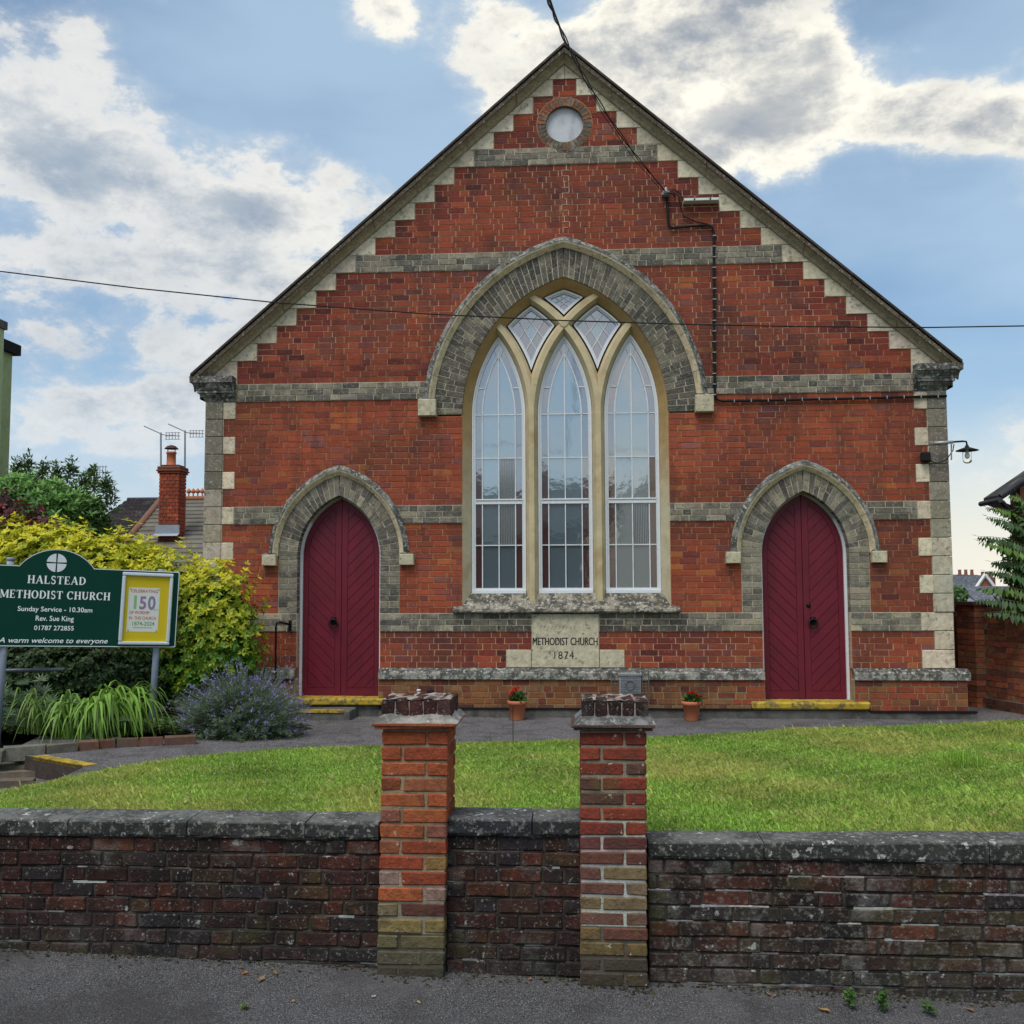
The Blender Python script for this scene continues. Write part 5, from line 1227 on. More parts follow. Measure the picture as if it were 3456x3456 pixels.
b.box((X0, Yg - .004, Z1 - .004), (X1, Yg, Z1 + .006), (.25,) * 3); b.build('wire_cage', surf('galvanised_wire', base=(.16, .16, .15), var=.1, rough=.5, metallic=.5, bump=0), fg)
# pipe outlets by the left pier
q = fp(811, 1306, -.16); po = tag(MB().build('x', M['iron']), kind=None); bpy.data.objects.remove(po)
b = MB(); b.lathe((q.x, q.y, q.z), [(0, 0), (.035, 0), (.042, .01), (.042, .06), (.03, .07)], (.01,) * 3, 16, 'y'); b.tube([(q.x, q.y + .03, q.z - .03), (q.x, q.y + .03, q.z - .10)], .012, (.01,) * 3, 8); tag(b.build('drain_pipe', M['black'], None, True), 'small black round pipe outlet low on the brick plinth', 'pipe')
q = fp(790, 1312, -.16); b = MB(); b.lathe((q.x, q.y, q.z - .05), [(.0, 0), (.024, 0), (.024, .085), (.018, .09), (.018, .10), (.026, .10), (.026, .125), (0, .13)], (.6, .62, .64), 14); tag(b.build('water_tap', M['any'], None, True), 'small white capped pipe beside the black outlet on the plinth', 'pipe')
# handrail at the left door
hr = empty('handrail', fp(520, 1270, -.34), 'black iron handrail post fixed to the wall left of the left door', 'handrail')
b = MB(); b.tube([fp(520, 1290, -.34) + Vector((0, 0, -.25)), fp(520, 1290, -.34), fp(520.5, 1184, -.34), fp(522, 1176, -.34), fp(528, 1174, -.33), fp(546, 1178, -.02)], .014, (.01,) * 3, 8); b.build('rail', M['iron'], hr, True)
q = fp(548, 1180, 0); b = MB(); b.box((q.x - .025, -.022, q.z - .075), (q.x + .02, -.003, q.z + .07), (.01,) * 3, bev=.004); b.build('wall_plate', M['iron'], hr)
# geranium pots
def pot(px, py, lab, flowers, s=1.0):
    p = atz(px, py, PZ); p = at(px, py - 2, -.36); p.z = PZ; root = empty('flower_pot', p, lab, 'plant pot', 'terracotta pots against the church')
    p.z = PZ; b = MB(); b.lathe(p, [(0, 0), (.078, 0), (.082, .01), (.108, .19), (.122, .192), (.124, .235), (.116, .24), (.110, .235), (.106, .20), (0, .198)], (.5, .2, .1), 28); b.build('pot', M['terracotta'], root, True)
    n_ = 260; d = unit(rng.normal(size=(n_, 3)) * [1, 1, .7] + [0, 0, .35]); C = np.array(p) + [0.01, 0, .255] + d * rng.uniform(.03, .105, (n_, 1)) * [1, 1, .85]
    D = unit(d + rng.normal(0, .5, (n_, 3))); Nn = unit(rng.normal(0, .4, (n_, 3)) + [0, -.4, 1]); V, F_, Cc = leaf_quads(C, D, Nn, rng.uniform(.03, .05, n_), rng.uniform(.016, .026, n_), np.array([.05, .12, .025]) * rng.uniform(.6, 1.6, (n_, 1))); np_mesh('leaves', V, F_, Cc, M['plant'], root)
    for fx, fz in flowers:
        c = Vector((p.x + fx, p.y - .03, p.z + fz)); b = MB(); b.tube([(p.x, p.y, p.z + .24), (c.x, c.y, c.z)], .003, (.08, .14, .04), 4); b.build('flower_stalk', M['plant'], root)
        n_ = 40; d = unit(rng.normal(size=(n_, 3))); V, F_, Cc = leaf_quads(np.array(c) + d * .012, unit(d + rng.normal(0, .3, (n_, 3))), unit(np.cross(d, rng.normal(size=(n_, 3)))), rng.uniform(.015, .024, n_), rng.uniform(.009, .013, n_), np.array([.75, .02, .03]) * rng.uniform(.7, 1.2, (n_, 1))); np_mesh('flower_head', V, F_, Cc, M['plant'], root)
pot(976, 1352, 'terracotta pot of red geranium below the foundation stone, left of the two', [(-.055, .345), (-.03, .37), (.0, .395), (-.075, .315)])
pot(1305, 1354, 'terracotta pot of red geranium near the right door, right of the two', [(-.04, .33), (.0, .345), (.06, .315), (.035, .335)])
q = atz(968, 1408, lawn_z); b = MB(); b.tube([q, q + Vector((0, 0, .40))], .0035, (.03,) * 3, 5); tag(b.build('garden_stake', M['iron']), 'thin dark stake standing at the lawn edge in front of the left pot', 'stake')
# weeds at the foot of the church wall
zpath = lambda x, y: PZ
for wx_, lab, hh, col in ((908, 'yellow flowered weed at the church wall left of the first pot', .14, (.08, .15, .03)), (1205, 'low weed at the foot of the church wall between the two pots', .07, (.05, .10, .025)), (1385, 'small weed at the church wall just right of the second pot', .06, (.06, .11, .03)), (1690, 'dark leafy weed at the church wall right of the right door', .13, (.05, .11, .025))):
    weed(wx_, 1349, hh, 60, lab, col=col, zf=zpath, spread=.05)
q = atz(912, 1340, PZ); b = MB()
for k in range(9):
    c = Vector((q.x + random.uniform(-.15, .15), q.y - .02, PZ + random.uniform(.06, .18))); b.lathe(c, [(0, .004), (.012, 0), (0, -.004)], (.75, .55, .03), 6, 'y')
tag(b.build('dandelion_flowers', M['plant']), 'scattered tiny yellow flowers at the church wall left of the first pot', 'flowers')

# ================================================================== NOTICE BOARD
O = at(331, 1222, -1.4); Lf = at(0, 1220, -2.4); uu = (O - Lf).normalized(); vv = (Vector((0, 0, 1)) - uu * uu.z).normalized(); nn_ = uu.cross(vv)
SM = Matrix(((uu.x, vv.x, nn_.x, O.x), (uu.y, vv.y, nn_.y, O.y), (uu.z, vv.z, nn_.z, O.z), (0, 0, 0, 1)))
sign = empty('notice_board', (0, 0, 0), 'dark green church notice board with curved top and white lettering on grey posts', 'notice board'); sign.matrix_world = SM
def bp(px, py):
    d = ray(px, py); t = (O - CAM).dot(nn_) / d.dot(nn_); q = CAM + d * t - O; return (q.dot(uu), q.dot(vv))
def lb(mb, name, mat, parent=None, smooth=False):
    o = mb.build(name, mat, parent or sign, smooth); o.matrix_parent_inverse = Matrix(); return o
def flat(mb, pts, z0, z1, col):
    n_ = len(pts); mb.add([(p[0], p[1], z1) for p in pts] + [(p[0], p[1], z0) for p in pts], [tuple(range(n_)), tuple(range(2 * n_ - 1, n_ - 1, -1))] + [(i + n_, (i + 1) % n_ + n_, (i + 1) % n_, i) for i in range(n_)], col)
x1b, y1b = bp(331, 1222); _, yt = bp(331, 1079); xa, ya = bp(36.5, 1066); xcen0 = bp(107, 1066)[0]; xb_, yb_ = bp(222, 1077); xc, yc = bp(107, 1035.5)
xL = xcen0 - (xb_ - xcen0)*1.12; ytop = (yt + ya) / 2 + .002; xr = bp(178, 1076)[0]; xcen = (xa + xr) / 2
def outline_board(d):
    p = [(xL + d, d), (-d - .01, d), (-d, d + .01), (-d, ytop - d - .012), (-d - .012, ytop - d)]
    hw = (xr - xa) / 2 - d * .3; hh = yc - ytop
    Rr = (hw * hw + hh * hh) / (2 * hh); ta = math.asin(min(1, hw / Rr))
    for k in range(25):
        t = ta * (1 - k / 12); p.append((xcen + Rr * math.sin(t), ytop - d + hh - Rr + Rr * math.cos(t)))
    p.append((xL + d, ytop - d)); return p
GREEN = (.001, .044, .030)
M['signgreen'] = surf('green_enamel', base=GREEN, var=.05, vscale=5, rough=.55, bump=0, spec=.15)
b = MB(); flat(b, outline_board(0), -.02, .0, GREEN); lb(b, 'board', M['signgreen'])
b = MB(); A_, B_ = outline_board(.004), outline_board(.013); n_ = len(A_); b.add([(p[0], p[1], .0022) for p in A_] + [(p[0], p[1], .0022) for p in B_], [(i, (i + 1) % n_, n_ + (i + 1) % n_, n_ + i) for i in range(n_)], (.7, .72, .72)); lb(b, 'white_border', M['text'])
# emblem: disc cut by a cross
cx_, cy_ = bp(107, 1062); R0_ = (bp(126, 1062)[0] - bp(88, 1062)[0]) / 2
b = MB()
for q in range(4):
    a0 = q * math.pi / 2; pts = []; i0 = .10
    for k in range(9): a = a0 + .09 + (math.pi / 2 - .18) * k / 8; pts.append((cx_ + R0_ * math.cos(a), cy_ + R0_ * math.sin(a)))
    ca, sa = math.cos(a0 + math.pi / 4), math.sin(a0 + math.pi / 4); pts.append((cx_ + R0_ * .09 * ca, cy_ + R0_ * .09 * sa)); flat(b, pts, .001, .003, (.68, .72, .76))
lb(b, 'emblem', M['text'])
# serif capitals drawn as strokes
TK, TN = .19, .075
def arcp(cx, cy, rx, ry, a0, a1, n=12): return [(cx + rx * math.cos(math.radians(a0 + (a1 - a0) * k / n)), cy + ry * math.sin(math.radians(a0 + (a1 - a0) * k / n))) for k in range(n + 1)]
def thick(pts, lo=TN, hi=TK): 
    out = []
    for i, p in enumerate(pts):
        a = pts[max(i - 1, 0)]; c = pts[min(i + 1, len(pts) - 1)]; dx, dy = c[0] - a[0], c[1] - a[1]; out.append(lo + (hi - lo) * (abs(dy) / (math.hypot(dx, dy) + 1e-9)) ** 2)
    return out
sf = lambda x, y, w_=.34: ([(x - w_ / 2, y), (x + w_ / 2, y)], .06)
GL = {
 'H': (.95, [([(.2, 0), (.2, 1)], TK), ([(.75, 0), (.75, 1)], TK), ([(.2, .5), (.75, .5)], TN), sf(.2, .03), sf(.2, .97), sf(.75, .03), sf(.75, .97)]),
 'A': (.95, [([(.12, 0), (.47, 1)], TN), ([(.80, 0), (.47, 1)], TK), ([(.24, .33), (.66, .33)], TN), sf(.12, .03, .26), sf(.80, .03, .32)]),
 'L': (.78, [([(.2, 0), (.2, 1)], TK), ([(.2, .03), (.70, .03)], .07), ([(.69, 0), (.69, .26)], .06), sf(.2, .97)]),
 'S': (.68, [(arcp(.33, .74, .20, .23, 40, 250, 12) + arcp(.33, .27, .22, .25, 80, -140, 12), .13), ([(.53, .72), (.53, .98)], .05), ([(.1, .04), (.1, .28)], .05)]),
 'T': (.86, [([(.43, 0), (.43, 1)], TK), ([(.06, .96), (.80, .96)], .07), ([(.07, .74), (.07, .98)], .05), ([(.79, .74), (.79, .98)], .05), sf(.43, .03)]),
 'E': (.78, [([(.2, 0), (.2, 1)], TK), ([(.2, .03), (.68, .03)], .07), ([(.2, .97), (.66, .97)], .07), ([(.2, .5), (.52, .5)], .07), ([(.67, 0), (.67, .24)], .05), ([(.65, .76), (.65, 1)], .05), sf(.14, .03, .2), sf(.14, .97, .2), ([(.51, .38), (.51, .62)], .05)]),
 'D': (.92, [([(.2, 0), (.2, 1)], TK), (arcp(.32, .5, .46, .47, 90, -90, 16), None), ([(.1, .97), (.34, .97)], .06), ([(.1, .03), (.34, .03)], .06)]),
 'M': (1.12, [([(.14, 0), (.14, 1)], TN), ([(.95, 0), (.95, 1)], TK), ([(.16, 1), (.53, .1)], .17), ([(.92, 1), (.53, .1)], TN), sf(.14, .03, .26), sf(.95, .03, .32), sf(.12, .97, .2), sf(.98, .97, .2)]),
 'O': (.92, [(arcp(.44, .5, .34, .47, 0, 360, 26), None)]),
 'I': (.44, [([(.2, 0), (.2, 1)], TK), sf(.2, .03), sf(.2, .97)]),
 'C': (.88, [(arcp(.46, .5, .36, .47, 42, 318, 20), None), ([(.74, .68), (.74, .98)], .06)]),
 'U': (.94, [([(.2, 1), (.2, .38)], TK), (arcp(.46, .36, .26, .33, 180, 360, 14), None), ([(.74, 1), (.74, .36)], TN), sf(.2, .97), sf(.74, .97, .26)]),
 'R': (.90, [([(.2, 0), (.2, 1)], TK), (arcp(.36, .74, .28, .24, 90, -90, 12), None), ([(.1, .97), (.4, .97)], .06), ([(.2, .5), (.4, .5)], .06), ([(.42, .5), (.74, .02)], .17), sf(.2, .03), ([(.66, .03), (.88, .03)], .06)]),
 ' ': (.40, [])}
def serif(word, xa, xb, y0, h, z=.0016, col=(.82, .85, .86), sp=.06):
    tot = sum(GL[c][0] + sp for c in word) - sp; k = (xb - xa) / tot; x = xa; b = MB()
    for ch in word:
        wd, strokes = GL[ch]
        for si, (pts, th) in enumerate(strokes):
            th_ = thick(pts) if th is None else [th] * len(pts); vs = []
            for i, p in enumerate(pts):
                a = pts[max(i - 1, 0)]; c = pts[min(i + 1, len(pts) - 1)]; dx, dy = (c[0] - a[0]) * k, (c[1] - a[1]) * h; L_ = math.hypot(dx, dy) + 1e-9; nx, ny = -dy / L_, dx / L_; t = th_[i] * h / 2
                vs += [(x + p[0] * k + nx * t, y0 + p[1] * h + ny * t, z + si * .00015), (x + p[0] * k - nx * t, y0 + p[1] * h - ny * t, z + si * .00015)]
            b.add(vs, [(2 * i, 2 * i + 1, 2 * i + 3, 2 * i + 2) for i in range(len(pts) - 1)], col)
        x += (wd + sp) * k
    return lb(b, 'lettering', M['text'])
def sline(px0, px1, pyb, pyt): a = bp(px0, pyb); c = bp(px1, pyb); t = bp((px0 + px1) / 2, pyt); m = bp((px0 + px1) / 2, pyb); return a[0], c[0], m[1], t[1] - m[1]
for wd_, q in (('HALSTEAD', (51, 162, 1102, 1087)), ('METHODIST CHURCH', (-1, 208, 1130, 1115))):
    a, c, y0, h = sline(*q); serif(wd_, a, c, y0, h)
def ltext(body, q, col=(.82, .85, .86), shear=0, bold=.010, z=.0018, mat='text', parent=None, name='lettering', rotz=0, sp=1.0):
    a, c, y0, h = q if len(q) == 4 and isinstance(q, list) else sline(*q)
    cu = bpy.data.curves.new(name, 'FONT'); cu.body = body; cu.size = 1; cu.offset = bold; cu.shear = shear; cu.space_character = sp; cu.resolution_u = 3
    o = bpy.data.objects.new(name, cu); COL.objects.link(o); me = bpy.data.meshes.new_from_object(o.evaluated_get(bpy.context.evaluated_depsgraph_get())); bpy.data.objects.remove(o)
    xs = [v.co.x for v in me.vertices]; sx_ = (c - a) / (max(xs) - min(xs)); x0 = min(xs); sy_ = h / .70
    for v in me.vertices: v.co = Vector((a + (v.co.x - x0) * sx_, y0 + v.co.y * sy_, z))
    ca = me.color_attributes.new('col', 'FLOAT_COLOR', 'POINT')
    for d in ca.data: d.color = (*col, 1)
    me.materials.clear(); me.materials.append(M[mat]); o = bpy.data.objects.new(name, me); COL.objects.link(o); o.parent = parent or sign; return o
ltext('Sunday Service - 10.30am', (33, 174, 1154, 1145)); ltext('Rev. Sue King', (67, 139, 1171.5, 1162)); ltext('01787 272855', (64, 139, 1189, 1180.5)); ltext('A warm welcome to everyone', (-3, 203, 1213, 1203.5), shear=.25)
# notice case
cx0, cy0 = bp(222, 1216.5); cx1, cy1 = bp(327, 1083); fr = .040; FRC = (.62, .68, .76)
M['alu'] = surf('anodised_aluminium', var=.04, rough=.32, metallic=.55, bump=0)
case = MB(); 
for (a0, b0, a1, b1) in ((cx0, cy0, cx1, cy0 + fr), (cx0, cy1 - fr, cx1, cy1), (cx0, cy0 + fr, cx0 + fr, cy1 - fr), (cx1 - fr, cy0 + fr, cx1, cy1 - fr)): case.box((a0, b0, .0), (a1, b1, .042), FRC, bev=.010)
cs = lb(case, 'case_frame', M['alu'])
b = MB(); b.box((cx0 + fr - .002, cy0 + fr - .002, .001), (cx1 - fr + .002, cy1 - fr + .002, .012), (.62, .47, .02)); lb(b, 'yellow_backing', M['text'], sign)
px0, py0 = bp(239, 1190); px1, py1 = bp(305.5, 1110)
px0, py0 = bp(236, 1191.5); px1, py1 = bp(304, 1110)
wpx = .005; b = MB(); flat(b, [(bp(243, 1191)[0] - .03, py0), (px1 - .012, py0), (px1 - .012, py1), (bp(243, 1191)[0] - .03, py1)], .0125, .0135, (.66, .68, .62)); PX0 = bp(243, 1191)[0] - .03; PX1 = px1 - .012; lb(b, 'poster', M['text'], sign)
H_ = py1 - py0; W_p = PX1 - PX0; RED, GRN = (.50, .05, .045), (.08, .32, .08)
pl = lambda x0, x1, y, h: [PX0 + W_p * x0, PX0 + W_p * x1, py0 + H_ * y, H_ * h]
ltext('CELEBRATING', pl(.07, .93, .89, .065), RED, z=.0142); ltext('1', pl(.18, .27, .52, .30), (.25, .45, .25), z=.0142, bold=.02); ltext('5', pl(.36, .58, .52, .28), (.28, .20, .34), z=.0142, bold=.03); ltext('0', pl(.63, .88, .51, .30), (.24, .22, .36), z=.0142, bold=.03); ltext('yrs', pl(.84, .96, .49, .05), GRN, z=.0142, bold=.0)
ltext('OF WORSHIP', pl(.06, .70, .40, .07), RED, z=.0142); ltext('IN  THIS CHURCH', pl(.06, .92, .275, .07), RED, z=.0142); ltext('1874-2024', pl(.18, .88, .14, .09), GRN, z=.0142)
b = MB()
for fx, fz in ((.05, .97), (.95, .97), (.05, .03), (.95, .03)): b.lathe((PX0 + W_p * fx, py0 + H_ * fz, .0), [(.0, .0)], (.1,) * 3, 3) if 0 else b.box((PX0 + W_p * fx - .006, py0 + H_ * fz - .006, .0136), (PX0 + W_p * fx + .006, py0 + H_ * fz + .006, .018), (.35, .36, .1))
b.box((PX0 + W_p * .2, py0 + H_ * .085, .0137), (PX0 + W_p * .82, py0 + H_ * .1, .0143), (.3, .32, .3)); lb(b, 'drawing_pins', M['text'], sign)
M['post'] = surf('grey_painted_post', base=(.26, .30, .37), var=.12, vscale=12, rough=.5, bump=.05, stains=[((.12, .13, .15), 8, .55, .7, .5)])
for pxp in (296.5, 7.5):
    X = bp(pxp, 1225)[0]; b = MB(); b.tube([(X, -1.15, -.055), (X, .93 if pxp < 100 else .91, -.055)], .038, (.3,) * 3, 16); lb(b, 'post', M['post'], sign, True)
X = bp(7.5, 1225)[0]; b = MB(); b.lathe((0, 0, 0), [(.0, .0), (.042, .0), (.042, .03), (.036, .035), (0, .035)], (.45, .5, .52), 16); 
for i, v in enumerate(b.v): b.v[i] = (X + v[0], .935 + v[2], -.055 + v[1])
lb(b, 'post_cap', M['post'], sign, True)
# low rail beside the board
b = MB(); A_ = at(-120, 1268, -2.0); B_ = at(122, 1263, -2.0); b.tube([A_, B_], .022, (.10, .11, .13), 10); b.tube([A_.lerp(B_, .4), A_.lerp(B_, .4) + Vector((0, 0, -.5))], .02, (.1,) * 3, 8); tag(b.build('pipe_rail', surf('dark_tube', base=(.10, .11, .13), var=.2, rough=.4, metallic=.4, bump=0), None, True), 'low dark metal pipe rail running across the bed under the notice board', 'rail')

# ================================================================== FLOWER BED EDGING
BZ = -.50
b = MB(); P = [(-12, -1.95), (-6.2, -1.93), (-5.6, -1.98), (-4.3, -2.0), (-3.3, -1.86), (-3.0, -1.2), (-3.75, -.52), (-3.8, 0), (-12, 0)]
vs = []; 
sheet('flower_bed', [(p[0], p[1], PZ + .035 if i > 3 else -.56) for i, p in enumerate(P)], M['soil'], (.04, .03, .02))
edg = empty('brick_edging', (-5, -2, PZ), 'low edging of worn bricks along the path side of the flower bed', 'edging')
M['edgebrick'] = surf('edging_brick', var=.3, vscale=20, bump=.8, bscale=60, rough=.95, stains=[((.10, .10, .08), 4, .45, .65, .6), ((.04, .05, .02), 6, .55, .7, .5)])
def ebrick(px0, py0, px1, py1, hh, col, zf=PZ, depth=.11):
    A_ = atz(px0, py0, zf); B_ = atz(px1, py1, zf); b = MB(); yaw_box(b, A_, B_, 0, depth, zf - .05, zf + hh, vary(col, .15), .006); b.build('brick', M['edgebrick'], edg)
EC = (.17, .085, .06)
for i, (a, c) in enumerate(zip([(5, 1428), (88, 1423), (150, 1417), (188, 1413), (221, 1411), (262, 1409), (310, 1407), (372, 1404)][:-1], [(84, 1423), (146, 1418), (186, 1414), (218, 1411), (260, 1409), (307, 1407), (370, 1404)])): ebrick(a[0], a[1], c[0], c[1], .085, EC if i > 1 else (.15, .14, .11))
for a, c, h_, z_ in (((-90, 1456), (-10, 1454), .09, LP), ((-6, 1462), (47, 1462), .10, LP), ((50, 1452), (98, 1450), .09, LP), ((-70, 1430), (3, 1430), .07, PZ)): ebrick(a[0], a[1], c[0], c[1], h_, (.13, .12, .09), z_, .13)
for a, c in (((-60, 1492), (60, 1487)), ((-60, 1474), (66, 1470))): ebrick(a[0], a[1], c[0], c[1], .075, (.15, .12, .09), LP - .02, .16)

# ================================================================== PLANTS
def ribbons(bases, az_, L_, W_, rise, droop, cols, seg=7, twist=0.0):
    """arching strap leaves -> arrays"""
    n_ = len(bases); t = np.linspace(0, 1, seg + 1)[None, :, None]; hd = np.stack([np.cos(az_), np.sin(az_), np.zeros(n_)], 1)[:, None, :]; side = np.stack([-np.sin(az_), np.cos(az_), np.zeros(n_)], 1)[:, None, :]
    Lh = L_[:, None, None]; P = bases[:, None, :] + hd * Lh * (t * (1 - rise[:, None, None]) + .15 * t ** 2) + np.array([0, 0, 1.0]) * Lh * (rise[:, None, None] * t * 1.5 - droop[:, None, None] * t ** 2.4)
    wv = W_[:, None, None] * np.sin(np.pi * np.clip(t * .86 + .14, 0, 1)) ** .7; A = P - side * wv; B = P + side * wv; V = np.stack([A, B], 2).reshape(n_, -1, 3)
    idx = np.arange(seg) * 2; f = np.stack([idx, idx + 1, idx + 3, idx + 2], 1); Fq = ((np.arange(n_) * (2 * (seg + 1)))[:, None, None] + f[None]).reshape(-1, 4)
    C = np.repeat(cols, 2 * (seg + 1), axis=0); return V.reshape(-1, 3), Fq, C
def crown(name, parent, blobs, n, leaf, wide, k, colf, mat='plant', lump_=.18, shell=(.80, 1.06), flop=.5, front=True, seed=1, up=.25):
    """whorls of k leaves spread through the outer shell of a union of ellipsoids"""
    g = np.random.default_rng(seed); B = np.array([(*b_[0], *b_[1]) for b_ in blobs]); ar = (B[:, 3] * B[:, 4] + B[:, 4] * B[:, 5] + B[:, 3] * B[:, 5]); i = g.choice(len(B), n, p=ar / ar.sum())
    d = unit(g.normal(size=(n, 3))); 
    if front: d[:, 1] = np.where(d[:, 1] > .35, -d[:, 1], d[:, 1])
    ce, r = B[i, :3], B[i, 3:]; dr = g.uniform(shell[0], shell[1], n); w_ = ce * 3.1 + d * 2.7
    lum = 1 + lump_ * (np.sin(w_[:, 0] * 5.1 + d[:, 2] * 6) * np.sin(w_[:, 2] * 6.3 + d[:, 0] * 5) + .6 * np.sin(d[:, 0] * 13 + w_[:, 1] * 3) * np.sin(d[:, 2] * 15 + 1.3))
    P = ce + d * r * (dr * lum)[:, None]
    keep = np.ones(n, bool)
    for j in range(len(B)):
        q = (P - B[j, :3]) / B[j, 3:]; keep &= ~((np.sum(q * q, 1) < .5) & (i != j))
    P, d, dr, i = P[keep], d[keep], dr[keep], i[keep]; n = len(P)
    ax = unit(d + [0, 0, up] + g.normal(0, .25, (n, 3))); e1 = unit(np.cross(ax, g.normal(size=(n, 3)))); e2 = np.cross(ax, e1); Vs, Fs, Cs = [], [], []; off = 0
    col = colf(P, d, dr, g)
    for q in range(k):
        a = 2 * np.pi * q / k + g.uniform(-.3, .3, n); D = unit(e1 * np.cos(a)[:, None] + e2 * np.sin(a)[:, None] + ax * g.uniform(flop * .3, flop, n)[:, None]); Nn = unit(ax - D * np.sum(ax * D, 1, keepdims=True) + g.normal(0, .15, (n, 3)))
        V, F_, C = leaf_quads(P, D, Nn, leaf * g.uniform(.7, 1.2, n), wide * g.uniform(.8, 1.2, n), col * g.uniform(.82, 1.18, (n, 1))); Vs.append(V); Fs.append(F_ + off); Cs.append(C); off += len(V)
    return np_mesh(name, np.concatenate(Vs), np.concatenate(Fs), np.clip(np.concatenate(Cs), 0, 1), M[mat], parent)
def blob(px, py, rx, ry, Y, ryd):                                   # ellipsoid from its outline at depth Y
    c = at(px, py, Y); k = abs(at(px + rx, py, Y).x - c.x); kz = abs(at(px, py - ry, Y).z - c.z); return ((c.x, c.y, c.z), (k, ryd, kz))
def core_mesh(parent, blobs, s, col):  # near-black ellipsoids: the shade between the leaves put into colour
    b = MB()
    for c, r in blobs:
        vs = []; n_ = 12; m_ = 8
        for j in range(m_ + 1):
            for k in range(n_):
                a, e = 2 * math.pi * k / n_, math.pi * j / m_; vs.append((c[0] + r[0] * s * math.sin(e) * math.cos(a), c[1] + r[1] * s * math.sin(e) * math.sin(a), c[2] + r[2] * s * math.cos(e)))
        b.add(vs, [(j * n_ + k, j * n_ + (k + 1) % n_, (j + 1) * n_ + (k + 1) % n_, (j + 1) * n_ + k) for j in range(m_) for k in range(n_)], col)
    b.build('shade_core', M['any'], parent)
def stems(parent, base, tips, r0=.018, col=(.08, .06, .04)):
    b = MB()
    for t in tips:
        base_ = Vector(base) + Vector((random.uniform(-.1, .1), random.uniform(-.08, .08), 0)); t = Vector(t); m = base_.lerp(t, .5) + Vector((random.uniform(-.08, .08), random.uniform(-.08, .08), .05)); b.tube([base_, m, t], [r0, r0 * .7, r0 * .35], col, 5)
    b.build('stem', M['stem'], parent)
# golden evergreen shrub
yb = [blob(408, 1185, 82, 120, -.72, .55), blob(318, 1165, 95, 125, -.6, .6), blob(210, 1125, 110, 120, -.45, .6), blob(90, 1120, 110, 125, -.5, .65), blob(-30, 1140, 110, 135, -.5, .65), blob(425, 1225, 68, 85, -.88, .42), blob(365, 1255, 70, 70, -.9, .4), blob(260, 1075, 60, 52, -.4, .45), blob(130, 1045, 60, 50, -.4, .45), blob(20, 1060, 80, 70, -.45, .45)]
root = empty('golden_shrub', (-5.4, -.5, -.55), 'large golden yellow leafed evergreen shrub behind the notice board', 'shrub')
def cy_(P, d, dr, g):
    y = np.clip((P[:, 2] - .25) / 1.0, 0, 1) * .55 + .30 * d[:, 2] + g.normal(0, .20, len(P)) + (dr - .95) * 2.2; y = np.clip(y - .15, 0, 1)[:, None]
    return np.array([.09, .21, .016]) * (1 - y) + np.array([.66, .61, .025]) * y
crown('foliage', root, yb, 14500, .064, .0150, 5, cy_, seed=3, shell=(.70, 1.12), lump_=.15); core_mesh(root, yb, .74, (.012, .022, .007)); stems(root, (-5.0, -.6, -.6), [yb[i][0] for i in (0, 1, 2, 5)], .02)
# dark shrub beneath the board
db = [blob(180, 1275, 120, 60, -1.15, .3), blob(60, 1270, 120, 60, -1.15, .3), blob(280, 1285, 60, 55, -1.1, .25), blob(-60, 1290, 120, 70, -1.3, .3)]
root = empty('shade_shrub', (-6, -1.2, -.55), 'dark low evergreen undergrowth in the shade under the notice board', 'shrub')
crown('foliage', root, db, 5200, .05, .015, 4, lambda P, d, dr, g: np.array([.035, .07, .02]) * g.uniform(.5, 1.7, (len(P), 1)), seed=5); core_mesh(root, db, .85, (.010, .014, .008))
# green buddleia-like shrub far left
gb_ = [blob(60, 952, 44, 40, 1.6, .5), blob(112, 965, 48, 44, 1.6, .6), blob(158, 975, 34, 38, 1.7, .5), blob(100, 1012, 66, 50, 1.5, .6), blob(182, 1008, 22, 34, 1.8, .4), blob(46, 932, 26, 30, 1.6, .4)]
root = empty('green_shrub', (-8.5, 1.6, -.6), 'tall mid green willow-leaved shrub against the green rendered house', 'shrub')
crown('foliage', root, gb_, 6000, .11, .018, 4, lambda P, d, dr, g: (np.array([.09, .20, .045]) + np.clip(d[:, 2:3], 0, 1) * np.array([.10, .17, .04])) * g.uniform(.5, 1.5, (len(P), 1)), seed=8, lump_=.28, shell=(.7, 1.2), up=.6, flop=.9); core_mesh(root, gb_, .62, (.02, .035, .012))
tips = [((at(x, y, 1.6))) for x, y in ((52, 868), (108, 885), (135, 880), (176, 890), (200, 905), (82, 878), (30, 880), (160, 900), (210, 925))]
stems(root, at(100, 1000, 1.6), tips, .016, (.10, .12, .05))
tb = [((t.x, t.y, t.z - .10), (.09, .09, .22)) for t in tips]; crown('shoot_tips', root, tb, 700, .09, .013, 3, lambda P, d, dr, g: np.array([.09, .16, .045]) * g.uniform(.6, 1.3, (len(P), 1)), seed=9, shell=(.2, 1.1), front=False, up=1.2, flop=1.1)
# purple smoke bush
pb = [blob(40, 985, 58, 32, -.2, .3), blob(10, 1015, 55, 34, -.3, .3), blob(95, 1000, 32, 22, -.2, .22), blob(10, 955, 30, 26, -.2, .2)]
root = empty('purple_shrub', (-7.4, -.2, -.6), 'sparse dark purple leaved shrub above the golden shrub at the far left', 'shrub')
crown('foliage', root, pb, 520, .075, .026, 3, lambda P, d, dr, g: np.where(g.random((len(P), 1)) < .14, np.array([.30, .03, .03]), np.array([.065, .022, .022])) * g.uniform(.6, 1.5, (len(P), 1)), seed=12, shell=(.3, 1.15), lump_=.3); stems(root, at(20, 1080, -.3), [b_[0] for b_ in pb], .012)
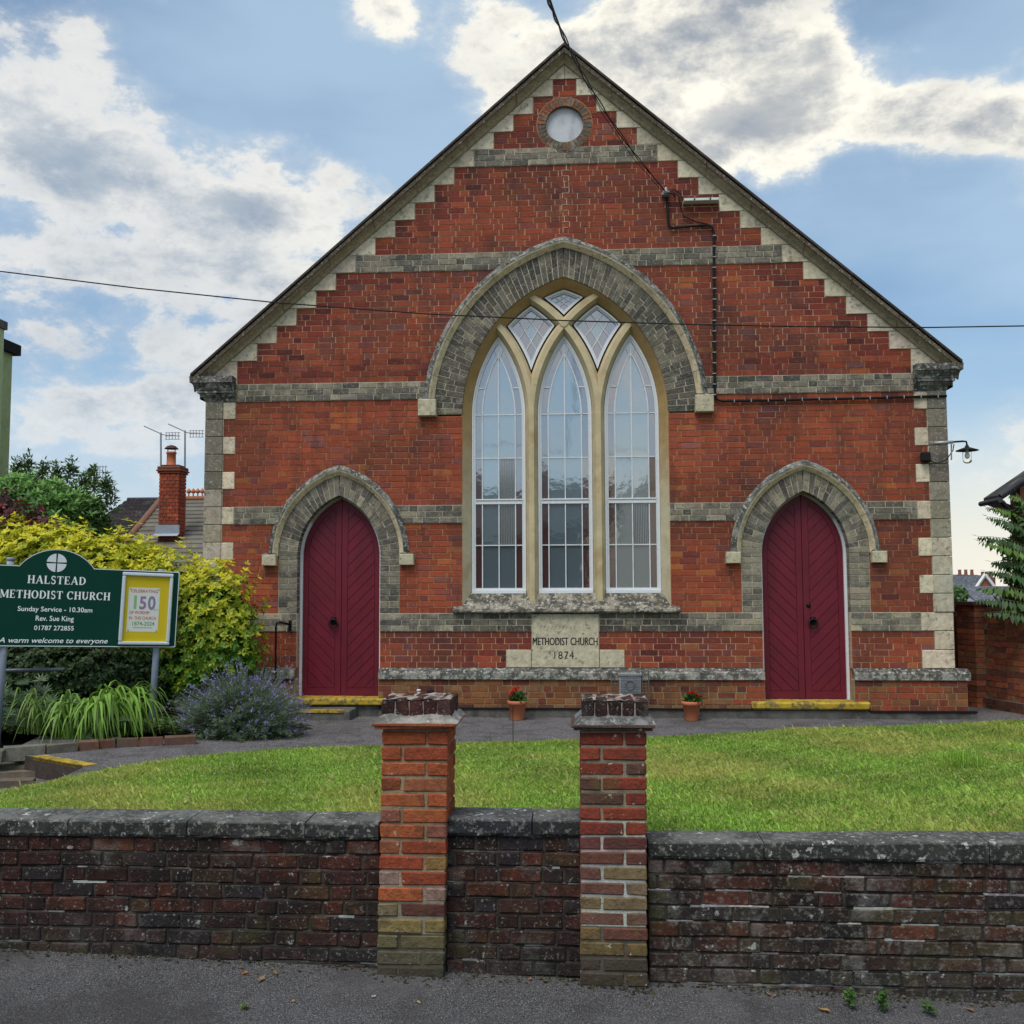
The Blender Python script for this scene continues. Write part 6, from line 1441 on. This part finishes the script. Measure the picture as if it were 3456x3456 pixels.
# strap leaved day lilies
g = np.random.default_rng(21)
def lily(px, py, n, L, lab, azm, azs, col, zb=-.55, w_=.0095, rise=.62, droop=.62, cat='plant', grp=None, sx_=.10):
    c = atz(px, py, zb); root = empty('strap_leaf_clump', c, lab, cat, grp); bs = np.array(c) + np.stack([g.normal(0, sx_, n), g.normal(0, .05, n), np.zeros(n)], 1)
    V, F_, C = ribbons(bs, g.normal(azm, azs, n), g.uniform(.65, 1.1, n) * L, g.uniform(.7, 1.2, n) * w_, np.clip(g.normal(rise, .07, n), rise - .15, rise + .08), np.clip(g.normal(droop, .1, n), droop - .15, 9), np.array(col) * g.uniform(.55, 1.35, (n, 1))); np_mesh('leaves', V, F_, C, M['plant'], root)
LG = (.20, .36, .06)
lily(185, 1392, 100, 1.10, 'arching lime green strap leaves in the middle of the bed, drooping right', -.45, .7, LG, rise=.80, droop=1.05, w_=.017)
lily(225, 1386, 90, 1.15, 'arching lime green strap leaves beside the right post, drooping over it', -.20, .5, LG, rise=.80, droop=1.02, w_=.017)
lily(130, 1394, 50, .95, 'lime strap leaves left of the middle clump', -.9, .9, LG, rise=.80, droop=1.05, w_=.015)
lily(70, 1385, 40, .95, 'sparse lime strap leaves above the palmate plants', -1.6, 1.0, (.20, .32, .07), rise=.82, droop=1.0)
lily(45, 1262, 16, .42, 'short strap leaved clump rising behind the low pipe rail', -1.4, 1.5, (.18, .30, .06), zb=-.25, rise=.85, droop=.45)
lily(512, 1346, 40, .95, 'tall thin grass blades growing beside the handrail', -1.2, 1.4, (.22, .30, .10), zb=PZ, w_=.005, rise=.92, droop=.32, sx_=.12)
lily(480, 1350, 46, .75, 'green iris-like blades between the golden shrub and the lavender', -1.4, 1.2, (.12, .24, .06), zb=PZ, w_=.008, rise=.9, droop=.28)
# palmate plants
def palmate(px, py, n, lab, zb, R, col, seed, Y=None):
    gg = np.random.default_rng(seed); c = np.array(atz(px, py, zb)); root = empty('palmate_plant', c, lab, 'plant', 'dark green palmate plants in the bed'); Vs, Fs, Cs = [], [], []; off = 0
    P = c + np.stack([gg.normal(0, R * .5, n), gg.normal(-.03, R * .3, n), gg.uniform(.05, 1, n) ** .8 * R * 1.05], 1); ax = unit(np.stack([gg.normal(0, .5, n), gg.normal(-.75, .3, n), gg.uniform(.3, 1.1, n)], 1)); e1 = unit(np.cross(ax, np.tile([0., 0, 1], (n, 1)))); e2 = np.cross(ax, e1); cc = np.array(col) * gg.uniform(.6, 1.6, (n, 1))
    for q in range(7):
        a = -np.pi / 2 + (q - 3) * .52 + gg.uniform(-.08, .08, n); D = unit(e1 * np.cos(a)[:, None] + e2 * np.sin(a)[:, None]); V, F_, C = leaf_quads(P, D, ax, gg.uniform(.09, .14, n) * (1 - .06 * abs(q - 3)), np.full(n, .011), cc); Vs.append(V); Fs.append(F_ + off); Cs.append(C); off += len(V)
    np_mesh('leaves', np.concatenate(Vs), np.concatenate(Fs), np.concatenate(Cs), M['plant'], root); b = MB()
    for p in P[:20]: b.tube([tuple(c), tuple(p)], .004, (.06, .10, .03), 4)
    b.build('stem', M['plant'], root)
palmate(120, 1385, 46, 'dark green palmate plant at the bed edge below the cross emblem', -.56, .36, (.055, .11, .035), 31)
palmate(30, 1375, 60, 'greyer palmate plant at the far left edge of the bed', -.56, .52, (.075, .13, .06), 32)
palmate(-20, 1385, 40, 'palmate plant partly cut by the left edge of the photo', -.56, .42, (.06, .11, .045), 35)
palmate(200, 1395, 26, 'smaller palmate plant between the edging and the lime strap leaves', -.56, .26, (.05, .10, .03), 33)
# lavender
c = atz(440, 1398, PZ); root = empty('lavender_bush', c, 'rounded lavender bush with purple flower spikes beside the left door path', 'lavender')
n_ = 2600; c = np.array(c) + [0, .38, 0]; th = g.uniform(0, 2 * np.pi, n_); el_ = np.arccos(g.uniform(0.02, 1, n_)); d = np.stack([np.sin(el_) * np.cos(th) * 1.08, np.sin(el_) * np.sin(th) * .62, np.cos(el_) * .92 + .08], 1)
R = .66 * g.uniform(.60, 1.22, n_) * (1 + .14 * np.sin(th * 3 + 1) * np.sin(el_ * 4)) * np.where(d[:, 2] < .25, .9, 1.0); tip = c + d * R[:, None]; tip[:, 2] = np.maximum(tip[:, 2], PZ + .03); base = c + d * .12
mid = (base + tip) / 2 + np.array([0, 0, .05]); side = unit(np.cross(d, np.tile([0., -1, .3], (n_, 1)))) * .0022
V = np.stack([base - side, base + side, mid - side, mid + side, tip - side * .6, tip + side * .6], 1).reshape(-1, 3); f = np.array([[0, 1, 3, 2], [2, 3, 5, 4]]); F_ = ((np.arange(n_) * 6)[:, None, None] + f[None]).reshape(-1, 4)
np_mesh('stalks', V, F_, np.repeat(np.array([.15, .20, .115]) * g.uniform(.6, 1.3, (n_, 1)), 6, axis=0), M['plant'], root)
nf = 900; k_ = 10; ti = tip[:nf][:, None, :] + d[:nf][:, None, :] * g.uniform(-.035, .035, (nf, k_, 1)) + g.normal(0, .005, (nf, k_, 3)); ti = ti.reshape(-1, 3); D = unit(g.normal(size=ti.shape)); Nn = unit(np.cross(D, g.normal(size=ti.shape)))
V, F_, C = leaf_quads(ti, D, Nn, g.uniform(.010, .019, len(ti)), g.uniform(.005, .008, len(ti)), np.array([.29, .25, .52]) * g.uniform(.6, 1.5, (len(ti), 1))); np_mesh('flower_spikes', V, F_, C, M['plant'], root)
lvb = [((c[0], c[1], PZ + .05), (.66, .44, .52))]
crown('foliage', root, lvb, 7000, .045, .0045, 4, lambda P, d, dr, g: np.array([.085, .13, .065]) * g.uniform(.5, 1.5, (len(P), 1)), seed=41, shell=(.55, 1.0), up=.8, flop=1.0); core_mesh(root, lvb, .62, (.015, .022, .012))
# ground cover at the bed edge
n_ = 11000; gx = g.uniform(-8.6, -3.6, n_); gy = g.uniform(-1.98, -.9, n_) - .0; ok = (gx + 3.3) * -1 > -(gy + 1.9) * .0; P = np.stack([gx, gy, -.575 + g.random(n_) * .11], 1); D = unit(np.stack([g.normal(size=n_), g.normal(size=n_) - .4, g.uniform(-.3, .6, n_)], 1)); Nn = unit(g.normal(0, .35, (n_, 3)) + [0, -.3, 1])
V, F_, C = leaf_quads(P, D, Nn, g.uniform(.025, .06, n_), g.uniform(.012, .024, n_), (np.array([.06, .12, .03]) * g.uniform(.5, 1.8, (n_, 1))) + (g.random((n_, 1)) < .07) * np.array([.2, .15, .02])); tag(np_mesh('ground_cover', V, F_, C, M['plant']), kind='stuff')
# stag's horn sumac
root = empty('sumac', at(1960, 1180, .9), "sumac with long drooping feathery fronds overhanging the garden wall", 'shrub')
def frond(parent, p0, p1, nl, ln, col, sag=.06):
    p0, p1 = Vector(p0), Vector(p1); pts = []
    for k in range(nl + 1):
        t = k / nl; q = p0.lerp(p1, t); q.z += sag * math.sin(t * math.pi) ; pts.append(q)
    b = MB(); b.tube(pts, [.006 - .004 * k / nl for k in range(nl + 1)], (.14, .10, .04), 4); C, D, Nn, L_ = [], [], [], []
    ax = (p1 - p0).normalized(); sd = ax.cross(Vector((0, 0, 1))).normalized()
    for k in range(2, nl + 1):
        for s in (-1, 1):
            dd = (sd * s * random.uniform(.25, .8) + ax * random.uniform(.0, .5) + Vector((0, 0, -.9 + random.uniform(-.3, .4)))).normalized(); C.append(pts[k]); D.append(dd); Nn.append((Vector((0, 0, 1)) + sd * s * .6 + Vector((random.uniform(-.3, .3),) * 3)).normalized()); L_.append(ln * math.sin(math.pi * (.2 + .75 * k / nl)) ** .6 * random.uniform(.85, 1.1))
    C.append(pts[-1]); D.append(ax); Nn.append(Vector((0, 0, 1))); L_.append(ln * .6); n_ = len(C)
    V, F_, Cc = leaf_quads(np.array(C), np.array(D), np.array(Nn), np.array(L_), np.array(L_) * .17, np.array(col) * rng.uniform(.6, 1.35, (n_, 1))); o = np_mesh('frond', V, F_, Cc, M['plant'], parent); b.build('leaf_stalk', M['plant'], o)
for i, (a, c_, y0, y1, L_) in enumerate([((1945, 985), (1862, 957), 1.1, 1.0, .13), ((1950, 1010), (1864, 975), .9, .8, .14), ((1955, 1040), (1846, 1012), .8, .8, .16), ((1960, 1060), (1850, 1022), .6, .6, .15), ((1955, 1075), (1872, 1060), .7, .7, .17), ((1960, 1100), (1862, 1078), .6, .6, .15), ((1965, 1125), (1846, 1110), .5, .5, .16), ((1965, 1150), (1842, 1132), .35, .35, .15), ((1970, 1175), (1858, 1156), .2, .3, .14),
        ((1945, 960), (1905, 935), 1.1, 1.2, .12), ((1950, 985), (1918, 930), 1.2, 1.3, .12), ((2000, 1040), (1900, 1040), 1.2, 1.0, .17), ((2000, 1090), (1890, 1092), .9, .9, .17), ((2000, 1130), (1895, 1125), .8, .8, .17), ((1990, 1000), (1900, 995), 1.3, 1.1, .16), ((2010, 1165), (1890, 1150), .5, .5, .16), ((1990, 1060), (1910, 1066), .6, .6, .18), ((1990, 1110), (1905, 1112), .7, .7, .18)]):
    frond(root, at(*a, y0), at(*c_, y1), 19, L_ * 1.15, (.10, .19, .03) if i % 3 == 0 else (.045, .105, .028))
sb = [blob(1945, 1050, 42, 95, 1.1, .35), blob(1960, 1140, 60, 60, .9, .3)]
crown('foliage', root, sb, 1500, .12, .02, 5, lambda P, d, dr, g: np.array([.05, .105, .03]) * g.uniform(.5, 1.6, (len(P), 1)), seed=77, shell=(.3, 1.1), up=-.3, flop=.2)
b = MB(); t0 = at(2010, 1230, .7)
b.tube([(t0.x, t0.y, -.6), t0, at(1985, 1120, .8), at(1965, 1020, 1.1), at(1950, 960, 1.2)], [.05, .04, .03, .02, .012], (.1, .07, .04), 8); b.build('trunk', M['stem'], root)

# ================================================================== NEIGHBOURING HOUSES
def tri_prism(b, x0, x1, y0, y1, ze, zr, col, axis='x'):
    if axis == 'x': ym = (y0 + y1) / 2; vs = [(x0, y0, ze), (x1, y0, ze), (x1, y1, ze), (x0, y1, ze), (x0, ym, zr), (x1, ym, zr)]; fs = [(0, 1, 5, 4), (2, 3, 4, 5), (0, 4, 3), (1, 2, 5), (0, 3, 2, 1)]
    else: xm = (x0 + x1) / 2; vs = [(x0, y0, ze), (x1, y0, ze), (x1, y1, ze), (x0, y1, ze), (xm, y0, zr), (xm, y1, zr)]; fs = [(0, 4, 5, 3), (1, 2, 5, 4), (0, 1, 4), (2, 3, 5), (0, 3, 2, 1)]
    b.add(vs, fs, col)
# green rendered house at the far left
gh = empty('green_house', (-12, 4, -1.3), 'pale green rendered house with black roof edge at the far left', 'house')
ge = at(23.5, 669, 7.0); b = MB(); b.box((ge.x - 7, 1.2, -1.3), (ge.x, 7.0, ge.z), (.36, .46, .20)); b.build('wall', surf('green_render', base=(.34, .43, .21), var=.12, vscale=6, bump=.6, bscale=25, rough=.9, stains=[((.22, .28, .14), 3, .5, .7, .5)]), gh)
b = MB(); vs = []; b.box((ge.x - 7, 1.1, ge.z), (ge.x + .10, 7.15, ge.z + .22), (.012, .012, .014)); b.build('fascia', M['felt'], gh)
ce = at(8, 622, 6.0); b = MB(); b.box((ce.x - 1.5, 5.4, -1.3), (ce.x, 6.0, ce.z), (.40, .52, .24)); b.build('chimney_breast', surf('pale_green_render', base=(.42, .52, .27), var=.1, bump=.4, bscale=25), gh)
b = MB(); b.box((ce.x - 1.5, 5.35, ce.z), (ce.x + .04, 6.05, ce.z + .16), (.25, .25, .23)); b.build('chimney_cap', M['concrete'], gh)
# house behind on the left with tiled roofs
bh = empty('tiled_roof_house', (-12, 12, -1.3), 'brick house behind the church with grey tile roof, terracotta hip and red chimney', 'house')
Yf, Yr = 8.5, 13.0; ez = at(300, 1085, Yf).z; rz_ = at(300, 947, Yr).z; hx = at(210, 1000, 10.5)
xl0 = at(190, 1085, Yf).x; xr0_ = -4.9; xl1 = at(305, 947, Yr).x
b = MB(); b.box((xl0 + .3, Yf + .3, -1.3), (xr0_, 17, ez), (.25, .08, .05)); b.build('wall', M['any'], bh)
b = MB(); b.add([(xl0, Yf, ez), (xr0_, Yf, ez), (xr0_, Yr, rz_), (xl1, Yr, rz_), (xl1 - 2.5, 17.5, ez), (xr0_, 17.5, ez)], [(0, 1, 2, 3), (0, 3, 4), (2, 5, 4, 3)], (.1, .09, .08)); b.build('roof', M['slate'], bh)
M['tile'] = surf('concrete_roof_tile', var=.22, vscale=6, bump=.3, bscale=30, rough=.85, stains=[((.20, .21, .16), 3, .5, .7, .5)])
NR = 17
for i in range(NR):
    t0_, t1_ = i / NR, (i + 1) / NR; c = vary((.15, .135, .115), .12); y0, y1 = Yf + (Yr - Yf) * t0_, Yf + (Yr - Yf) * t1_ + .06; z0, z1 = ez + (rz_ - ez) * t0_, ez + (rz_ - ez) * t1_ + .05; xa0 = xl0 + (xl1 - xl0) * t0_; xa1 = xl0 + (xl1 - xl0) * t1_
    x = xr0_
    b = MB(); b.add([(xa0, y0 - .05, z0 + .01), (xr0_, y0 - .05, z0 + .01), (xr0_, y0 - .05, z0 + .065), (xa0, y0 - .05, z0 + .065), (xa1, y1, z1 + .02), (xr0_, y1, z1 + .02)], [(0, 1, 2, 3), (3, 2, 5, 4)], c); b.build('tile_course', M['tile'], bh)
b = MB(); b.tube([(xl0, Yf - .03, ez + .06), (xl1, Yr, rz_ + .08)], .085, (.20, .10, .065), 8); b.tube([(xl1, Yr, rz_ + .08), (xr0_, Yr, rz_ + .08)], .07, (.30, .12, .07), 8); b.build('ridge_tiles', M['any'], bh, True)
for k in range(4):
    q = at(356 + k * 8.5, 940, Yr); b = MB(); b.tube([(q.x, Yr, rz_ + .1), (q.x, Yr, rz_ + .2)], .02, (.3, .1, .06), 6); b.lathe((q.x, Yr, rz_ + .27), [(0, -.07), (.06, -.03), (.065, .02), (.02, .07), (0, .10)], (.32, .10, .06), 8); b.build('ridge_crest', M['terracotta'], bh, True)
# second roof slope, dark pantiles, to the left
dh = empty('pantile_house', (-16, 15, -1.3), 'house with a dark pantiled roof left of the red chimney', 'house')
Y2, Y3 = 13.6, 17.5; xa2, xb2 = at(120, 960, Y2).x, at(318, 960, Y2).x; z2 = at(230, 1030, Y2).z; z3 = at(230, 946, Y3).z
b = MB(); b.box((xa2, Y2 + .3, -1.3), (xb2, 21, z2), (.25, .09, .06)); b.build('wall', M['any'], dh)
for i in range(12):
    t0_, t1_ = i / 12, (i + 1) / 12; y0, y1 = Y2 + (Y3 - Y2) * t0_, Y2 + (Y3 - Y2) * t1_; z0, z1 = z2 + (z3 - z2) * t0_, z2 + (z3 - z2) * t1_; vs = []; n_ = 90
    for k in range(n_ + 1): x = xa2 + (xb2 - xa2) * k / n_; wv = .035 * math.sin(k * math.pi * .5); vs += [(x, y0 - .03, z0), (x, y0 - .03, z0 + .06 + wv), (x, y1 + .02, z1 + .03 + wv)]
    b = MB(); b.add(vs, [(3 * k + j, 3 * k + 3 + j, 3 * k + 4 + j, 3 * k + 1 + j) for k in range(n_) for j in (0, 1)], vary((.045, .038, .042), .15)); b.build('pantile_course', M['tile'], dh)
b = MB(); b.tube([(xa2, Y3, z3 + .05), (xb2, Y3, z3 + .05)], .07, (.04,) * 3, 8); b.build('ridge', M['slate'], dh, True)
# red chimney, built brick by brick
Yc = 10.2; cA, cB = at(298, 985, Yc), at(336, 985, Yc); cw = cB.x - cA.x; ct = at(320, 893, Yc).z; cbm = at(320, 1000, Yc).z - .3; ctop = at(320, 876, Yc).z
b = MB(); b.box((cA.x + .02, Yc + .02, cbm), (cB.x - .02, Yc + .44, ctop - .02), (.42, .24, .14)); b.build('chimney', M['mortar'], bh); chm = bpy.data.objects[b and 'chimney']
chc = [(.34, .075, .04), (.28, .06, .035), (.38, .095, .045)]
z = cbm; i = 0; rowh = (ct - cbm) / 19
while z < ct - rowh * .5:
    x = cA.x; j = i % 2
    while x < cB.x - .02:
        wdt = cw / 3.5 if not (j == 1 and x == cA.x) else cw / 7; xb3 = min(x + wdt, cB.x); j += 1 if x == cA.x else 0
        bb = MB(); bb.box((x + .008, Yc, z + .008), (xb3 - .008, Yc + .1, z + rowh - .008), vary(random.choice(chc), .15)); bb.build('brick', M['brick'], chm); x = xb3
    y = Yc + (.0 if i % 2 else .0)
    bb = MB(); bb.box((cB.x - .06, Yc + .108, z + .008), (cB.x, Yc + .45, z + rowh - .008), vary(random.choice(chc), .15)); bb.build('brick', M['brick'], chm)
    z += rowh; i += 1
hgt_ = ctop - ct
for k, (e_, za, zb2, c) in enumerate(((.03, 0, .24, (.24, .07, .04)), (.055, .24, .45, (.20, .06, .04)), (.035, .45, .8, (.16, .07, .045)), (-.02, .8, 1.0, (.14, .06, .045)))):
    b = MB(); b.box((cA.x - e_, Yc - e_, ct + hgt_ * za), (cB.x + e_, Yc + .46 + e_, ct + hgt_ * zb2 - .004), vary(c, .1), bev=.01); b.build('chimney_corbel', M['brick'], chm)
q = at(323, 876, Yc + .3); b = MB(); b.lathe((q.x, Yc + .3, ctop - .02), [(.15, 0), (.11, .05), (.105, .3), (.12, .31), (.12, .35), (.09, .36)], (.30, .10, .06), 14); b.build('chimney_pot', M['terracotta'], bh, True)
b = MB(); b.lathe((q.x, Yc + .3, ctop + .36), [(.0, .15), (.10, .12), (.165, .06), (.165, .05), (0, .09)], (.10, .05, .04), 14); b.tube([(q.x - .09, Yc + .3, ctop + .33), (q.x - .09, Yc + .3, ctop + .46)], .012, (.1,) * 3, 4); b.tube([(q.x + .09, Yc + .3, ctop + .33), (q.x + .09, Yc + .3, ctop + .46)], .012, (.1,) * 3, 4); b.build('cowl', M['any'], bh, True)
b = MB(); lz = at(320, 990, Yc - .1).z; b.box((cA.x - .04, Yc - .05, lz - .22), (cB.x + .05, Yc - .01, lz), (.28, .32, .38)); b.add([(cA.x - .08, Yc - .22, lz - .27), (cB.x + .07, Yc - .22, lz - .27), (cB.x + .05, Yc - .03, lz - .2), (cA.x - .04, Yc - .03, lz - .2)], [(0, 1, 2, 3)], (.33, .37, .43)); b.build('lead_flashing', M['any'], bh)
def aerial(px, pyb, pyt, Y, lab, flip=1):
    a, c = at(px, pyb, Y), at(px, pyt, Y); root = empty('tv_aerial', a, lab, 'aerial', 'television aerials on the red chimney'); b = MB(); b.tube([a, c + Vector((0, 0, .05))], .022, (.12,) * 3, 6); b.build('mast', M['grey'], root)
    b = MB(); b.tube([c + Vector((-.38, -.1, .20)), c + Vector((.05, 0, .0)), c + Vector((.42, .1, -.02))], .014, (.1,) * 3, 5)
    b.build('boom', M['grey'], root); b = MB()
    for k in range(5): e = c + Vector((.12 + k * .075, .03, -.03)); b.tube([e + Vector((0, 0, -.09)), e + Vector((0, 0, .09))], .008, (.1,) * 3, 4)
    for zz in (-.08, 0, .08): b.tube([c + Vector((.10, .02, zz - .03)), c + Vector((.46, .05, zz - .03))], .008, (.1,) * 3, 4)
    b.build('reflector', M['grey'], root)
aerial(303.5, 880, 820, Yc + .1, 'television aerial on the left side of the red chimney'); aerial(349, 885, 816, Yc + .4, 'television aerial on the right side of the red chimney')
a = at(178, 940, 16); c = at(178, 885, 16); b = MB(); b.tube([a + Vector((0, 0, -1)), c], .025, (.2,) * 3, 5)
for k in range(6): b.tube([c + Vector((-.1 + k * .09, 0, -.28)), c + Vector((-.1 + k * .09, 0, .10))], .012, (.3,) * 3, 4)
for zz in (-.25, -.1, .07): b.tube([c + Vector((-.12, 0, zz)), c + Vector((.40, 0, zz))], .012, (.3,) * 3, 4)
tag(b.build('tv_aerial', M['grey']), 'pale television aerial poking above the tall green shrub', 'aerial')
# house at the right edge
rh = empty('right_house', (9.5, 5.5, -.7), 'house at the right edge showing only its eaves corner, gutter and soffit', 'house')
e0, e1 = at(1888, 933, 4.0), at(1932, 903, 4.0); sl_ = (e1.z - e0.z) / (e1.x - e0.x); X2 = e0.x + 4.2
b = MB(); b.poly([(e0.x, e0.z), (X2, e0.z + sl_ * 4.2), (X2, e0.z + sl_ * 4.2 - .16), (e0.x, e0.z - .10)], 4.0, 4.7, (.045, .042, .042)); b.build('roof', M['tile'], rh)
b = MB(); b.tube([(e0.x - .03, 3.95, e0.z - .03), (X2, 3.95, e0.z + sl_ * 4.2 - .02)], .045, (.35,) * 3, 8); b.build('barge_board', M['slate'], rh)
b = MB(); b.tube([(e0.x - .05, 3.9, e0.z - .10), (e0.x - .05, 4.7, e0.z - .10)], .045, (.4,) * 3, 8); b.build('gutter', M['slate'], rh)
wx2 = at(1926, 960, 4.3).x; b = MB(); b.box((wx2, 4.3, -.7), (wx2 + 7, 4.7, e0.z + .2), (.30, .13, .08)); b.build('wall', M['any'], rh)
b = MB(); b.add([(e0.x + .02, 4.02, e0.z - .11), (wx2 + .02, 4.02, e0.z - .30), (wx2 + .02, 4.68, e0.z - .30), (e0.x + .02, 4.68, e0.z - .11)], [(0, 1, 2, 3)], (.12, .09, .07)); b.build('soffit', M['any'], rh)
b = MB(); b.tube([(e0.x, 3.95, e0.z - .13), (wx2 - .05, 4.3, e0.z - .42), (wx2 - .05, 4.4, e0.z - .9), (wx2 - .05, 4.4, -.6)], .04, (.03,) * 3, 8); b.build('downpipe', M['black'], rh, True)
# distant houses seen right of the church
M['farslate'] = surf('weathered_slate', var=.35, vscale=2.5, rough=.8, bump=0, stains=[((.35, .36, .36), 3.5, .52, .62, .5, 8, (1, 1, 3))])
def far_house(px0, px1, pye, pyr, Y, lab, axis, wallc, chim):
    a, c = at(px0, pye, Y), at(px1, pye, Y); r = at(px0, pyr, Y + (3 if axis == 'x' else 0)).z; root = empty('distant_house', ((a.x + c.x) / 2, Y + 3, -1.3), lab, 'house')
    b = MB(); b.box((a.x + .2, Y + .2, -1.3), (c.x - .2, Y + 5.8, a.z), wallc)
    if axis == 'y': b.add([(a.x + .2, Y + .19, a.z), (c.x - .2, Y + .19, a.z), ((a.x + c.x) / 2, Y + .19, r - .25)], [(0, 1, 2)], wallc)
    b.build('wall', M['any'], root); b = MB(); tri_prism(b, a.x, c.x, Y + (.21 if axis == 'y' else 0), Y + 6, a.z - .05, r, (.19, .20, .22) if Y < 50 else (.10, .11, .13), axis); b.build('roof', M['farslate'], root)
    if axis == 'y':
        for s in (0, 1):
            xx = (a.x, c.x)[s]; b = MB(); b.tube([(xx, Y + .1, a.z), ((a.x + c.x) / 2, Y + .1, r + .05)], .13, (.7, .7, .68), 5); b.build('barge_board', M['any'], root)
    for cpx, cpy, w_ in chim:
        q = at(cpx, cpy, Y + 3); b = MB(); b.box((q.x - w_, Y + 2.6, r - 1.2), (q.x + w_, Y + 3.4, q.z - .35), (.17, .08, .06)); 
        for k in (-.6, .0, .6): b.lathe((q.x + k * w_, Y + 3, q.z - .35), [(.14, 0), (.11, .35), (.15, .4)], (.22, .10, .07), 8)
        b.build('chimney', M['any'], root)
    for k in range(3):
        x = a.x + (c.x - a.x) * (.2 + .28 * k); b = MB(); b.box((x, Y + .12, a.z - 1.9), (x + .9, Y + .18, a.z - .7), (.6, .62, .64)); o = b.build('window', M['any'], root); b = MB(); b.box((x + .1, Y + .09, a.z - 1.8), (x + .8, Y + .115, a.z - .8), (.05, .06, .08)); b.build('pane', M['anygloss'], o)
far_house(1790, 1850, 1112, 1084, 62, 'distant slate roofed house with a broad chimney stack, seen right of the church', 'x', (.25, .12, .08), [(1822, 1076, .75), (1808, 1087, .4)])
far_house(1843, 1878, 1108, 1085, 58, 'distant brick gable with white barge boards and one chimney', 'y', (.30, .10, .06), [(1861, 1080, .45)])
far_house(1768, 1846, 1138, 1112, 46, 'nearer distant house with a pale slate roof just above the garden wall', 'x', (.55, .54, .50), [])
far_house(1848, 1945, 1140, 1106, 52, 'low distant house with a slate roof behind the sumac', 'x', (.30, .15, .10), [])
fb = [blob(1801, 1124, 9, 13, 45, 1.2)]; root = empty('distant_tree', fb[0][0], 'small distant tree between the church corner and the far roofs', 'tree'); crown('crown', root, fb, 600, .3, .1, 3, lambda P, d, dr, g: np.array([.07, .13, .04]) * g.uniform(.6, 1.4, (len(P), 1)), seed=51); b = MB(); b.tube([(fb[0][0][0], 45, -1.3), fb[0][0]], .2, (.1, .07, .05), 6); b.build('trunk', M['stem'], root)

# ================================================================== ACROSS THE ROAD (seen mirrored in the panes)
oh = empty('opposite_house', (6, -26, -1.4), 'cream gabled house across the road, seen only mirrored in the right window', 'house')
b = MB(); b.box((1.45, -34, -1.6), (10, -25, 4.3), (.85, .68, .54)); b.add([(1.45, -24.99, 4.3), (10, -24.99, 4.3), (5.7, -24.99, 7.2)], [(0, 1, 2)], (.80, .66, .54)); b.build('wall', M['any'], oh)
b = MB(); tri_prism(b, 1.2, 10.4, -34, -25.0, 4.2, 7.4, (.09, .05, .04), 'y'); b.build('roof', M['tile'], oh)
oh2 = empty('opposite_terrace', (-6, -26, -1.4), 'dark brick house with slate roof across the road, seen only mirrored in the panes', 'house')
b = MB(); b.box((-16, -33, -1.6), (1.0, -25.5, 3.4), (.10, .05, .04)); b.build('wall', M['any'], oh2)
b = MB(); tri_prism(b, -16.3, 1.3, -33.3, -25.2, 3.3, 5.6, (.05, .05, .055), 'x'); b.build('roof', M['slate'], oh2)

# daisies and a ragged tuft on the lawn
b = MB()
for i in range(70):
    x = random.uniform(-5, 6); y = random.uniform(-6.5, -2.4)
    if y > edge_y(x) - .1: continue
    z = lawn_z(x, y) + .035; r = random.uniform(.006, .010); b.add([(x + r * math.cos(k * 1.047), y + r * math.sin(k * 1.047), z + (.002 if k % 2 else 0)) for k in range(6)], [tuple(range(6))], (.75, .75, .70) if i % 6 else (.75, .6, .05))
tag(b.build('daisies', M['plant']), kind='stuff')
c = atz(1815, 1452, lawn_z)
lily(1815, 1452, 150, .17, 'taller ragged tuft of bright grass in the lawn on the right', 0, 3, (.25, .46, .05), zb=c.z, w_=.003, rise=.9, droop=.4, sx_=.10, cat='grass tuft')
